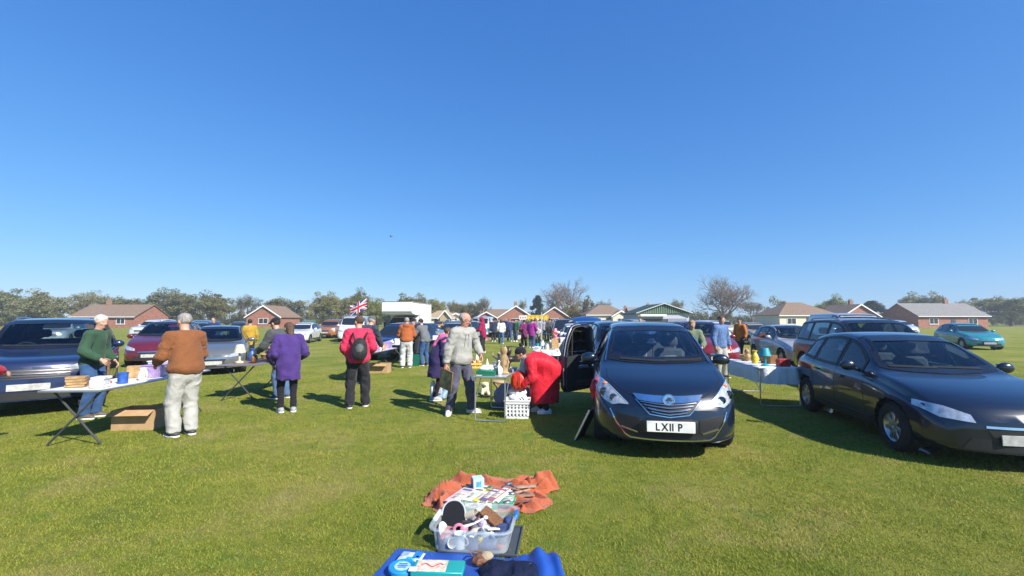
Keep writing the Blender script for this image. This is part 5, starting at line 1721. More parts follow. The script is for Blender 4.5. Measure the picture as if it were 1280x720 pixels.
# white toy with a pointed top
t = thing('toy_boat', 'white plastic toy boat with a pointed mast standing behind the green tray', 'toy', TT(.14, .36), TROT + R(10))
def f(P): return np.maximum(union([ell(P, (0, 0, .07), (.15, .075, .075)), cap(P, (-.05, 0, .11), (.08, 0, .11), .035)], .03), .02 - P[:, 2])
mesh_np('hull', *nets(f, (-.2, -.12, 0), (.2, .12, .2), .010), M('toy_white', (.72, .72, .68), .35), t)
mb = MB(); mb.lathe([(.03, .13), (.026, .17), (.012, .22), (.004, .255)], 12); mb.build('mast', M('toy_white', (.72, .72, .68)), t)
mb = MB(); mb.tube([(-.13, -.05, .075), (0, -.078, .07), (.13, -.05, .075)], .008, 6); mb.build('stripe', M('toy_navy', (.03, .04, .1), .4), t)
# tall tan carved figure and its neighbours
def figure(name, label, loc, rz, h, prof, mat, extra=None, sx=1.0, sy=.8):
    t = thing(name, label, 'ornament', loc, rz)
    pr = catmull(np.array(prof), 24)
    mb = MB(); mb.lathe([(max(.0005, a * h), b * h) for a, b in pr], 18, sx=sx, sy=sy); mb.build('carving', mat, t)
    if extra: extra(t, h)
    return t
tanw = M('driftwood_tan', (.34, .23, .11), .75, var=.4, vs=16, bump=.7, bs=45, stretch=(1, 1, .35))
def cat_ears(t, h):
    for s_ in (-1, 1):
        mb = MB(); mb.lathe([(.045 * h, 0), (.02 * h, .05 * h), (.001, .10 * h)], 10, Matrix.Translation((s_ * .055 * h, 0, .95 * h))); mb.build('ear', tanw, t)
    mb = MB(); mb.tube([(.12 * h, -.03 * h, .55 * h), (.20 * h, -.10 * h, .42 * h), (.13 * h, -.13 * h, .30 * h)], [.05 * h, .04 * h, .03 * h], 8); mb.build('arm', tanw, t)
figure('carved_figure', 'tall tan driftwood cat figure standing on the aluminium table', TT(.42, .42), TROT, .46,
       [(.20, 0), (.21, .03), (.15, .10), (.19, .30), (.20, .45), (.15, .62), (.10, .70), (.13, .80), (.135, .88), (.09, .97), (.0, 1.0)], tanw, cat_ears)
dkb = M('bronze_dark', (.06, .05, .05), .4, metal=.5, var=.3)
figure('bronze_bust', 'dark bronze bust behind the tall tan driftwood cat', TT(.46, .62), TROT, .44, [(.16, 0), (.16, .1), (.07, .16), (.08, .35), (.22, .48), (.2, .6), (.07, .66), (.12, .78), (.12, .9), (.05, .99), (0, 1)], dkb)
pinkb = M('painted_china_pink', (.42, .26, .24), .4, var=.5, vs=22)
figure('china_lady', 'painted china lady with raised arms left of the driftwood cat', TT(.30, .55), TROT, .36, [(.22, 0), (.24, .06), (.18, .3), (.08, .5), (.12, .66), (.05, .76), (.08, .84), (.08, .93), (0, 1)], pinkb,
       lambda t, h: [MB().tube([(s_ * .1 * h, 0, .66 * h), (s_ * .28 * h, 0, .76 * h), (s_ * .30 * h, 0, .95 * h)], [.04 * h, .033 * h, .025 * h], 8).build('arm', pinkb, t) for s_ in (-1, 1)])
whb = M('white_plaster', (.66, .64, .60), .6, var=.1)
figure('plaster_goose', 'white plaster goose leaning beside the driftwood cat', TT(.36, .30), TROT + .4, .24, [(.2, 0), (.26, .1), (.30, .3), (.2, .5), (.09, .62), (.08, .8), (.10, .9), (.04, .98), (0, 1)], whb,
       lambda t, h: MB().lathe([(.05 * h, 0), (.03 * h, .08 * h), (.004, .16 * h)], 8, Matrix.Translation((0, -.07 * h, .89 * h)) @ Matrix.Rotation(R(90), 4, 'X')).build('beak', M('beak_orange', (.6, .25, .04)), t))
figure('lilac_vase', 'lilac china vase between the green tray and the china lady', TT(.26, .42), 0, .20, [(.16, 0), (.17, .03), (.3, .35), (.26, .55), (.12, .78), (.12, .88), (.18, 1), (.0, .96)], M('lilac_china', (.30, .28, .40), .3, var=.2), sy=1)
figure('glass_bottle', 'clear glass bottle beside the green tray', TT(.33, .22), 0, .20, [(.16, 0), (.17, .05), (.17, .55), (.08, .72), (.06, .95), (.065, 1), (0, 1)], glass_mat('bottle_glass', (.7, .85, .8), 1.4), sy=1)
book('blue grey hardback lying flat at the near left corner of the aluminium table', TT(.07, .10), TROT + .2, .10, .14, .02, (.12, .16, .22), 'bluegrey')
book('slate blue album lying flat at the far end of the aluminium table', TT(.40, .95), TROT, .22, .28, .03, (.10, .16, .28), 'slateblue')
book('pale blue leaflet on the right edge of the aluminium table', TT(.47, .80), TROT - .3, .10, .16, .01, (.40, .52, .62), 'paleblue')
tray('white shallow dish on the far right of the aluminium table', TT(.45, 1.08), TROT, .12, .12, .04, (.7, .7, .68), 'white_dish', name='dish', cat='dish')

# things on the grass behind and under the table
def plush(label, loc, rz, s=1.0, col=(.66, .58, .42), cn='cream', spots=None):
    t = thing('plush_dog', label, 'soft toy', loc, rz)
    def f(P):
        P = P / s
        d = union([ell(P, (0, 0, .11), (.075, .065, .10)), ell(P, (0, .03, .225), (.062, .06, .055)), ell(P, (0, .085, .21), (.03, .035, .025)),
                   cap(P, (-.06, .03, .07), (-.07, .13, .03), .033), cap(P, (.06, .03, .07), (.07, .13, .03), .033), cap(P, (-.06, .02, .16), (-.055, .09, .04), .024), cap(P, (.06, .02, .16), (.055, .09, .04), .024),
                   ell(P, (-.065, .01, .22), (.02, .03, .05)), ell(P, (.065, .01, .22), (.02, .03, .05))], .02)
        return (d - wr(P, .004, 40, 2)) * s
    mesh_np('plush_body', *nets(f, np.array((-.16, -.12, -.02)) * s, np.array((.16, .2, .32)) * s, .010 * s), M('plush_' + cn, col, .95, var=.25, vs=30, bump=.6, bs=150, sheen=.4), t)
    for x in (-.022, .022):
        mb = MB(); mb.ball((x * s, .088 * s, .238 * s), .007 * s, 8); mb.build('eye', M('bead_black', (.01, .01, .01), .1), t)
    mb = MB(); mb.ball((0, .12 * s, .215 * s), (.012 * s, .008 * s, .009 * s), 8); mb.build('nose', M('bead_black', (.01, .01, .01)), t)
    return t
plush('cream plush dog sitting on the grass behind the aluminium table legs', G(606, 493), R(190), 1.0)
t = thing('folding_stool', 'small wooden folding stool with a round tan seat seen under the table', 'stool', G(624, 499), R(15))
wd2 = M('stool_wood', (.34, .19, .09), .6, var=.25, vs=14, stretch=(1, 1, .3))
mb = MB(); mb.lathe([(.0001, .34), (.13, .34), (.14, .352), (.14, .375), (.12, .385), (.0001, .385)], 24); mb.build('seat', M('stool_seat', (.46, .30, .17), .6, var=.2), t)
for y in (-.10, .10):
    for s_ in (-1, 1):
        mb = MB(); mb.tube([(-s_ * .15, y, .0), (s_ * .11, y, .34)], .014, 8); mb.build('leg', wd2, t)
def sack(name, label, cat, loc, r, mat, seed, rz=0, amp=.02, extra=None, res=.012):
    t = thing(name, label, cat, loc, rz)
    r = np.array(r, float)
    def f(P): return np.maximum(union([ell(P, (0, 0, r[2] * .45), (r[0], r[1], r[2] * .6)), ell(P, (0, 0, r[2] * .75), (r[0] * .6, r[1] * .6, r[2] * .35))], .06) - wr(P, amp, 11, seed), -P[:, 2] + .002)
    mesh_np('sack_body', *nets(f, (-r[0] - .06, -r[1] - .06, -.02), (r[0] + .06, r[1] + .06, r[2] * 1.3), res), mat, t)
    if extra: extra(t)
    return t
lav = cloth('bag_lavender', (.26, .25, .34))
sack('holdall', 'lavender grey holdall slumped on the grass behind the white laundry basket', 'bag', G(636, 508), (.30, .22, .40), lav, 21, R(-20))
sack('bin_bag', 'grey plastic sack slumped on the grass beside the lavender holdall', 'sack', G(650, 508), (.24, .22, .38), M('sack_grey', (.16, .17, .20), .35, var=.2), 22, R(30))
def melon(t):
    mb = MB(); mb.tube([(0, -.135, .28), (0, -.165, .14), (0, -.13, .02)], .006, 6); mb.build('seam', M('seam_dark', (.004, .004, .004)), t)
sack('red_bag', 'shiny red bag hanging full at the right side of the aluminium table', 'bag', AT(649, 487, 8.05), (.155, .14, .29), M('red_shiny', (.62, .035, .012), .28, var=.25, vs=9, coat=.4), 24, 0, .012, melon)
sack('white_bag', 'white carrier bag stuffed beneath the shiny red bag', 'bag', Vector((AT(647, 492, 8.1).x, 8.1, .30)), (.17, .13, .14), M('bag_white', (.68, .67, .68), .45, var=.1), 27, 0, .02)
def laundry_basket():
    o_ = G(647, 521.5)
    t = thing('laundry_basket', 'white plastic laundry basket with punched holes full of pale cloth', 'basket', o_, R(-4))
    m = M('basket_white', (.74, .74, .72), .4, var=.05)
    w, d, h = .36, .26, .30
    def wall(c0, c1, n):
        """a wall of strips with square holes between them"""
        mb = MB(); c0, c1 = Vector(c0), Vector(c1); L = (c1 - c0).length; u = (c1 - c0) / L; out = Vector((u.y, -u.x, 0))
        an = math.atan2(u.y, u.x)
        def lean(z): return out * (.03 * z / h)
        zs = [(0, .045), (.085, .105), (.145, .165), (.205, .215), (.245, h)]
        for z0, z1 in zs:
            mid = (c0 + c1) / 2 + lean((z0 + z1) / 2)
            mb.box((mid.x, mid.y, (z0 + z1) / 2), (L + .05 * z1 / h, .007, z1 - z0), rotz(an), .001)
        for k in range(n + 1):
            p = c0 + u * L * k / n
            q = p + lean(.14)
            mb.box((q.x, q.y, .15), (.030, .006, .20), rotz(an), .001)
        b = mb.build('basket_wall', m, t, smooth=False); b['kind'] = 'stuff'
    c = [(-w / 2, -d / 2, 0), (w / 2, -d / 2, 0), (w / 2, d / 2, 0), (-w / 2, d / 2, 0)]
    for k in range(4): wall(c[k], c[(k + 1) % 4], 6 if k % 2 == 0 else 4)
    mb = MB(); e = .034; mb.tube([(-w / 2 - e, -d / 2 - e, h), (w / 2 + e, -d / 2 - e, h), (w / 2 + e, d / 2 + e, h), (-w / 2 - e, d / 2 + e, h)], .013, 8, closed=True); mb.build('rim', m, t)
    mb = MB(); mb.box((0, 0, .006), (w, d, .01)); mb.build('base', m, t)
    x = thing('bedding', 'heap of white bedding with grey marks in the laundry basket', 'bedding', o_ + Vector((0, 0, .02)), 0)
    def f(P): return union([ell(P, (0, 0, .17), (.165, .115, .15)), ell(P, (-.04, 0, .31), (.11, .09, .05)), ell(P, (.08, .02, .30), (.08, .08, .06))], .03) - wr(P, .02, 15, 31)
    mesh_np('cloth', *nets(f, (-.24, -.2, 0), (.24, .2, .44), .010), cloth('bedding_white', (.66, .66, .66), var=.2), x)
    mb = MB(); mb.tube([(.06, -.09, .34), (.10, -.11, .30), (.09, -.12, .25)], .012, 8); mb.build('strap', M('strap_grey', (.12, .12, .14), .6), x)
laundry_basket()

# flat screen leaning against the car's front wheel
def leaning_panel():
    a, b = G(719, 551), G(742, 540)
    t = thing('framed_mirror', 'silver framed dark mirror leaning on the front wheel of the black people carrier', 'mirror', a, 0)
    ux = Vector((.17, .34, 0)); up = Vector((.20, -.055, .42)) ; nrm_ = ux.cross(up).normalized()
    if nrm_.x > 0: nrm_ = -nrm_
    def quad(i0, i1, j0, j1, t0, t1, name, mat):
        mb = MB(); P_ = [ux * i + up * j + nrm_ * d for d in (t0, t1) for i, j in ((i0, j0), (i1, j0), (i1, j1), (i0, j1))]
        mb.add(P_, [(0, 1, 2, 3), (7, 6, 5, 4), (0, 4, 5, 1), (1, 5, 6, 2), (2, 6, 7, 3), (3, 7, 4, 0)]); mb.build(name, mat, t, smooth=False)
    quad(.03, .97, .03, .97, .002, .014, 'glass', M('mirror_dark', (.10, .12, .15), .06, metal=.9))
    quad(.0, 1, .0, 1, -.012, 0, 'backing', M('board_back', (.03, .03, .03), .7))
    fm = M('frame_silver', (.60, .61, .62), .25, metal=.9)
    for a0, a1, b0, b1 in ((0, .05, 0, 1), (.95, 1, 0, 1), (.05, .95, 0, .045), (.05, .95, .955, 1)):
        quad(a0, a1, b0, b1, .0, .024, 'frame_bar', fm)
leaning_panel()
# red cloth tucked by the wheel arch
def f(P): return ell(P, (0, 0, .1), (.05, .10, .13)) - wr(P, .015, 16, 41)
t = thing('red_cloth', 'red cloth hanging at the front wing of the black people carrier', 'cloth', Vector((AT(744, 490, 6.25).x - .02, 6.22, .62)), R(-5))
mesh_np('fabric', *nets(f, (-.12, -.18, -.08), (.12, .18, .28), .009), cloth('red_fabric', (.50, .025, .04)), t)

# ---------------------------------------------------------------- the three people nearest the table
def man_hoodie():
    p = G(575, 517)
    def ex(root, J):
        # pouch pocket and hood strings of the hooded top
        g, hipc, f2, lat = J['g'], J['hipc'], J['f2'], J['lat']
        for s_ in (-1, 1):
            mb = MB(); a = J['neck'] + f2 * .135 + lat * .03 * s_ - np.array([0, 0, .045])
            mb.tube([a, a + f2 * .035 + np.array([0, 0, -.08]), a + f2 * .045 + lat * .012 * s_ + np.array([0, 0, -.17])], .005, 6); mb.build('hood_string', M('cord_pale', (.5, .48, .44), .8), root)
    o, J = person('man in a pale grey hooded top and slate trousers looking down at a table', (p.x, p.y, 0), R(-136), H=1.79, res=.0135, lean=3, lean2=10, head=(42, 20), feet=((-.20, .07), (.20, -.06)), toes=(27, 45),
           hands=((-.31, .20, 1.02), (.36, .02, .80)), poles=((-.8, -1, -.1), (.8, -.9, 0)), curl=(28, 62), fat=1.13,
           top=dict(mat=cloth('hoodie_grey', (.33, .325, .295), bump=.25, bs=320, var=.06), name='hoodie', hood='down', hem=.475, loose=.032, amp=.010, collar=.045, sleeve=.90, rib=1),
           legs=dict(mat=cloth('slate_trousers', (.085, .085, .125), var=.1), loose=.022, amp=.012), hair=('bald', 'grey'), shoe=(.70, .70, .70), skin='red', glasses=True, eyes=True, extra=ex)
    wv = o.matrix_basis
    return o, J
man, MJ = man_hoodie()
bpy.context.view_layer.update()
# framed picture in his right hand
def framed_picture():
    w = man.matrix_world @ Vector(MJ['wri'][1] + MJ['hdir'][1] * .10)
    t = thing('framed_picture', 'brown framed picture hanging from the hand of the man in the grey hooded top', 'picture', w, R(-28))
    t.rotation_euler = (R(6), R(14), R(-36))
    fw, fh = .26, .32
    fr = M('frame_wood', (.22, .13, .06), .5, var=.25, vs=16)
    for s_ in (-1, 1):
        mb = MB(); mb.box((.05 + s_ * fw / 2, 0, -fh / 2), (.035, .022, fh + .035), None, .005); mb.build('frame_bar', fr, t)
        mb = MB(); mb.box((.05, 0, -fh / 2 + s_ * fh / 2), (fw - .036, .020, .035), None, .005); mb.build('frame_bar', fr, t)
    mb = MB(); mb.box((.05, .004, -fh / 2), (fw - .03, .008, fh - .03)); mb.build('canvas', M('canvas_scene', (.10, .12, .06), .5, var=.8, vs=7, col2=(.22, .2, .12)), t)
framed_picture()

def woman_purple():
    p = G(545, 500)
    def ex(root, J):
        def f(P):
            d = cap(P, J['shl'], J['shr'], .085, .085)
            d = smin(d, cap(P, J['neck'] - J['f2'] * .05, J['neck'] - J['d2'] * .20 - J['f2'] * .11, .10, .07), .05)
            return d - wr(P, .012, 12, 51)
        q = np.array([J['shl'], J['shr'], J['neck']])
        mesh_np('shawl', *nets(f, q.min(0) - .3, q.max(0) + .22, .017), cloth('shawl_pink', (.62, .12, .30), var=.35, vs=5, bump=.4), root)
        def f2(P): return cap(P, J['shl'] + [0, 0, .03], J['elb'][0], .088, .07) - wr(P, .01, 13, 52)
        q = np.array([J['shl'], J['elb'][0]])
        mesh_np('red_sleeve', *nets(f2, q.min(0) - .15, q.max(0) + .15, .017), cloth('sleeve_red', (.48, .02, .05)), root)
    return person('woman in a navy coat with a pink shawl and red sleeve behind another person', (p.x, p.y, 0), R(-75), H=1.54, res=.018, lean=10, lean2=26, head=(10, 25), feet=((-.10, .04), (.09, -.05)),
           hands=((-.22, .12, .72), (.24, .16, .58)), fat=1.1, top=dict(mat=cloth('coat_navy_purple', (.030, .022, .085), bump=.3), name='coat', hem=.31, loose=.045, flare=.06, amp=.016),
           legs=dict(mat=cloth('leggings_black', (.012, .012, .016)), loose=.004), hair=('short', 'brown'), shoe=(.35, .35, .37), extra=ex)
wp_, WJ = woman_purple()
bpy.context.view_layer.update()
w = wp_.matrix_world @ Vector(WJ['wri'][1])
def bagx(t):
    for s_ in (-1, 1):
        mb = MB(); mb.tube([(-.07, s_ * .05, .30), (-.03, s_ * .04, .42), (.03, s_ * .04, .42), (.07, s_ * .05, .30)], .007, 6); mb.build('handle', M('bag_handle', (.02, .05, .25), .5), t)
    mb = MB(); mb.box((.04, -.12, .18), (.10, .012, .12), rotx(R(-8)), .003); mb.build('white_print', M('bag_print', (.6, .65, .7), .4, var=.3, vs=20), t)
sack('carrier_bag', 'blue and white carrier bag held low beside the legs of the woman in navy', 'bag', (G(551, 499).x, G(551, 499).y, .02), (.15, .12, .33), M('bag_blue', (.02, .06, .26), .3, var=.8, vs=7, col2=(.30, .42, .6)), 55, R(-20), .015, bagx)
sack('white_parcel', 'tall white paper parcel standing at the feet of the woman in navy', 'parcel', G(541, 500), (.055, .06, .36), M('paper_bright', (.74, .73, .70), .7), 57, 0, .008)

def woman_red():
    p = G(675, 516)
    redc = cloth('coat_red', (.60, .014, .030), rough=.45, bump=.3, bs=160, var=.1)
    drape = [((0, .08, .86), (0, .03, .12), .14, .145), ((0, -.23, .70), (0, -.17, .12), .15, .155), ((0, -.08, .78), (0, -.08, .12), .175, .18), ((0, -.22, .74), (0, .08, .92), .16, .155)]
    def ex(root, J):
        def f(P):
            d = cap(P, J['neck'] + [0, .02, -.0], J['neck'] + [0, .10, -.32], .07, .055)
            d = smin(d, cap(P, J['neck'] + [-.07, 0, .02], J['neck'] + [.07, 0, .02], .055), .04)
            return d - wr(P, .012, 16, 61)
        mesh_np('scarf', *nets(f, J['neck'] - [.2, .2, .42], J['neck'] + [.2, .3, .15], .012), cloth('scarf_ice', (.34, .46, .56), var=.3, vs=16), root)
        a, b = np.array([0.235, -.26, .93]), np.array([.245, -.36, .62])
        mb = MB(); mb.tube([(.20, -.05, 1.10), (.265, -.22, .93), (.255, -.33, .78), (.24, -.35, .66)], [.012, .018, .018, .014], 8); mb.build('reflective_strip', M('strip_peach', (.62, .30, .18), .4), root)
    return person('woman in a long red padded coat and black bobble hat stooping beside the aluminium table', (p.x, p.y, 0), R(98), H=1.60, res=.0145, lean=56, lean2=82, hip=(0, -.22, .80), head=(0, 8),
           feet=((-.10, -.10), (.10, -.03)), hands=((-.14, .33, .50), (.14, .28, .48)), poles=((-.5, -1, .2), (.5, -1, .2)), toes=(4, 4), fat=1.12,
           top=dict(mat=redc, name='padded_coat', hem=.115, loose=.045, amp=.011, solid=1, drape=drape, collar=.02, sleeve=.93),
           legs=dict(mat=cloth('leggings_dark', (.02, .02, .025)), loose=.006), hat=('bobble', cloth('hat_black', (.014, .014, .018), bump=.8, bs=120)), hair=('short', 'dark'), shoe=(.66, .67, .70), eyes=True, skin='tan', extra=ex)
woman_red()
# ---------------------------------------------------------------- shared small goods for stall tables
GOODS = {}
def good(kind, colname, col, label, loc, rz, s=1.0, group=None):
    """a small ware on a table; each kind is shaped once"""
    if kind not in GOODS:
        def L(prof, n=14, **k):
            mb = MB(); mb.lathe(prof, n, **k); return mb
        if kind == 'jug':
            mb = L([(.0001, 0), (.05, 0), (.07, .05), (.06, .11), (.045, .15), (.055, .18), (.048, .18), (.0001, .14)]); mb.tube([(.05, 0, .15), (.10, 0, .14), (.11, 0, .09), (.065, 0, .05)], .009, 6)
        elif kind == 'vase': mb = L([(.0001, 0), (.05, 0), (.085, .09), (.06, .17), (.035, .22), (.055, .27), (.048, .27), (.0001, .2)])
        elif kind == 'bowl': mb = L([(.0001, .01), (.05, 0), (.09, .03), (.13, .08), (.122, .08), (.08, .03), (.0001, .02)])
        elif kind == 'plate': mb = L([(.0001, .006), (.07, 0), (.13, .02), (.128, .026), (.07, .008), (.0001, .01)], 20)
        elif kind == 'tin': mb = L([(.0001, 0), (.06, 0), (.062, .005), (.062, .13), (.066, .132), (.066, .155), (.0001, .157)], 18)
        elif kind == 'lamp': mb = L([(.0001, 0), (.07, 0), (.07, .02), (.018, .04), (.018, .18), (.10, .18), (.06, .32), (.055, .32), (.05, .2), (.0001, .2)], 16)
        elif kind == 'clock':
            mb = MB(); mb.box((0, 0, .09), (.20, .08, .18), None, .03); mb.lathe([(.0001, 0), (.065, 0), (.07, .01), (.0001, .012)], 16, Matrix.Translation((0, -.04, .095)) @ Matrix.Rotation(R(90), 4, 'X'))
        elif kind == 'toy_car':
            mb = MB(); mb.box((0, 0, .045), (.20, .085, .045), None, .015); mb.box((-.01, 0, .085), (.10, .075, .045), None, .018)
            for x in (-.06, .06):
                for y in (-.045, .045): mb.lathe([(.0001, -.01), (.027, -.01), (.027, .01), (.0001, .01)], 10, Matrix.Translation((x, y, .027)) @ Matrix.Rotation(R(90), 4, 'X'))
        elif kind == 'teddy':
            mb = MB(); mb.ball((0, 0, .09), (.075, .065, .09), 12); mb.ball((0, .01, .21), (.06, .055, .055), 12)
            for sx in (-1, 1): mb.ball((sx * .045, 0, .26), .022, 8); mb.ball((sx * .08, .03, .11), (.025, .06, .03), 8); mb.ball((sx * .05, .07, .03), (.032, .06, .032), 8)
        elif kind == 'carton': mb = MB(); mb.box((0, 0, .09), (.26, .19, .18), None, .004); mb.box((0, 0, .1815), (.262, .03, .004))
        elif kind == 'books':
            mb = MB()
            for k in range(4): mb.box((.006 * ((k * 7) % 3 - 1), .005 * ((k * 5) % 3 - 1), .018 + .036 * k), (.15, .21, .034), rotz(.06 * ((k * 3) % 4 - 1.5)), .004)
        elif kind == 'tub':
            mb = L([(.0001, .004), (.5, 0), (.56, .5), (.60, .5), (.60, .54), (.55, .54), (.49, .02), (.0001, .02)], 4, mt=Matrix.Diagonal((.42, .30, .36, 1)) @ Matrix.Rotation(R(45), 4, 'Z'))
        elif kind == 'folded_clothes':
            mb = MB()
            for k in range(4): mb.box((.01 * ((k * 7) % 3 - 1), 0, .02 + .035 * k), (.30, .24, .036), rotz(.08 * ((k * 3) % 4 - 1.5)), .014)
        elif kind == 'frame': 
            mb = MB()
            for sx in (-1, 1): mb.box((sx * .13, 0, .16), (.03, .025, .32), None, .004)
            for sz in (.015, .305): mb.box((0, 0, sz), (.235, .02, .03), None, .004)
            mb.box((0, .004, .16), (.235, .01, .27))
        elif kind == 'basket':
            mb = L([(.0001, .006), (.11, 0), (.14, .09), (.15, .10), (.14, .11), (.12, .09), (.10, .02), (.0001, .02)], 16); mb.tube([(.14 * math.cos(a), 0, .09 + .17 * math.sin(a)) for a in np.linspace(0, math.pi, 12)], .009, 6)
        a = mb.build('tmp', M('china_white', (.7, .7, .68), .3), None)
        GOODS[kind] = a.data; bpy.data.objects.remove(a)
    key = kind + colname
    if key not in GOODS:
        me = GOODS[kind].copy(); me.materials.clear(); me.materials.append(M('ware_' + colname, col, .4, var=.3, vs=18)); GOODS[key] = me
    nm = {'books': 'book_stack'}.get(kind, kind)
    o = link(nm, GOODS[key], None, loc, (0, 0, rz)); o.scale = (s,) * 3
    return tag(o, label, {'books': 'books', 'folded_clothes': 'clothes', 'toy_car': 'toy car', 'teddy': 'soft toy', 'frame': 'picture frame', 'tub': 'tub', 'basket': 'basket'}.get(kind, kind), group)
COL = dict(white=(.72, .71, .68), cream=(.62, .54, .38), red=(.52, .04, .035), blue=(.03, .10, .38), navy=(.02, .03, .10), green=(.03, .22, .08), yellow=(.66, .48, .04), pink=(.62, .22, .30), brown=(.18, .09, .04),
           tan=(.38, .24, .11), black=(.02, .02, .022), grey=(.25, .25, .26), turquoise=(.03, .32, .38), orange=(.60, .20, .03), purple=(.14, .05, .22), lilac=(.35, .25, .48), gold=(.5, .34, .08), clear=(.55, .60, .64))
USED = set()
def spread(table_xy, rot, w, l, h, where, items):
    """items: (kind, colour, u, v[, scale]) on a table whose corner is table_xy; every label is checked to be new"""
    c, s_ = math.cos(rot), math.sin(rot)
    for k, it in enumerate(items):
        kind, cn, u, v = it[:4]; sc = it[4] if len(it) > 4 else 1.0
        x, y = u * w, v * l
        nm = {'books': 'stack of %s books', 'folded_clothes': 'pile of folded %s clothes', 'toy_car': '%s toy car', 'teddy': '%s teddy bear', 'frame': '%s picture frame', 'basket': '%s wicker basket', 'carton': '%s cardboard carton', 'tub': '%s plastic tub',
              'lamp': '%s table lamp', 'clock': '%s mantel clock', 'tin': '%s round tin', 'plate': '%s plate', 'bowl': '%s bowl', 'jug': '%s jug', 'vase': '%s vase'}[kind] % cn
        lab = nm + ' ' + where
        assert lab not in USED, lab
        USED.add(lab)
        good(kind, cn, COL[cn], lab, (table_xy[0] + x * c - y * s_, table_xy[1] + x * s_ + y * c, h + .002), rot + (k * 1.7) % 6.28, sc)

def cardboard_box(label, loc, rz, w=.55, d=.35, h=.30, cat='box', holes=True):
    t = thing('cardboard_box', label, cat, loc, rz)
    m = M('cardboard', (.42, .27, .14), .85, var=.12, vs=9, bump=.1, bs=120)
    for s_ in (-1, 1):
        mb = MB(); mb.box((0, s_ * d / 2, h / 2), (w, .006, h)); mb.build('side_panel', m, t, smooth=False)
        mb = MB(); mb.box((s_ * w / 2, 0, h / 2), (.006, d - .007, h)); mb.build('end_panel', m, t, smooth=False)
        mb = MB(); mb.box((0, s_ * (d / 2 + .07), h - .03), (w - .01, .15, .005), rotx(R(-24 * s_))); mb.build('flap', m, t, smooth=False)
    mb = MB(); mb.box((0, 0, .004), (w - .008, d - .008, .006)); mb.build('base', m, t, smooth=False)
    if holes:
        for k in range(4):
            mb = MB(); mb.box(((k - 1.5) * w * .25, -d / 2 - .002, h * .80), (.035, .006, .05)); mb.build('slot', M('slot_dark', (.03, .02, .012), .9), t, smooth=False)
    return t

# ---------------------------------------------------------------- left row of stalls
wtop = M('table_white', (.70, .70, .68), .45, var=.05)
LT = (-4.62, 12.55)
folding_table('long white trestle table beside the man in the rust jumper', LT, R(-3), .72, 2.3, .74, wtop, style='x')
spread(LT, R(-3), .72, 2.3, .742, 'on the long white table near the rust jumper', [('tub', 'clear', .35, .72), ('tub', 'lilac', .70, .88), ('books', 'white', .75, .08), ('books', 'grey', .3, .12), ('carton', 'tan', .72, .58), ('carton', 'cream', .3, .42),
    ('folded_clothes', 'lilac', .72, .32), ('frame', 'brown', .25, .27), ('tin', 'blue', .75, .20), ('clock', 'gold', .55, .46), ('teddy', 'grey', .22, .57), ('jug', 'white', .85, .45), ('toy_car', 'red', .5, .05), ('vase', 'turquoise', .2, .9)])
cardboard_box('brown cardboard box with dark hand slots under the long white table', (-4.17, 14.25, 0), R(-4), .62, .36, .29)
tray('dark green crate standing on the grass by the man in blue jeans', (-3.52, 16.35, 0), R(5), .36, .30, .42, (.012, .12, .08), 'crate_green', name='crate', cat='crate')
folding_table('white table in front of the two dark jackets behind the green crate', (-4.5, 16.6), R(6), .7, 1.6, .74, wtop, style='x')
spread((-4.5, 16.6), R(6), .7, 1.6, .742, 'on the white table behind the green crate', [('tub', 'white', .4, .3), ('books', 'green', .75, .12), ('tin', 'red', .7, .6), ('carton', 'brown', .35, .75), ('vase', 'blue', .8, .85)])

def backpack(label, person_root, J, col, colname, s=1.0, group=None):
    bpy.context.view_layer.update()
    mw = person_root.matrix_world
    b = Vector((J['chest'] + J['hipc']) / 2)
    t = thing('backpack', label, 'backpack', mw @ (b + Vector((.03, -.26, -.02))), person_root.rotation_euler.z)
    def f(P):
        P = P / s
        return (union([ell(P, (0, 0, .06), (.155, .085, .20)), ell(P, (0, -.03, -.06), (.15, .10, .14))], .06) - wr(P, .006, 12, 71)) * s
    mesh_np('pack_body', *nets(f, np.array((-.22, -.2, -.28)) * s, np.array((.22, .16, .34)) * s, .014), cloth(colname, col, rough=.6), t)
    def f2(P):
        P = P / s
        return (np.maximum(ell(P, (0, -.045, .0), (.10, .085, .16)), P[:, 2] - .20)) * s
    mesh_np('front_pocket', *nets(f2, np.array((-.15, -.2, -.2)) * s, np.array((.15, .1, .2)) * s, .012), cloth(colname + '_panel', (.085, .09, .09), rough=.5), t)
    for sg in (-1, 1):
        mb = MB(); mb.tube([(sg * .09, .02, .20), (sg * .12, .08, .30), (sg * .13, .24, .33), (sg * .135, .34, .20), (sg * .14, .32, 0), (sg * .13, .12, -.14)], .016, 6); mb.build('strap', M('strap_black', (.015, .015, .016), .7), t)
    return t
pr, J_ = person('person in a bright crimson jacket and black trousers wearing a black backpack', G(446, 509), R(18), H=1.74, res=.016, lean=4, lean2=9, head=(38, 14), feet=((-.13, -.06), (.16, .06)), hands=((-.20, .24, .98), (.21, .22, 1.0)), fat=1.1,
    top=dict(mat=cloth('jacket_crimson', (.52, .025, .075), rough=.6, bump=.3), hem=.475, loose=.036, amp=.013, rib=1), legs=dict(mat=cloth('trousers_black', (.018, .018, .022)), loose=.034, amp=.014), hair=('short', 'brown'), shoe=(.03, .03, .035), sole=(.6, .6, .58))
backpack('black and grey backpack worn on the bright crimson jacket', pr, J_, (.018, .019, .021), 'pack_black', .92)
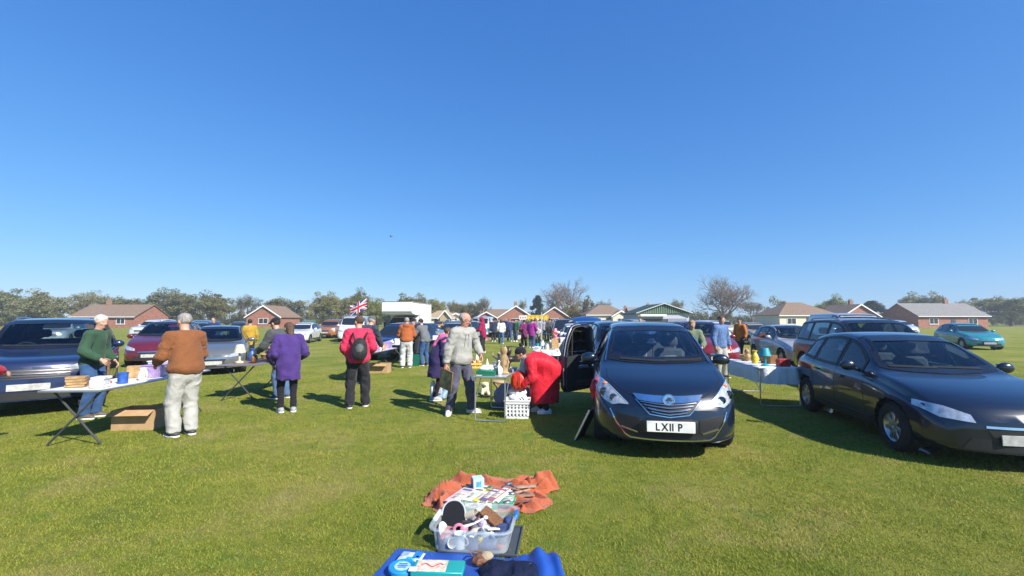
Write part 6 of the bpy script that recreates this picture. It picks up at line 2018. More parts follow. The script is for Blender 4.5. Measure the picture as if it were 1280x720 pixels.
person('man in a dark slate jacket bending over the near end of the white trestle table', (-3.92, 11.85, 0), R(-20), H=1.84, res=.02, lean=14, lean2=36, head=(-10, 16), feet=((-.13, .06), (.13, -.1)), hands=((-.16, .62, .90), (.16, .60, .92)), fat=1.12,
    top=dict(mat=cloth('jacket_slate', (.035, .042, .065)), hem=.45, loose=.04, amp=.014), legs=dict(mat=cloth('trousers_charcoal', (.02, .02, .024))), hair=('short', 'grey'), hat=('cap', cloth('cap_grey', (.10, .11, .13))), shoe=(.04, .04, .04))
person('man in a rust jumper and pale grey trousers seen from behind at the table', (*G(507.5, 459.5).xy, 0), R(14), H=1.74, res=.019, lean=3, lean2=8, head=(12, 16), feet=((-.13, .0), (.13, .02)), hands=((-.20, .34, 1.04), (.21, .34, 1.04)), poles=((-.45, -1, -.4), (.45, -1, -.4)), fat=1.15,
    top=dict(mat=cloth('jumper_rust', (.34, .095, .028), var=.1), name='jumper', hem=.50, loose=.034, amp=.010, rib=1, hood='down'), legs=dict(mat=cloth('trousers_palegrey', (.50, .50, .50), var=.06), loose=.036, amp=.012), hair=('short', 'grey'), shoe=(.04, .04, .04))
person('man in a grey jacket and blue jeans leaning left over the table', (*G(531, 457).xy, 0), R(58), H=1.72, res=.021, lean=10, lean2=22, head=(4, 20), feet=((-.10, .04), (.10, -.04)), hands=((-.25, .50, 1.0), (.10, .58, 1.02)), fat=1.1,
    top=dict(mat=cloth('jacket_flint', (.13, .14, .15)), hem=.50, loose=.040, amp=.013), legs=dict(mat=cloth('jeans_blue', (.035, .085, .20)), loose=.024), hair=('short', 'dark'), shoe=(.05, .05, .05))
person('person in a black jacket and black cap behind the white table', (-3.95, 18.3, 0), R(160), H=1.70, res=.026, lean=4, lean2=12, head=(-10, 14), hands=((-.2, .36, .98), (.2, .36, .98)), top=dict(mat=cloth('jacket_black', (.018, .018, .022))), legs=dict(mat=cloth('trousers_black', (.018, .018, .022))), hat=('cap', cloth('cap_black', (.012, .012, .014))), hair=('short', 'dark'))

# ---------------------------------------------------------------- goods on the grass along the aisle
t = thing('toy_crate', 'yellow wooden crate of red and tan toys on the grass beyond the man', 'crate', G(593, 461), R(12))
ym = M('crate_yellow', (.60, .42, .08), .6, var=.15)
for s_ in (-1, 1):
    for k in range(2):
        mb = MB(); mb.box((0, s_ * .16, .06 + .11 * k), (.46, .015, .07), None, .002); mb.build('slat', ym, t)
        mb = MB(); mb.box((s_ * .225, 0, .06 + .11 * k), (.015, .30, .07), None, .002); mb.build('slat', ym, t)
mb = MB(); mb.box((0, 0, .01), (.44, .30, .012)); mb.build('base', ym, t)
for k, (kind, cn, x, y, sc) in enumerate([('teddy', 'red', -.1, 0, 1.0), ('teddy', 'orange', .1, .04, .9), ('teddy', 'cream', 0, -.06, .8)]):
    p = G(593, 461); good(kind, cn, COL[cn], '%s teddy bear sitting in the yellow crate' % cn, (p.x + x, p.y + y, .06), R(170), sc)
p = G(596, 452)
mb = MB(); mb.lathe([(.17, 0), (.17, .015), (.10, .03), (.085, .10), (.045, .38), (.012, .56), (.0001, .57)], 16)
solo('cream_cone', 'cream pointed ornament standing on the grass behind the yellow crate', 'ornament', mb, M('ware_cream2', (.66, .60, .46), .6, var=.1), p)
tray('bright sky blue tray lying on the grass near the maroon hooded person', G(590, 433), R(4), .62, .40, .22, (.05, .36, .62), 'skyblue')
# bits on the grass further along, each its own thing
for k, (px, py, kind, cn, lab, sc) in enumerate([(583, 440, 'basket', 'tan', 'tan wicker basket on the grass left of the sky blue tray', 1.4), (600, 428, 'carton', 'white', 'white carton on the grass behind the sky blue tray', 1.3), (607, 426, 'carton', 'pink', 'pink carton on the grass by the white van', 1.2),
        (612, 425, 'tub', 'cream', 'cream tub on the grass by the white van', 1.0), (578, 434, 'tub', 'red', 'red tub on the grass at the left of the aisle', 1.0), (571, 437, 'carton', 'brown', 'brown carton on the grass at the left of the aisle', 1.3),
        (646, 424, 'carton', 'cream', 'cream carton standing at the far end of the aisle', 1.5), (652, 423, 'tub', 'white', 'white tub standing at the far end of the aisle', 1.4), (634, 443, 'basket', 'brown', 'brown wicker basket on the grass above the driftwood cat', 1.2), (645, 452, 'tub', 'black', 'black tub on the grass behind the black bobble hat', 1.1)]):
    good(kind, cn, COL[cn], lab, G(px, py), k * .9, sc)

# ---------------------------------------------------------------- right row of stalls beyond the black people carrier
rt = (.62, 13.6)
_, clo = folding_table('round cornered table under a white cloth beyond the red coat', rt, R(-6), .78, .95, .74, wtop, cloth_mat=cloth('cloth_white', (.72, .72, .70), var=.05), over=.16)
tag(clo, 'white tablecloth draped over the table beyond the red coat', 'tablecloth')
spread(rt, R(-6), .78, .95, .747, 'on the white tablecloth beyond the red coat', [('bowl', 'white', .2, .3), ('jug', 'cream', .55, .2), ('plate', 'grey', .75, .35), ('vase', 'white', .35, .7), ('teddy', 'white', .7, .75), ('tin', 'turquoise', .15, .75), ('frame', 'tan', .85, .6), ('jug', 'blue', .5, .5)])
rt2 = (1.55, 17.6)
_, clo = folding_table('long table with a cream cloth and bright goods behind the white clothed one', rt2, R(-3), .8, 2.2, .74, wtop, cloth_mat=cloth('cloth_cream', (.56, .50, .38), var=.08), over=.35)
tag(clo, 'cream cloth hanging over the long table behind the white one', 'tablecloth')
spread(rt2, R(-3), .8, 2.2, .747, 'on the cream cloth of the long table', [('teddy', 'pink', .2, .1, 1.2), ('carton', 'white', .55, .1, 1.2), ('tin', 'yellow', .8, .15), ('vase', 'red', .25, .35, 1.2), ('books', 'purple', .65, .4), ('teddy', 'tan', .2, .6, 1.2), ('lamp', 'white', .6, .7, 1.2), ('carton', 'lilac', .75, .9, 1.3), ('jug', 'green', .3, .85, 1.2), ('basket', 'tan', .55, .55), ('tub', 'white', .3, .22)])
rt3 = (2.05, 23.2)
folding_table('brown topped trestle table at the far right of the aisle', rt3, R(-2), .8, 2.2, .74, M('table_brown', (.22, .13, .07), .5, var=.2, stretch=(1, 6, 1)), style='x')
spread(rt3, R(-2), .8, 2.2, .742, 'on the brown table far down the aisle', [('carton', 'red', .3, .15, 1.4), ('teddy', 'white', .7, .2, 1.5), ('lamp', 'pink', .3, .5, 1.4), ('tub', 'white', .65, .6, 1.2), ('carton', 'yellow', .4, .85, 1.4), ('clock', 'brown', .8, .8, 1.4)])
mb = MB(); mb.tube([(0, 0, .0), (0, 0, 1.9)], .018, 8)
solo('tent_pole', 'thin pale pole standing behind the white tablecloth', 'pole', mb, M('pole_pale', (.5, .5, .46), .5), (.98, 14.9, 0))

# ---------------------------------------------------------------- people along the aisle
def far(label, px, py, rz, H, tc, lc, **k):
    p = G(px, py)
    tp = dict(mat=cloth('far_%s' % tc[0], tc[1]), amp=.012, loose=.04); tp.update(k.pop('top', {}))
    return person(label, (p.x, p.y, 0), R(rz), H=H, res=k.pop('res', .03), top=tp, legs=dict(mat=cloth('farleg_%s' % lc[0], lc[1]), loose=.026, amp=.010), **k)
walk = ((-.10, .20), (.10, -.18))
far('person in a maroon hooded coat and black trousers standing in the open aisle', 604, 441, 78, 1.78, ('maroon', (.26, .012, .06)), ('black', (.02, .02, .022)), hands=((-.16, .36, 1.10), (.14, .40, 1.12)), head=(0, 18), top=dict(hood='up', hem=.42), shoe=(.6, .6, .5), res=.024, lean2=8)
far('person in a navy coat standing left of the white topped woman', 617, 427, 20, 1.74, ('navycoat', (.022, .028, .055)), ('black', (.02, .02, .022)), hair=('short', 'dark'), top=dict(hem=.38))
far('woman in a white top and blue jeans with a dark shoulder bag', 626.5, 430, 8, 1.68, ('whitetop', (.66, .66, .62)), ('blue', (.05, .13, .32)), hair=('long', 'brown'), feet=walk, shoe=(.5, .5, .52))
far('man in a navy jumper and jeans wearing a red cap', 637, 427, 10, 1.74, ('navyjumper', (.03, .04, .11)), ('denim', (.05, .09, .20)), hat=('cap', cloth('cap_red', (.55, .05, .07))), feet=walk, shoe=(.6, .6, .6))
far('person in a long cream coat at the far end of the aisle', 643, 421, -30, 1.66, ('creamcoat', (.62, .58, .50)), ('grey', (.2, .2, .21)), hair=('short', 'dark'), top=dict(hem=.30))
far('woman in a plum quilted coat beside the one in purple', 655.5, 434, 22, 1.66, ('plum', (.15, .02, .09)), ('black', (.02, .02, .022)), hair=('short', 'dark'), top=dict(hem=.36, flare=.02), hands=((-.22, .2, .95), (.24, .22, .95)))
pp, JP = far('woman in a bright purple coat with a white bag under her arm', 664.5, 435, -22, 1.70, ('purple', (.27, .02, .22)), ('denim', (.05, .09, .20)), hair=('short', 'brown'), top=dict(hem=.40), hands=((-.22, .2, .9), (.24, .26, 1.0)))
bpy.context.view_layer.update()
mb = MB(); mb.box((0, 0, 0), (.42, .12, .30), rotx(R(0)), .03); mb.tube([(-.1, 0, .15), (-.06, 0, .27), (.06, 0, .27), (.1, 0, .15)], .01, 6)
solo('white_bag', 'white bag with a pink print carried by the woman in bright purple', 'bag', mb, M('bag_white_pink', (.70, .60, .62), .5, var=.25, vs=7), pp.matrix_world @ Vector((.30, .20, 1.00)), R(20), tilt=(0, R(32), R(-25)))
far('man in a pale grey coat standing right of the woman in bright purple', 672, 430, 160, 1.74, ('palegrey', (.26, .26, .28)), ('stone', (.22, .20, .18)), hair=('short', 'white'), top=dict(hem=.38))
far('person in a light grey anorak beneath the yellow awning', 680, 425, 170, 1.70, ('lightgrey', (.32, .33, .36)), ('denim', (.05, .09, .20)), hair=('short', 'fair'))
far('man in a charcoal fleece with his back to us beneath the yellow awning', 687, 427, 5, 1.76, ('charcoal', (.075, .075, .085)), ('darkgrey', (.06, .06, .07)), hair=('short', 'dark'))
far('person in a scarlet jacket behind the goods on the cream cloth', 697, 431, 120, 1.64, ('scarlet', (.45, .03, .05)), ('black', (.02, .02, .022)), hair=('short', 'dark'))
far('person in a teal jacket between the cream coat and the plum coat', 649, 420, 30, 1.70, ('teal', (.04, .14, .17)), ('black', (.02, .02, .022)), hair=('short', 'brown'), res=.035)
far('man in an olive jacket far behind the red cap', 632, 419.5, -20, 1.76, ('olive', (.09, .09, .04)), ('stone', (.22, .20, .18)), hair=('short', 'grey'), res=.035)
far('person in a black coat far behind the plum coat', 659, 419, 60, 1.72, ('blackcoat', (.02, .02, .024)), ('black', (.02, .02, .022)), hair=('short', 'dark'), res=.035, top=dict(hem=.36))
far('person in a sky blue shirt far behind the pale grey coat', 676, 418, 10, 1.72, ('sky', (.22, .36, .55)), ('denim', (.05, .09, .20)), hair=('short', 'brown'), res=.035)
far('woman in a dusty pink cardigan by the white van', 611, 421, 200, 1.64, ('dustypink', (.45, .22, .24)), ('black', (.02, .02, .022)), hair=('long', 'fair'), res=.035)
far('man in a white shirt far beyond the silver car', 570, 419, 30, 1.76, ('whiteshirt', (.66, .66, .66)), ('navy', (.03, .03, .07)), hair=('short', 'dark'), res=.035)
far('person in a dark green parka by the clothes rail', 581, 423, -60, 1.70, ('parka', (.03, .07, .045)), ('black', (.02, .02, .022)), hair=('short', 'brown'), res=.035)
# further tables down both sides of the aisle
for k, (x, y, rot, cn, lab, items) in enumerate([
        (-3.75, 20.6, 4, 'white', 'on the table left of the maroon hooded person', [('carton', 'white', .3, .1), ('tub', 'red', .7, .2), ('books', 'brown', .3, .35), ('lamp', 'cream', .7, .5), ('teddy', 'tan', .3, .65), ('carton', 'blue', .7, .8), ('vase', 'green', .3, .9)]),
        (-2.6, 26.5, 3, 'brown', 'on the table behind the maroon hooded person', [('carton', 'pink', .4, .15, 1.3), ('tub', 'clear', .7, .4, 1.2), ('carton', 'tan', .35, .6, 1.3), ('teddy', 'white', .7, .75, 1.3), ('folded_clothes', 'red', .4, .9)]),
        (-2.3, 33.5, 2, 'white', 'on the table by the navy coat', [('carton', 'turquoise', .4, .2, 1.4), ('carton', 'white', .6, .5, 1.4), ('tub', 'yellow', .4, .8, 1.3)]),
        (2.25, 29.5, -2, 'white', 'on the table behind the charcoal fleece', [('carton', 'orange', .4, .2, 1.4), ('lamp', 'red', .6, .5, 1.4), ('tub', 'navy', .4, .8, 1.3), ('books', 'white', .7, .3, 1.3)]),
        (1.6, 38.0, -1, 'brown', 'on the table at the end of the aisle', [('carton', 'green', .4, .2, 1.5), ('tub', 'white', .6, .5, 1.5), ('carton', 'purple', .4, .8, 1.5)])]):
    folding_table('%s topped trestle table %s' % (cn, ['left of the maroon hooded person', 'behind the maroon hooded person', 'by the navy coat in the aisle', 'behind the charcoal fleece', 'at the far end of the aisle'][k]), (x, y), R(rot), .8, 2.2, .74, wtop if cn == 'white' else M('table_brown', (.22, .13, .07)), style='x')
    spread((x, y), R(rot), .8, 2.2, .742, lab, items)
# the thicker crowd further down the aisle
CROWD = [(606, 418, 'mint', (.30, .48, .38), 20, 'short'), (614, 417, 'burgundy', (.18, .02, .04), -40, 'short'), (622, 417.5, 'ochre', (.42, .26, .05), 170, 'short'), (629, 416.5, 'ink', (.02, .025, .06), 10, 'long'), (639, 417, 'coral', (.52, .16, .12), -10, 'long'), (647, 416.5, 'stone', (.32, .30, .26), 180, 'short'),
         (653, 417.5, 'indigo', (.05, .04, .18), 30, 'short'), (662, 417, 'emerald', (.02, .20, .10), -30, 'short'), (668, 418, 'silver', (.40, .41, .43), 200, 'short'), (675, 416, 'rose', (.50, .14, .24), 0, 'long'), (683, 417.5, 'tobacco', (.14, .08, .04), 20, 'short'), (691, 419, 'steel', (.14, .18, .24), -20, 'short'),
         (700, 421, 'ivory', (.62, .58, .48), 150, 'short'), (709, 417, 'wine', (.22, .02, .06), 10, 'short'), (598, 425, 'denim', (.07, .12, .25), 30, 'short'), (623, 424, 'charcoal grey', (.06, .06, .065), -25, 'short'), (645, 427, 'forest green', (.03, .09, .04), 150, 'short'), (669, 426, 'peach', (.58, .32, .22), -12, 'long'), (694, 425, 'slate blue', (.09, .12, .20), 20, 'short'), (577, 431, 'raspberry', (.40, .03, .14), -50, 'long'), (573, 424, 'cocoa', (.10, .055, .035), 40, 'short'), (563, 421, 'azure', (.06, .22, .46), -20, 'short'), (596, 417, 'lemon', (.58, .50, .10), 15, 'short')]
for k, (px, py, cn, cc, rz, hr) in enumerate(CROWD):
    far('person in %s %s deep in the crowd down the aisle' % ('an ' + cn if cn[0] in 'aeiou' else 'a ' + cn, ('jacket', 'coat', 'fleece')[k % 3]), px, py, rz, 1.62 + .04 * (k * 7 % 5), (cn.replace(' ', '_') + '_top', cc), (('black', (.02, .02, .022)), ('denim', (.05, .09, .20)), ('stone', (.22, .20, .18)))[k % 3], hair=(hr, ('dark', 'brown', 'grey', 'fair')[k % 4]), res=.038, top=dict(hem=(.47, .36, .48)[k % 3]))
t = thing('clothes_rail', 'clothes rail hung with dark coats left of the maroon hooded person', 'clothes rail', G(586, 427), R(20))
for s_ in (-1, 1):
    mb = MB(); mb.tube([(s_ * .6, 0, .02), (s_ * .6, 0, 1.5)], .016, 6); mb.tube([(s_ * .6, -.25, .02), (s_ * .6, .25, .02)], .016, 6); mb.build('post', ALU, t)
mb = MB(); mb.tube([(-.6, 0, 1.5), (.6, 0, 1.5)], .016, 6); mb.build('rail', ALU, t)
for k in range(7):
    c_ = [(.02, .02, .025), (.03, .04, .09), (.10, .10, .11), (.02, .02, .022), (.14, .05, .05), (.03, .05, .06), (.05, .05, .055)][k]
    def f(P): return union([cap(P, (0, -.17, 1.36), (0, .17, 1.36), .05), cap(P, (0, 0, 1.3), (0, 0, .72), .16, .2, ((1, 0, 0), .25))], .05) - wr(P, .015, 9, 80 + k)
    x = mesh_np('hanging_coat', *nets(f, (-.15, -.35, .45), (.15, .35, 1.5), .03), cloth('rail_coat_%d' % k, c_), t, loc=(-.48 + .16 * k, 0, 0))
# ---------------------------------------------------------------- parked vehicles
def tailgate(c, col, colname, up=68):
    """the boot lid swung up from the back of the roof"""
    T = c.T; L = T['L']; hw = T['hw']
    yh = L * .885; zh = c.val('zt', yh) + .02; ln = .95; a = R(up - 90)
    A = []
    for i in range(10):
        v = i / 9
        row = []
        for j in range(13):
            u = j / 12 * 2 - 1
            w = hw * (.60 + .22 * v)
            bow = .10 * (1 - u * u) + .12 * math.sin(v * math.pi)
            y, z = v * ln, bow
            row.append((u * w, yh + y * math.cos(a) - z * math.sin(a), zh + y * math.sin(a) + z * math.cos(a)))
        A.append(row)
    A = np.array(A); B = A - np.array([0, math.sin(-a) * .06, math.cos(a) * .06])
    mb = MB(); mb.grid(A); mb.grid(B[:, ::-1]); mb.grid(np.array([A[0], B[0]])); mb.grid(np.array([A[-1], B[-1]])); mb.grid(np.array([A[:, 0], B[:, 0]])); mb.grid(np.array([A[:, -1], B[:, -1]]))
    return mb.build('tailgate', paint(colname, col), c.root)

make_car('suv', 'off_roader', 'dark blue off roader parked behind the rust jumper', (-5.6, 18.2, 0), R(-18), (.012, .03, .11), 'deep_blue', grille='wide').root.scale = (.93, .93, .90)
make_car('mpv', 'estate_car', 'silver green family car parked behind the man in the grey hooded top', (-3.9, 24.2, 0), R(-22), (.30, .36, .34), 'silver_green')
make_car('hatch', 'small_car', 'dark blue small car parked left of the silver green family car', (-6.1, 26.0, 0), R(-12), (.02, .04, .13), 'night_blue')
make_car('hatch', 'small_car', 'pale blue small car parked left of the white van', (-4.35, 35, 0), R(-14), (.15, .24, .36), 'pale_blue')
make_car('van', 'white_van', 'white van parked behind the maroon hooded person', (-3.15, 41.5, 0), R(-6), (.75, .75, .74), 'white')
c = make_car('hatch', 'black_hatchback', 'black car with its boot lid raised behind the white topped woman', (-1.3, 45.5, 0), R(186), (.012, .012, .014), 'black'); tailgate(c, (.012, .012, .014), 'black', 88)
make_car('mpv', 'grey_people_carrier', 'dark grey people carrier parked close behind the black one', (2.86, 10.5, 0), R(-4), (.03, .034, .045), 'graphite', detail=2)
c = make_car('mpv', 'blue_people_carrier', 'blue people carrier with its tailgate raised above its roof', (3.05, 15.6, 0), R(-3), (.015, .06, .22), 'royal_blue', detail=2); tailgate(c, (.015, .06, .22), 'royal_blue', 92)
make_car('hatch', 'white_hatchback', 'white hatchback parked beyond the blue people carrier', (3.2, 21.4, 0), R(-4), (.70, .70, .70), 'white')
make_car('suv', 'black_off_roader', 'black off roader far down the right hand row', (3.4, 27.0, 0), R(-3), (.014, .014, .016), 'black', grille='wide')
make_car('mpv', 'silver_people_carrier', 'silver people carrier far down the right hand row', (4.0, 33, 0), R(0), (.38, .39, .40), 'silver')
# the right hand field: a second line of cars
make_car('hatch', 'black_hatchback', 'black hatchback parked nearest us at the right edge', (5.5, 4.85, 0), R(-12), (.006, .008, .014), 'black_blue', detail=2)
make_car('suv', 'bronze_off_roader', 'bronze off roader parked behind the black hatchback at the right', (8.6, 9.2, 0), R(-10), (.14, .09, .05), 'bronze', grille='wide', roofrack=True, detail=2)
c = make_car('mpv', 'red_people_carrier', 'dark red people carrier parked beyond the right hand tables', (6.7, 14.6, 0), R(-5), (.20, .012, .018), 'dark_red', detail=2)
make_car('hatch', 'silver_hatchback', 'silver hatchback in the second line right of the dark red carrier', (10.5, 15.5, 0), R(-8), (.36, .37, .38), 'silver', detail=2)
make_car('van', 'grey_van', 'pale grey van standing in the second line at the right', (15.0, 18.5, 0), R(-14), (.42, .43, .44), 'pale_grey')
make_car('hatch', 'blue_hatchback', 'mid blue hatchback far off in the right hand line', (8.6, 24, 0), R(-4), (.03, .10, .28), 'mid_blue')
make_car('mpv', 'white_people_carrier', 'white people carrier far off in the right hand line', (12.5, 27, 0), R(-6), (.7, .7, .7), 'white')
make_car('hatch', 'gold_hatchback', 'champagne hatchback far off beside the white people carrier', (16.5, 29, 0), R(-6), (.38, .33, .24), 'champagne')
make_car('suv', 'green_off_roader', 'dark green off roader far off at the right', (22.5, 30, 0), R(-16), (.02, .06, .04), 'bottle_green', grille='wide')
make_car('hatch', 'turquoise_hatchback', 'turquoise hatchback far off at the right', (26, 24.5, 0), R(-20), (.03, .25, .28), 'turquoise')
# the left hand field
make_car('suv', 'navy_off_roader', 'navy off roader nearest us at the left behind the stall tables', (-8.2, 7.7, 0), R(38), (.012, .022, .07), 'navy', grille='wide', roofrack=True, detail=2)
make_car('hatch', 'grey_hatchback', 'mid grey hatchback parked beyond the navy off roader', (-8.9, 13.4, 0), R(28), (.13, .14, .15), 'mid_grey', detail=2)
make_car('mpv', 'maroon_people_carrier', 'maroon people carrier in the left hand line', (-12.5, 15.6, 0), R(24), (.13, .012, .025), 'maroon', detail=2)
make_car('van', 'white_van', 'plain white van left of the box lorry', (-11.9, 33, 0), R(10), (.75, .75, .74), 'white')
make_car('hatch', 'red_hatchback', 'bright red hatchback far off in the left hand line', (-17, 22, 0), R(20), (.42, .015, .02), 'bright_red')
make_car('mpv', 'blue_estate', 'light blue people carrier far off in the left hand line', (-19.5, 27, 0), R(16), (.14, .22, .34), 'pale_blue')
make_car('suv', 'silver_off_roader', 'silver off roader far off at the left edge', (-28, 27, 0), R(30), (.38, .39, .40), 'silver', grille='wide')
make_car('hatch', 'white_small_car', 'white small car at the left beyond the maroon people carrier', (-15, 31, 0), R(8), (.7, .7, .7), 'white')

# a distant row, each of another colour
FARC = [('ruby', (.30, .01, .03)), ('cobalt', (.02, .07, .35)), ('pearl', (.72, .71, .68)), ('slate', (.10, .11, .13)), ('lime', (.20, .32, .03)), ('copper', (.32, .13, .05)), ('jet', (.01, .01, .012)), ('sky', (.16, .34, .52)), ('steel', (.32, .34, .36)), ('plum', (.12, .02, .10)), ('sand', (.42, .36, .25)), ('petrol', (.01, .12, .14)), ('cherry', (.42, .01, .04)), ('ice', (.52, .60, .66))]
for k, (cn, cc) in enumerate(FARC):
    kd = ('hatch', 'mpv', 'suv')[k % 3]
    x = (-46, -39, -33, -27, -21.5, -16.5, -12.2, 6.5, 12, 17.5, 23, 29, 36, 43)[k]
    make_car(kd, 'parked_car', '%s coloured car in the distant row at the %s of the field' % (cn, 'left' if x < 0 else 'right'), (x, 44 + 5 * math.sin(k * 2.1), 0), R(-x * .5 + 20 * math.sin(k * 5)), cc, 'far_' + cn, detail=0, group='cars in the distant row')
FARD = [('teal', (.02, .16, .18)), ('amber', (.45, .24, .03)), ('chalk', (.70, .70, .68)), ('inky', (.012, .02, .07)), ('rosy', (.36, .08, .10)), ('moss', (.06, .10, .03)), ('pewter', (.22, .23, .24)), ('cyan', (.08, .38, .50)), ('garnet', (.16, .01, .02))]
for k, (cn, cc) in enumerate(FARD):
    make_car(('mpv', 'hatch', 'suv')[k % 3], 'parked_car', '%s coloured car parked before the bungalows behind the crowd' % cn, ((-16.5, -12, -8, -4.2, 5.2, 9.2, 13.5, 17.5, 22)[k], 68 + 3 * math.sin(k * 2.7), 0), R(24 * math.sin(k * 4)), cc, 'fard_' + cn, detail=0, group='cars before the bungalows')
# ---------------------------------------------------------------- white box lorry
def box_lorry(label, loc, rz, s=1.0):
    T = dict(TYPES['van']); T['n'] = 50; T['hw'] = .98
    c = Car(T, 'box_lorry', label, loc, rz, None, 'lorry')
    gl = M('dark_car_glass', (.012, .016, .018), .04, var=.0, spec=.8, coat=.3); blk = M('black_trim', **BLACKTRIM)
    wp = [(-.80, 1.31), (0, 1.29), (.80, 1.31), (.77, 1.85), (0, 1.90), (-.77, 1.85)]
    c.patch(wp, 'front', .006, 'windscreen', gl, res=.12); c.strip(wp, 'front', .04, .009, 'windscreen_seal', blk, closed=True)
    for sd in ('left', 'right'):
        c.patch(side_polys(c)[0], sd, .006, 'window', gl, res=.2)
        c.strip([(2.06, .4), (2.06, 1.8)], sd, .012, .003, 'door_seam', blk)
    for sg in (-1, 1):
        c.patch([(sg * .50, .62), (sg * .80, .66), (sg * .90, .80), (sg * .80, .88), (sg * .52, .76)], 'front', .01, 'headlight', M('headlight_lens', (.55, .58, .6), .12), res=.1)
        m_ = MB(); m_.box((sg * 1.16, 1.0, 1.32), (.16, .07, .34), None, .03); m_.tube([(sg * .95, 1.02, 1.25), (sg * 1.12, 1.0, 1.3)], .02, 6); m_.build('mirror', blk, c.root)
    c.patch([(-.45, .72), (.45, .72), (.42, .52), (-.42, .52)], 'front', .01, 'grille', blk, res=.15)
    c.patch([(-.7, .46), (.7, .46), (.66, .30), (-.66, .30)], 'front', .01, 'bumper', blk, res=.2)
    wh = paint('white', (.75, .75, .74))
    c.body(wh, [(y, .33, .375) for y in T['wb']])
    c.wheels(T['wb'], .33)
    wbx = M('lorry_panel', (.78, .78, .77), .35, var=.03, vs=3)
    w, y0, y1, z0, z1 = 2.12, 1.85, 5.05, .95, 2.88
    mb = MB(); mb.box((0, (y0 + y1) / 2, (z0 + z1) / 2), (w, y1 - y0, z1 - z0), None, .03); mb.build('cargo_box', wbx, c.root, smooth=False)
    mb = MB(); mb.prism([(.22, 2.10), (.16, 2.2), (.16, 2.80), (.24, 2.88), (1.849, 2.88), (1.849, 2.0), (.9, 2.0)], -w / 2, w / 2, 'x'); mb.build('over_cab_box', wbx, c.root, smooth=False)
    gt = M('trim_greyroof', (.30, .29, .28), .5)
    for sg in (-1, 1):
        mb = MB(); mb.box((sg * (w / 2 + .012), 2.65, z1 - .03), (.03, 4.9, .06), None, .006); mb.build('roof_rail', gt, c.root)
        mb = MB(); mb.box((sg * (w / 2 + .012), 3.45, z0 + .05), (.03, 3.2, .07), None, .006); mb.build('side_rail', gt, c.root)
        mb = MB(); mb.box((sg * (w / 2 + .006), 1.85, 1.95), (.016, .03, 1.8)); mb.build('panel_seam', gt, c.root)
        mb = MB(); mb.box((sg * (w / 2 + .02), 2.15, 1.75), (.04, .30, .05), None, .01); mb.build('side_latch', gt, c.root)
    mb = MB(); mb.box((0, .155, 2.22), (w - .1, .03, .03)); mb.build('front_rail', gt, c.root)
    mb = MB(); mb.box((0, .20, z1 + .012), (w, .10, .03), None, .006); mb.build('front_roof_rail', gt, c.root)
    return c
box_lorry('big white box lorry standing behind the blue off roader', (-7.85, 30.4, 0), R(-5))

# ---------------------------------------------------------------- national flag on a pole
def flag(label_pole, label_flag, loc, w, h, ztop, ph):
    t = thing('flagpole', label_pole, 'flagpole', loc, 0)
    mb = MB(); mb.tube([(0, 0, 0), (0, 0, ztop * .5), (.0, 0, ztop + .12)], [.022, .018, .012], 8); mb.build('mast', M('mast_dark', (.06, .06, .06), .5), t)
    nu, nv = 96, 56
    A = np.zeros((nu + 1, nv + 1, 3)); B = A.copy()
    for i in range(nu + 1):
        for j in range(nv + 1):
            u, v = i / nu, j / nv
            x = -u * w; wv = .10 * w * math.sin(u * 7 + ph + v * 1.5) * u ** .6
            A[i, j] = (x * .93, wv, ztop - (1 - v) * h - .36 * w * u + .05 * h * math.sin(u * 6 + ph))
            B[i, j] = A[i, j] + np.array([0, .006, 0])
    def colour(u, v):
        x, y = (u - .5) * 2.0, (v - .5)
        ax, ay = abs(x), abs(y)
        if ay < .10 or ax < .10: return 1
        if ay < .167 or ax < .167: return 2
        def sd(px, py, s_): return (px * .5 * s_ + -py * 1.0) / math.hypot(.5, 1.0)
        d1, d2 = sd(x, y, 1), sd(x, y, -1)
        best = 0
        for d, sgn in ((d1, 1), (d2, -1)):
            off = .033 * (1 if x > 0 else -1)
            if abs(d + off * (1 if sgn > 0 else 1)) < .034: return 1
            if abs(d) < .10: best = 2
        return best
    mb = MB()
    for G_ in (A, B):
        base = len(mb.v)
        mb.v += G_.reshape(-1, 3).tolist()
        for i in range(nu):
            for j in range(nv):
                a = base + i * (nv + 1) + j
                mb.f.append((a, a + nv + 1, a + nv + 2, a + 1)); mb.m.append(colour((i + .5) / nu, (j + .5) / nv))
    o = mb.build('flag', [M('flag_blue', (.012, .03, .16), .8), M('flag_red', (.50, .015, .04), .8), M('flag_white', (.72, .72, .72), .8)], None, loc=loc, fix=False)
    tag(o, label_flag, 'flag')
flag('dark flagpole behind the stalls left of the box lorry', 'union flag flying left of the white box lorry', (-9.55, 29.6, 0), 1.25, .72, 3.05, .4)
# ---------------------------------------------------------------- stalls and people beyond the edges of the narrow view
la = (-6.15, 5.9)
folding_table('white trestle table of tubs and books nearest us at the left', la, R(4), .75, 2.4, .74, wtop, style='x')
spread(la, R(4), .75, 2.4, .742, 'on the white table nearest us at the left', [('tub', 'clear', .35, .80, 1.1), ('tub', 'clear', .70, .55, 1.1)][:1] + [('tub', 'lilac', .65, .58), ('books', 'white', .75, .10), ('books', 'tan', .3, .12), ('carton', 'tan', .35, .55), ('frame', 'brown', .3, .33), ('tin', 'blue', .75, .26), ('jug', 'white', .8, .40), ('teddy', 'cream', .7, .88), ('toy_car', 'red', .55, .20), ('folded_clothes', 'navy', .35, .95)])
cardboard_box('brown cardboard box on the grass under the table nearest us at the left', (-5.72, 7.05, 0), R(5), .6, .38, .30)
lb = (-6.0, 9.2)
folding_table('brown trestle table beyond the white one at the left', lb, R(3), .75, 2.0, .74, M('table_brown', (.22, .13, .07)), style='x')
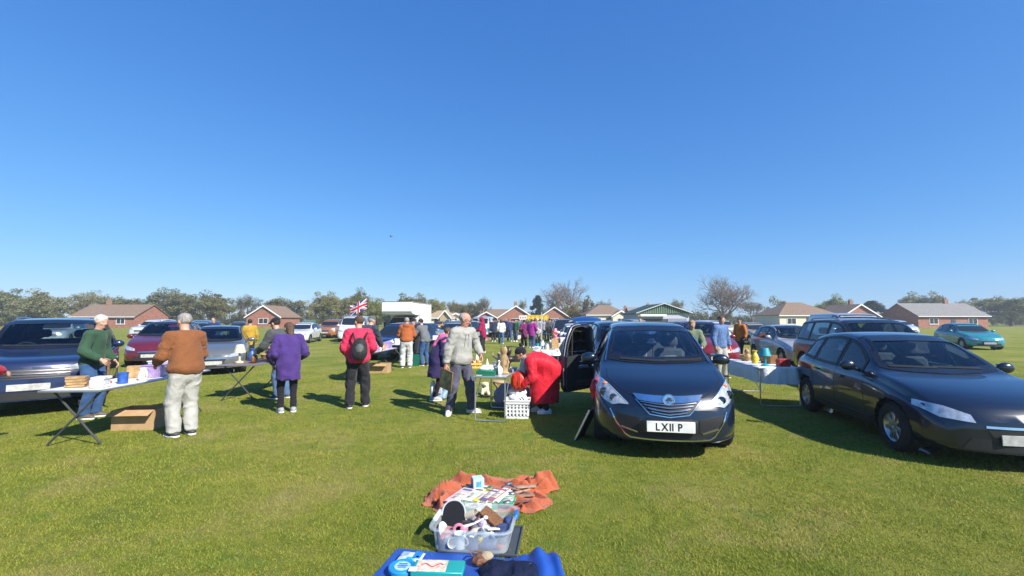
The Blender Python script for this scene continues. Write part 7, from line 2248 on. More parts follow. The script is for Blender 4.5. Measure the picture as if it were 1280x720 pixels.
spread(lb, R(3), .75, 2.0, .742, 'on the brown table at the left', [('lamp', 'cream', .3, .2, 1.2), ('clock', 'brown', .7, .2), ('vase', 'blue', .3, .45), ('vase', 'red', .75, .5), ('basket', 'tan', .4, .72), ('teddy', 'pink', .75, .8), ('carton', 'white', .3, .92)])
cr, JC = person('person in a deep red fleece with a grey backpack at the far left', (-6.75, 5.55, 0), R(-15), H=1.70, res=.02, lean=4, lean2=10, head=(-20, 14), hands=((-.2, .26, .98), (.2, .28, 1.0)), top=dict(mat=cloth('fleece_deepred', (.34, .012, .035), bump=.4), hem=.47, rib=1, amp=.012), legs=dict(mat=cloth('trousers_black', (.018, .018, .022)), loose=.03), hair=('short', 'brown'), shoe=(.04, .04, .04))
backpack('grey backpack worn on the deep red fleece at the far left', cr, JC, (.07, .075, .08), 'pack_grey', .95)
person('man in a brown quilted jacket and stone trousers facing the left table', (-4.72, 6.55, 0), R(62), H=1.76, res=.017, lean=3, lean2=9, head=(8, 16), hands=((-.22, .34, 1.04), (.22, .36, 1.04)), poles=((-.5, -1, -.4), (.5, -1, -.4)), fat=1.12, top=dict(mat=cloth('jacket_brown', (.20, .075, .028), var=.12), hem=.49, rib=1, loose=.036, amp=.013), legs=dict(mat=cloth('trousers_stone', (.40, .39, .36), var=.06), loose=.032, amp=.012), hair=('short', 'grey'), shoe=(.05, .05, .05))
person('man in a dark flint jacket and faded jeans leaning over the brown table', (-4.85, 9.6, 0), R(74), H=1.74, res=.02, lean=10, lean2=26, head=(0, 16), hands=((-.2, .52, .98), (.2, .5, 1.0)), top=dict(mat=cloth('jacket_darkflint', (.07, .075, .08)), hem=.49, loose=.04, amp=.013), legs=dict(mat=cloth('jeans_faded', (.07, .13, .24)), loose=.024), hat=('cap', cloth('cap_black', (.012, .012, .014))), hair=('short', 'dark'), shoe=(.05, .05, .05))
person('woman in a violet padded coat standing left of the crimson jacket', (-4.05, 8.2, 0), R(35), H=1.62, res=.018, lean=4, lean2=12, head=(20, 14), hands=((-.22, .2, .86), (.22, .26, .95)), top=dict(mat=cloth('coat_violet', (.06, .03, .16)), name='coat', hem=.36, loose=.045, amp=.016, flare=.03), legs=dict(mat=cloth('leggings_black', (.012, .012, .016)), loose=.006), hair=('long', 'brown'), shoe=(.3, .3, .32))
person('stallholder in a green body warmer behind the table nearest us at the left', (-7.15, 7.7, 0), R(-80), H=1.75, res=.021, lean=3, lean2=8, head=(-14, 12), hands=((-.22, .2, .95), (.22, .26, 1.0)), top=dict(mat=cloth('warmer_green', (.03, .075, .04)), hem=.48, rib=1), legs=dict(mat=cloth('jeans_blue', (.035, .085, .20)), loose=.024), hair=('short', 'white'), shoe=(.1, .08, .06))
person('person in a mustard coat walking between the far left cars', (-10.2, 17.5, 0), R(30), H=1.68, res=.03, feet=walk, top=dict(mat=cloth('coat_mustard', (.40, .25, .03)), hem=.40), legs=dict(mat=cloth('trousers_black', (.018, .018, .022))), hair=('short', 'dark'), shoe=(.3, .3, .3))
person('man in a navy fleece walking towards us between the far left cars', (-13.6, 20.5, 0), R(190), H=1.78, res=.03, feet=walk, top=dict(mat=cloth('fleece_navy', (.025, .035, .09)), hem=.48), legs=dict(mat=cloth('jeans_faded', (.07, .13, .24))), hair=('short', 'brown'), shoe=(.3, .3, .3))
# right hand side
ra = (4.75, 8.7)
_, clo = folding_table('table with a white cloth between the black people carrier and the bronze off roader', ra, R(-8), .75, 1.9, .74, wtop, cloth_mat=cloth('cloth_white', (.72, .72, .70)), over=.3)
tag(clo, 'white cloth hanging over the table right of the black people carrier', 'tablecloth')
spread(ra, R(-8), .75, 1.9, .747, 'on the white cloth right of the black people carrier', [('lamp', 'turquoise', .3, .15, 1.1), ('books', 'red', .7, .12), ('vase', 'yellow', .3, .42), ('carton', 'brown', .7, .45), ('teddy', 'tan', .35, .68), ('jug', 'blue', .75, .72), ('basket', 'tan', .5, .9)])
person('woman in a sage green coat right of the black people carrier', (4.55, 11.4, 0), R(165), H=1.66, res=.021, lean=3, lean2=10, head=(8, 16), hands=((-.2, .3, .98), (.2, .32, .98)), top=dict(mat=cloth('coat_sage', (.15, .19, .12)), hem=.38), legs=dict(mat=cloth('jeans_blue', (.035, .085, .20))), hair=('long', 'fair'), shoe=(.3, .3, .3), eyes=True)
person('man in a checked blue shirt standing by the dark red people carrier', (6.0, 13.0, 0), R(200), H=1.78, res=.024, lean=2, lean2=6, head=(0, 8), top=dict(mat=cloth('shirt_blue', (.10, .17, .34), var=.4, vs=26), hem=.48), legs=dict(mat=cloth('trousers_stone', (.40, .39, .36))), hair=('short', 'brown'), shoe=(.08, .06, .05))
person('person in an orange anorak walking between the right hand cars', (9.9, 19.5, 0), R(120), H=1.72, res=.03, feet=walk, top=dict(mat=cloth('anorak_orange', (.50, .15, .02)), hem=.42), legs=dict(mat=cloth('trousers_black', (.018, .018, .022))), hair=('short', 'dark'), shoe=(.3, .3, .3))
person('man in a white T shirt beside the mid blue hatchback', (7.0, 24.5, 0), R(150), H=1.78, res=.032, top=dict(mat=cloth('far_whitetop', (.66, .66, .62)), hem=.48), legs=dict(mat=cloth('jeans_blue', (.035, .085, .20))), hair=('short', 'dark'), shoe=(.3, .3, .3))
# ---------------------------------------------------------------- trees, hedges and bungalows round the field
def leaf_mat(name, c1, c2, c3):
    if name in MATS: return MATS[name]
    m = bpy.data.materials.new(name); m.use_nodes = True
    nt = m.node_tree; b = nt.nodes['Principled BSDF']
    b.inputs['Roughness'].default_value = .7; b.inputs['Specular IOR Level'].default_value = .2
    ge = nt.nodes.new('ShaderNodeNewGeometry')
    r = nt.nodes.new('ShaderNodeValToRGB'); r.color_ramp.elements.new(.5)
    for e, (p, c) in zip(r.color_ramp.elements, [(0, c1), (.5, c2), (1, c3)]): e.position = p; e.color = (*c, 1)
    nt.links.new(ge.outputs['Random Per Island'], r.inputs[0])
    oi = nt.nodes.new('ShaderNodeObjectInfo'); hv = nt.nodes.new('ShaderNodeHueSaturation')
    for sock, lo, hi in (('Hue', .475, .515), ('Value', .75, 1.45), ('Saturation', .8, 1.2)):
        mr = nt.nodes.new('ShaderNodeMapRange'); mr.inputs[3].default_value = lo; mr.inputs[4].default_value = hi
        sn = nt.nodes.new('ShaderNodeMath'); sn.operation = 'MULTIPLY'; sn.inputs[1].default_value = {'Hue': 1, 'Value': 7.3, 'Saturation': 13.7}[sock]
        fr = nt.nodes.new('ShaderNodeMath'); fr.operation = 'FRACT'
        nt.links.new(oi.outputs['Random'], sn.inputs[0]); nt.links.new(sn.outputs[0], fr.inputs[0]); nt.links.new(fr.outputs[0], mr.inputs[0]); nt.links.new(mr.outputs[0], hv.inputs[sock])
    nt.links.new(r.outputs[0], hv.inputs['Color']); r = hv; nt.links.new(r.outputs[0], b.inputs['Base Color'])
    tl = nt.nodes.new('ShaderNodeBsdfTranslucent'); nt.links.new(r.outputs[0], tl.inputs[0])
    mx = nt.nodes.new('ShaderNodeMixShader'); mx.inputs[0].default_value = .3
    nt.links.new(b.outputs[0], mx.inputs[1]); nt.links.new(tl.outputs[0], mx.inputs[2]); nt.links.new(mx.outputs[0], nt.nodes['Material Output'].inputs[0])
    MATS[name] = m
    return m
def leaves(centres, radii, n, size, rng):
    k = rng.integers(0, len(centres), n)
    d = rng.normal(size=(n, 3)); d /= np.linalg.norm(d, axis=1)[:, None]
    p = centres[k] + d * radii[k][:, None] * (rng.random(n) ** .45)[:, None]
    a = rng.normal(size=(n, 3)); a /= np.linalg.norm(a, axis=1)[:, None]
    b = np.cross(a, rng.normal(size=(n, 3))); b /= np.linalg.norm(b, axis=1)[:, None]
    s = size * (.6 + .8 * rng.random(n))[:, None]
    V = np.stack([p - a * s, p + b * s * .55, p + a * s, p - b * s * .55], 1).reshape(-1, 3)
    return V, np.arange(n * 4).reshape(-1, 4)
BARK = M('bark', (.12, .095, .07), .9, var=.3, vs=3, bump=.4, bs=12)
BARKG = M('bark_grey', (.19, .145, .105), .9, var=.25, vs=3, bump=.3, bs=12)
TREES = {}
def limbs(rng, h, spread, levels, n0, r0, up=.35, sides=5, trunk=.28, ratio=.62, split=3):
    mb = MB(); tips = []
    def grow(p, d, ln, r, lv):
        pts = [p]; q = p.copy(); dd = d.copy()
        for k in range(4):
            dd = dd + Vector(rng.normal(size=3)) * .13 + Vector((0, 0, up * .12)); dd.normalize()
            q = q + dd * ln / 4; pts.append(q.copy())
        mb.tube(pts, [r * (1 - .13 * i) for i in range(5)], max(3, sides - lv), caps=False)
        if lv >= levels: tips.append(q); return
        for k in range(split + (1 if rng.random() < .5 else 0)):
            nd = dd + Vector(rng.normal(size=3)) * spread; nd.z += up * .4; nd.normalize()
            s_ = pts[2 + int(rng.integers(0, 3))]
            grow(s_.copy(), nd, ln * ratio * (.8 + .4 * rng.random()), r * .58, lv + 1)
    top = h * trunk
    mb.tube([Vector((0, 0, 0)), Vector((.05, 0, top * .5)), Vector((0, .05, top))], [r0 * 1.25, r0, r0 * .92], 8)
    for k in range(n0):
        a = 2 * math.pi * k / n0 + rng.random()
        tl = .25 + .6 * rng.random()
        d = Vector((math.cos(a) * tl * spread * 1.6, math.sin(a) * tl * spread * 1.6, 1)).normalized()
        grow(Vector((0, 0, top * (.8 + .2 * rng.random()))), d, h * .34, r0 * .6, 1)
    return mb, tips
def tree(kind, label, x, y, h, w, rz=0.0, leafmat=None, seed=0, group=None):
    key = (kind, seed)
    if key not in TREES:
        rng = np.random.default_rng(100 + seed)
        root = thing({'bare': 'bare_tree', 'leafy': 'leafy_tree', 'bush': 'bush', 'fir': 'evergreen_tree', 'sparse': 'budding_tree', 'hedge': 'hedge'}[kind], 'tmp', 'hedge' if kind == 'hedge' else 'bush' if kind == 'bush' else 'tree')
        if kind == 'bare':
            mb, tips = limbs(rng, 10, .60, 6, 8, .36, up=.26, trunk=.16, ratio=.68, split=3)
            mb.build('trunk_and_limbs', BARKG, root, fix=False)
        elif kind == 'sparse':
            mb, tips = limbs(rng, 10, .45, 4, 6, .2, up=.5, trunk=.2, ratio=.62, split=3)
            mb.build('trunk_and_limbs', BARKG, root, fix=False)
            tp = np.array([list(t) for t in tips])
            tp = tp[rng.random(len(tp)) < .8]
            V, F = leaves(tp, np.full(len(tp), .55), 3200, .11, rng)
            mesh_np('crown', V, F, leaf_mat('leaf_bud', (.10, .11, .035), (.17, .17, .05), (.24, .20, .08)), root, smooth=False)
        else:
            if kind == 'hedge':
                cs = np.column_stack([rng.uniform(-6, 6, 60), rng.uniform(-.5, .5, 60), rng.uniform(.3, 1.5, 60)]); rad = np.full(60, .6); n, sz = 5000, .14
                mb = MB()
                for k in range(6): mb.tube([(-5 + 2 * k, 0, 0), (-5 + 2 * k + .2, 0, 1.4)], [.07, .03], 5)
                mb.build('stems', BARK, root)
            elif kind == 'bush':
                cs = rng.normal(size=(34, 3)) * [1.6, 1.3, .9] + [0, 0, 1.9]; cs[:, 2] = np.abs(cs[:, 2]); rad = rng.uniform(.5, 1.0, 34); n, sz = 6500, .13
                mb = MB()
                for k in range(5): mb.tube([(.2 * k - .4, 0, 0), (.5 * k - 1, .2, 1.6)], [.09, .04], 5)
                mb.build('stems', BARK, root)
            elif kind == 'fir':
                mb = MB(); mb.tube([(0, 0, 0), (0, 0, 5), (0, 0, 9.4)], [.25, .15, .04], 8); mb.build('trunk', BARK, root)
                z = rng.uniform(1.2, 9.3, 90); a = rng.random(90) * 6.28; rr = (1 - (z / 10) ** 2.2) * 2.6 * np.sqrt(rng.random(90))
                cs = np.column_stack([np.cos(a) * rr, np.sin(a) * rr, z]); rad = np.full(90, .62); n, sz = 9000, .15
            else:
                mb, tips = limbs(rng, 10, .5, 3, 5, .26, up=.3, trunk=.24, split=3)
                mb.build('trunk_and_limbs', BARK, root, fix=False)
                tp = np.array([list(t) for t in tips])
                m_ = 70
                u_ = rng.normal(size=(m_, 3)); u_ /= np.linalg.norm(u_, axis=1)[:, None]
                fill = u_ * (rng.random(m_) ** .4)[:, None] * [4.0, 4.0, 3.4] + [0, 0, 5.0]
                fill = fill[fill[:, 2] > 1.3]
                tp = tp[rng.permutation(len(tp))[:60]]
                cs = np.concatenate([tp + rng.normal(size=tp.shape) * .4, fill]); rad = rng.uniform(.5, 1.2, len(cs)); n, sz = 15000, .15
            lm = {'hedge': leaf_mat('leaf_hedge', (.07, .085, .032), (.115, .125, .045), (.17, .16, .07)), 'bush': leaf_mat('leaf_bush', (.10, .10, .018), (.19, .17, .025), (.27, .22, .04)),
                  'fir': leaf_mat('leaf_fir', (.018, .035, .018), (.03, .05, .025), (.05, .07, .035)), 'leafy': leaf_mat('leaf_olive', (.12, .13, .045), (.19, .19, .065), (.27, .25, .095))}[kind]
            V, F = leaves(cs, rad, n, sz, rng)
            mesh_np('crown', V, F, lm, root, smooth=False)
        TREES[key] = root
        o = root
    else:
        o = copy_tree(TREES[key])
    o['label'] = label
    if group: o['group'] = group
    elif 'group' in o: del o['group']
    o.location = (x, y, 0); o.rotation_euler = (0, 0, rz)
    h0, w0 = {'bare': (9.6, 12.5), 'sparse': (10, 7.5), 'leafy': (9.5, 9.5), 'bush': (4.0, 6), 'fir': (9.8, 5), 'hedge': (2.0, 12)}[kind]
    o.scale = (w / w0, w / w0, h / h0)
    return o
def PX(px, depth): return (px - 640) / FPX * depth
def HT(py, depth): return CAM_H + (399.5 - py) / FPX * depth
def treepx(kind, label, px, pytop, wpx, depth, seed=0, rz=0.0, group=None):
    return tree(kind, label, PX(px, depth), depth, HT(pytop, depth), wpx / FPX * depth, rz, seed=seed, group=group)
treepx('bare', 'big spreading bare tree behind the brick bungalows', 707, 352, 72, 124, 1)
treepx('fir', 'dark evergreen tree left of the big spreading bare tree', 672, 369, 22, 112, 2)
treepx('bush', 'yellow green bush to the left of the hip roofed bungalow', 736, 377, 34, 106, 3)
treepx('bush', 'yellow green bush at the foot of the big bare tree', 716, 382, 34, 110, 3, 2.0)
treepx('bush', 'yellow bush behind the yellow awning', 690, 381, 30, 126, 3, 4.0)
treepx('leafy', 'olive tree standing between the lorry and the budding trees', 545, 372, 34, 96, 4)
treepx('leafy', 'broad olive tree rising behind the box lorry', 512, 368, 62, 102, 5, 1.1)
treepx('leafy', 'low olive tree behind the left end of the box lorry', 472, 374, 44, 104, 5, 2.6)
treepx('leafy', 'grey green tree rising above the union flag', 446, 365, 52, 116, 6)
treepx('sparse', 'budding tree rising behind the bald head', 604, 367, 26, 112, 7)
treepx('sparse', 'pale budding tree left of the bald head', 566, 372, 28, 108, 7, 2.1)
treepx('leafy', 'yellow olive tree behind the bald head', 584, 376, 44, 114, 4, 2.5)
treepx('sparse', 'small budding tree left of the dark evergreen', 652, 372, 18, 135, 8)
treepx('sparse', 'thin budding tree behind the hip roofed bungalow', 752, 373, 26, 132, 8, 1.4)
treepx('sparse', 'budding tree behind the green gabled pavilion', 846, 370, 26, 112, 7, 4.0)
# beyond the edges of the narrow view
spots = [(405, 366, 60, 112, 'leafy', 5), (356, 370, 64, 118, 'leafy', 4), (310, 364, 46, 108, 'sparse', 7), (268, 368, 70, 114, 'leafy', 6), (215, 362, 74, 110, 'leafy', 5), (160, 369, 60, 116, 'leafy', 4), (112, 360, 60, 105, 'sparse', 8), (60, 366, 78, 108, 'leafy', 6), (6, 362, 80, 112, 'leafy', 5), (-50, 366, 80, 112, 'leafy', 4),
         (940, 374, 40, 118, 'sparse', 8), (975, 377, 40, 106, 'bush', 3), (1040, 372, 50, 122, 'leafy', 6), (1090, 376, 40, 110, 'fir', 2), (1150, 366, 60, 118, 'leafy', 5), (1262, 368, 70, 112, 'leafy', 4), (1320, 364, 80, 114, 'leafy', 6), (1205, 371, 34, 104, 'sparse', 7)]
names = {'leafy': 'olive spring tree', 'sparse': 'budding thin tree', 'bush': 'yellow green bush', 'fir': 'dark evergreen tree'}
ords = ['first', 'second', 'third', 'fourth', 'fifth', 'sixth', 'seventh', 'eighth', 'ninth', 'tenth']
cnt = {}
for px, py, wp, D, kind, sd in sorted(spots):
    side = 'left' if px < 640 else 'right'
    if side == 'right' and kind in ('fir', 'bush'): lab = '%s standing alone at the far right of the field' % names[kind]
    else:
        k = cnt.get((side, kind), 0); cnt[(side, kind)] = k + 1
        lab = '%s %s in the tree line at the %s of the field' % (ords[k], names[kind], 'far left' if side == 'left' else 'far right')
    treepx(kind, lab, px, py, wp, D, sd, px * .7)
treepx('bare', 'second big bare tree right of the green gabled pavilion', 905, 348, 78, 118, 9, 2.0)
for k in range(-11, 12):
    tree('hedge', 'overgrown dark hedge along the far edge of the field', k * 15.0, 138 + 3 * math.sin(k * 1.7), 4.3 + 1.1 * math.sin(k * 2.3), 17, 0, seed=10, group='hedge along the far edge of the field')

BRICK = M('brick_red', (.30, .13, .085), .85, var=.25, vs=2.5, bump=.3, bs=9)
BRICKB = M('brick_brown', (.25, .15, .10), .85, var=.25, vs=2.5, bump=.3, bs=9)
RENDER = M('render_cream', (.62, .57, .47), .85, var=.06)
TILE = M('tile_brown', (.20, .135, .09), .85, var=.22, vs=3, bump=.5, bs=7)
TILEG = M('tile_grey', (.20, .19, .18), .85, var=.2, vs=3, bump=.5, bs=7)
WHITE = M('white_paint', (.78, .77, .74), .5, var=.04)
PANE = M('window_pane', (.03, .035, .04), .08, var=.1)
def window(par, x, y, z, w, h, ry=0.0):
    """y is the wall face; the frame stands proud of it"""
    fr = None
    mb = MB()
    for s_ in (-1, 1):
        mb.box((x + s_ * (w / 2), y - .03, z), (.07, .08, h + .07)); mb.box((x, y - .03, z + s_ * h / 2), (w - .072, .076, .07))
    mb.box((x, y - .028, z), (.05, .07, h - .072))
    fr = mb.build('window', WHITE, par, smooth=False); fr['kind'] = 'stuff'; del fr['kind']
    for s_ in (-1, 1):
        mb = MB(); mb.box((x + s_ * w / 4, y - .012, z), (w / 2 - .07, .016, h - .075)); mb.build('pane', PANE, fr, smooth=False)
    mb = MB(); mb.box((x, y - .06, z - h / 2 - .06), (w + .2, .13, .05)); mb.build('sill', WHITE, fr, smooth=False)
def bungalow(label, px, D, w, ridge, eave, depth=9.0, wall=BRICK, roof=TILE, kind='gable', rz=0.0, chim=None, name='bungalow', barge=WHITE, wins=True):
    t = thing(name, label, 'house', (PX(px, D), D, 0), rz)
    rt_ = .14
    if kind == 'gable':      # gable end towards us
        mb = MB(); mb.prism([(-w / 2 + .3, 0), (w / 2 - .3, 0), (w / 2 - .3, eave), (0, ridge - .25), (-w / 2 + .3, eave)], 0, depth, 'y'); mb.build('wall', wall, t, smooth=False)
        for s_ in (-1, 1):
            mb = MB(); mb.prism([(0, ridge), (s_ * w / 2, eave - .1), (s_ * w / 2, eave - .1 - rt_), (0, ridge - rt_)], -.35, depth + .3, 'y'); rf = mb.build('roof_slope', roof, t, smooth=False)
            mb = MB(); mb.prism([(0, ridge + .03), (s_ * (w / 2 + .05), eave - .09), (s_ * (w / 2 + .05), eave - .36), (0, ridge - .26)], -.42, -.352, 'y'); mb.build('bargeboard', barge, t, smooth=False)
    elif kind == 'hip':
        rl = w * .12
        mb = MB(); mb.box((0, depth / 2, eave / 2), (w - .6, depth, eave)); mb.build('wall', wall, t, smooth=False)
        e = [(-w / 2, -.35, eave), (w / 2, -.35, eave), (w / 2, depth + .35, eave), (-w / 2, depth + .35, eave)]; r_ = [(-rl, depth / 2, ridge), (rl, depth / 2, ridge)]
        mb = MB(); mb.add(e + r_ + [(x, y, z - .12) for x, y, z in e], [(0, 1, 5, 4), (1, 2, 5), (2, 3, 4, 5), (3, 0, 4), (0, 6, 7, 1), (1, 7, 8, 2), (2, 8, 9, 3), (3, 9, 6, 0), (9, 8, 7, 6)]); mb.build('roof', roof, t, smooth=False)
        mb = MB(); mb.box((0, -.40, eave - .16), (w, .08, .16)); mb.build('gutter', barge, t, smooth=False)
    else:                    # long side towards us
        mb = MB(); mb.prism([(0, 0), (depth, 0), (depth, eave), (depth / 2, ridge - .2), (0, eave)], -w / 2, w / 2, 'x'); mb.build('wall', wall, t, smooth=False)
        for a, b in ((-.4, depth / 2), (depth + .4, depth / 2)):
            mb = MB(); mb.prism([(b, ridge), (a, eave - .1), (a, eave - .24), (b, ridge - .14)], -w / 2 - .3, w / 2 + .3, 'x'); mb.build('roof_slope', roof, t, smooth=False)
        mb = MB(); mb.box((0, -.45, eave - .2), (w + .6, .08, .14)); mb.build('gutter', barge, t, smooth=False)
    if wins:
        if w < 9: window(t, 0, 0, 1.35, min(2.0, w * .35), 1.15)
        else:
            for s_ in (-.28, .28): window(t, w * s_, 0, 1.35, 1.7, 1.15)
            mb = MB(); mb.box((0, -.03, 1.02), (.9, .07, 2.0)); d = mb.build('door', M('door_dark', (.05, .06, .08), .4), t, smooth=False)
    if chim is not None:
        x, y = chim
        zb = eave
        mb = MB(); mb.box((x, y, (zb + ridge + .9) / 2), (.75, .6, ridge + .9 - zb), None); c_ = mb.build('chimney', BRICKB, t, smooth=False)
        for s_ in (-.18, .18):
            mb = MB(); mb.lathe([(.11, 0), (.10, .32), (.08, .32), (.08, .05)], 10, Matrix.Translation((x + s_, y, ridge + .9))); mb.build('chimney_pot', M('terracotta', (.35, .15, .08), .8), c_)
    return t
bungalow('red brick gabled bungalow with a chimney in the middle of the background', 645, 104, 8.4, HT(382, 104), 2.3, chim=(-.1, 4.5))
bungalow('small red brick gable left of the chimneyed bungalow', 608, 110, 5.6, HT(389.5, 110), 2.2, chim=None)
bungalow('low long brown roof between the two left brick gables', 622, 116, 11, HT(386, 116), 2.3, kind='long')
bungalow('red brick gabled bungalow behind the yellow awning', 693, 108, 7.6, HT(383.5, 108), 2.3)
bungalow('brown hip roofed bungalow right of the yellow green bush', 760, 96, 9.6, HT(380.5, 96), HT(393, 96), wall=RENDER, kind='hip', chim=None)
bungalow('white fronted gabled house beside the hip roofed bungalow', 776, 94, 4.0, HT(388, 94), HT(394.5, 94), wall=RENDER, roof=TILE)
bungalow('long red roof with a chimney left of the pavilion', 789, 128, 9, HT(386.5, 128), 2.6, kind='long', chim=(-.6, 4.5), roof=M('tile_red', (.28, .13, .09), .85, var=.2))
bungalow('grey slate roof with a chimney just behind the pavilion', 808, 120, 8, HT(383.5, 120), 2.6, kind='long', chim=(1.8, 4.5), roof=TILEG)
bungalow('tan tiled bungalow seen right of the white box lorry', 549, 88, 6.4, HT(387.5, 88), 2.1, roof=M('tile_tan', (.36, .26, .16), .85, var=.15), wall=RENDER, kind='hip')
bungalow('small tan gable right of the tan tiled bungalow', 556.5, 86, 2.6, HT(387.5, 86), 2.0, depth=4, wall=M('render_tan', (.40, .30, .19), .8), roof=M('tile_tan', (.36, .26, .16)), wins=False)
bungalow('grey roofed cottage beside the small tan gable', 570, 90, 5, HT(391, 90), 1.9, roof=TILEG, wall=RENDER, wins=False)
# beyond the edges of the narrow view
bungalow('brown hip roofed bungalow at the right beyond the second bare tree', 1010, 88, 12, 5.2, 2.6, wall=RENDER, kind='hip')
bungalow('brick gabled bungalow at the right with a chimney', 1075, 96, 8.5, 5.0, 2.4, chim=(1, 4))
bungalow('long grey roofed bungalow at the far right', 1190, 90, 14, 5.1, 2.5, kind='long', roof=TILEG, chim=(3, 4.5))
bungalow('brown roofed brick bungalow at the far left', 130, 92, 13, 4.9, 2.4, kind='long', chim=(-3, 4.5))
bungalow('brick gabled bungalow at the left among the trees', 330, 98, 8, 4.8, 2.3)

# ---------------------------------------------------------------- green gabled pavilion, yellow awning, white sign, distant fence
def pavilion():
    D = 58.0
    x0, x1, xp = PX(797, D), PX(862, D), PX(829.5, D)
    zr, ze, zw = HT(380, D), HT(391.5, D), HT(396, D)
    t = thing('pavilion', 'sports pavilion with a green ribbed gable at the right of the field', 'building', (xp, D, 0), 0)
    w = x1 - x0
    grn = M('green_board', (.025, .085, .04), .6, var=.15); grl = M('green_batten', (.22, .30, .20), .6)
    mb = MB(); mb.prism([(-w / 2, ze), (w / 2, ze), (0, zr)], 0, .12, 'y'); gb = mb.build('gable', grn, t, smooth=False)
    n = 24
    for k in range(1, n):
        x = -w / 2 + w * k / n
        top = ze + (zr - ze) * (1 - abs(x) / (w / 2)) - .06
        if top - ze > .05:
            mb = MB(); mb.box((x, -.025, (ze + top) / 2), (.07, .05, top - ze)); mb.build('batten', grl, gb, smooth=False)
    for s_ in (-1, 1):
        mb = MB(); mb.prism([(0, zr + .10), (s_ * (w / 2 + .25), ze + .02), (s_ * (w / 2 + .25), ze - .10), (0, zr - .02)], -.25, 8, 'y'); mb.build('roof_slope', M('roof_darkgreen', (.03, .06, .04), .6), t, smooth=False)
        mb = MB(); mb.prism([(0, zr + .13), (s_ * (w / 2 + .3), ze + .04), (s_ * (w / 2 + .3), ze - .06), (0, zr + .02)], -.32, -.252, 'y'); mb.build('bargeboard', M('barge_pale', (.5, .52, .46), .6), t, smooth=False)
    mb = MB(); mb.box((0, 4, ze / 2), (w - .1, 7.6, ze - .02)); mb.build('wall', M('wall_bluegrey', (.42, .44, .50), .7, var=.08), t, smooth=False)
    mb = MB(); mb.box((-w * .22, -.25, ze - .28), (w * .50, .5, .26), None, .01); mb.build('white_fascia', WHITE, t, smooth=False)
    mb = MB(); mb.box((-w * .16, .13, .9), (w * .44, .14, 1.7)); sh = mb.build('shutter', M('shutter_dark', (.05, .06, .08), .5), t, smooth=False)
    mb = MB(); mb.box((w * .26, .13, 1.0), (w * .36, .12, 1.6)); mb.build('door', M('door_grey', (.22, .23, .27), .6), t, smooth=False)
pavilion()
def awning():
    D = 62.0
    x0, x1 = PX(657, D), PX(686, D)
    t = thing('awning', 'yellow scalloped market awning on posts at the far end of the aisle', 'awning', ((x0 + x1) / 2, D, 0), 0)
    w = x1 - x0; zt, zb = HT(394.6, D), HT(400, D)
    ylw = M('awning_yellow', (.62, .44, .035), .7, var=.08); yl2 = M('awning_amber', (.48, .29, .03), .7, var=.08)
    n = 16
    for k in range(n):
        xa, xb = -w / 2 + w * k / n, -w / 2 + w * (k + 1) / n
        mb = MB(); mb.prism([(xa, zt), (xb, zt), (xb, zb + .06), ((xa + xb) / 2, zb), (xa, zb + .06)], 0, .03, 'y'); mb.build('valance', ylw if k % 3 else yl2, t, smooth=False)
    mb = MB(); mb.prism([(0, zt - .01), (1.5, zt + .10), (3, zt - .01), (3, zt - .05), (1.5, zt + .06), (0, zt - .05)], -w / 2, w / 2, 'x'); mb.build('canopy', ylw, t, smooth=False)
    for x in (-w / 2, w / 2):
        for y in (.03, 2.95):
            mb = MB(); mb.tube([(x, y, 0), (x, y, zt - .05)], .03, 6); mb.build('post', ALU, t)
awning()
t = thing('sign_board', 'white sign board with small pink panels left of the yellow awning', 'sign', (PX(653.5, 56), 56, 0), 0)
zt, zb = HT(394.5, 56), HT(399.5, 56)
mb = MB(); mb.box((0, 0, (zt + zb) / 2), (.95, .05, zt - zb), None, .006); mb.build('board', WHITE, t, smooth=False)
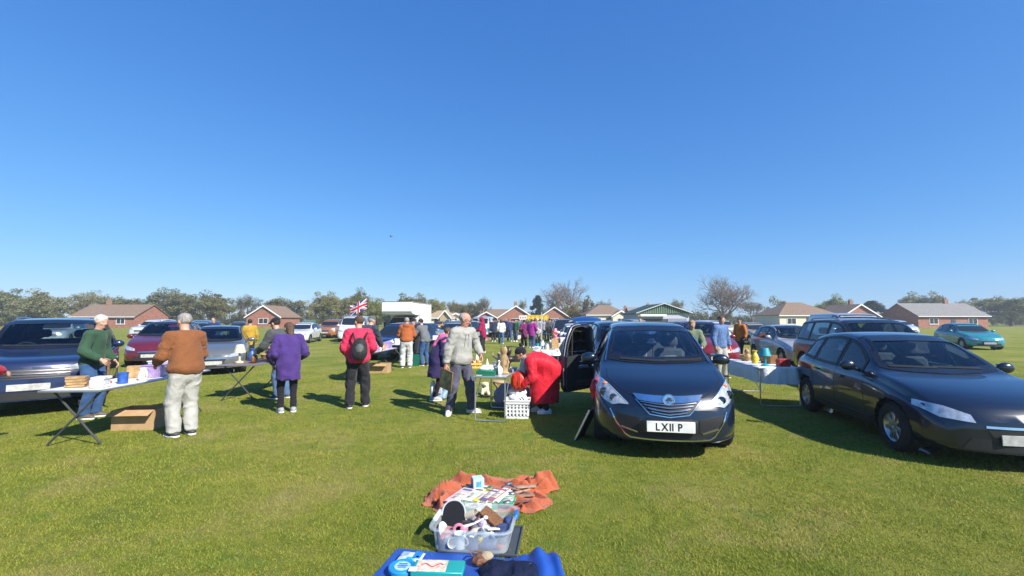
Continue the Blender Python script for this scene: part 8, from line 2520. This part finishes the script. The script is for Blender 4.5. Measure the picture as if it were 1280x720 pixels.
for x in (-.4, .4):
    mb = MB(); mb.tube([(x, .05, 0), (x, .05, zt)], .025, 6); mb.build('post', ALU, t)
for x in (-.28, .02, .30):
    mb = MB(); mb.box((x, -.03, (zt + zb) / 2), (.18, .012, (zt - zb) * .5)); mb.build('pink_panel', M('panel_pink', (.5, .16, .18), .6, var=.2), t, smooth=False)
# bird in the sky
def bird():
    t = thing('bird', 'small dark bird flying high in the clear sky on the left', 'bird', AT(489, 296.5, 62), R(60))
    m = M('bird_dark', (.03, .03, .032), .7); mw = M('bird_white', (.6, .6, .6), .7)
    def f(P): return union([ell(P, (0, 0, 0), (.055, .16, .05)), ell(P, (0, .16, .02), (.035, .05, .035)), ell(P, (0, -.2, 0), (.04, .10, .012))], .03)
    mesh_np('bird_body', *nets(f, (-.15, -.36, -.12), (.15, .3, .12), .014), mw, t)
    for s_ in (-1, 1):
        mb = MB(); A = []
        for i in range(8):
            v = i / 7; x = s_ * (.04 + .30 * v); z = .03 + .22 * math.sin(v * 1.5); c0 = .09 * (1 - v) ** .6 + .01
            A.append([(x, c0 - .10 * v, z), (x, -.10 * v, z + .012), (x, -c0 - .12 * v, z), (x, -.10 * v, z - .006)])
        mb.grid(np.array(A), wrap=True); mb.build('wing', m, t)
bird()
# ---------------------------------------------------------------- the slight spring haze over the field
def haze():
    x, y0, y1, z0, z1 = 190, -20, 175, -1, 16.5
    mb = MB(); mb.box((0, (y0 + y1) / 2, (z0 + z1) / 2), (2 * x, y1 - y0, z1 - z0))
    m = bpy.data.materials.new('haze_air'); m.use_nodes = True
    nt = m.node_tree; nt.nodes.remove(nt.nodes['Principled BSDF'])
    v = nt.nodes.new('ShaderNodeVolumePrincipled')
    v.inputs['Color'].default_value = (.86, .92, 1, 1); v.inputs['Density'].default_value = HAZE; v.inputs['Anisotropy'].default_value = .2
    nt.links.new(v.outputs[0], nt.nodes['Material Output'].inputs['Volume'])
    o = mb.build('haze', m, smooth=False); tag(o, kind='stuff')
HAZE = .0010
haze()
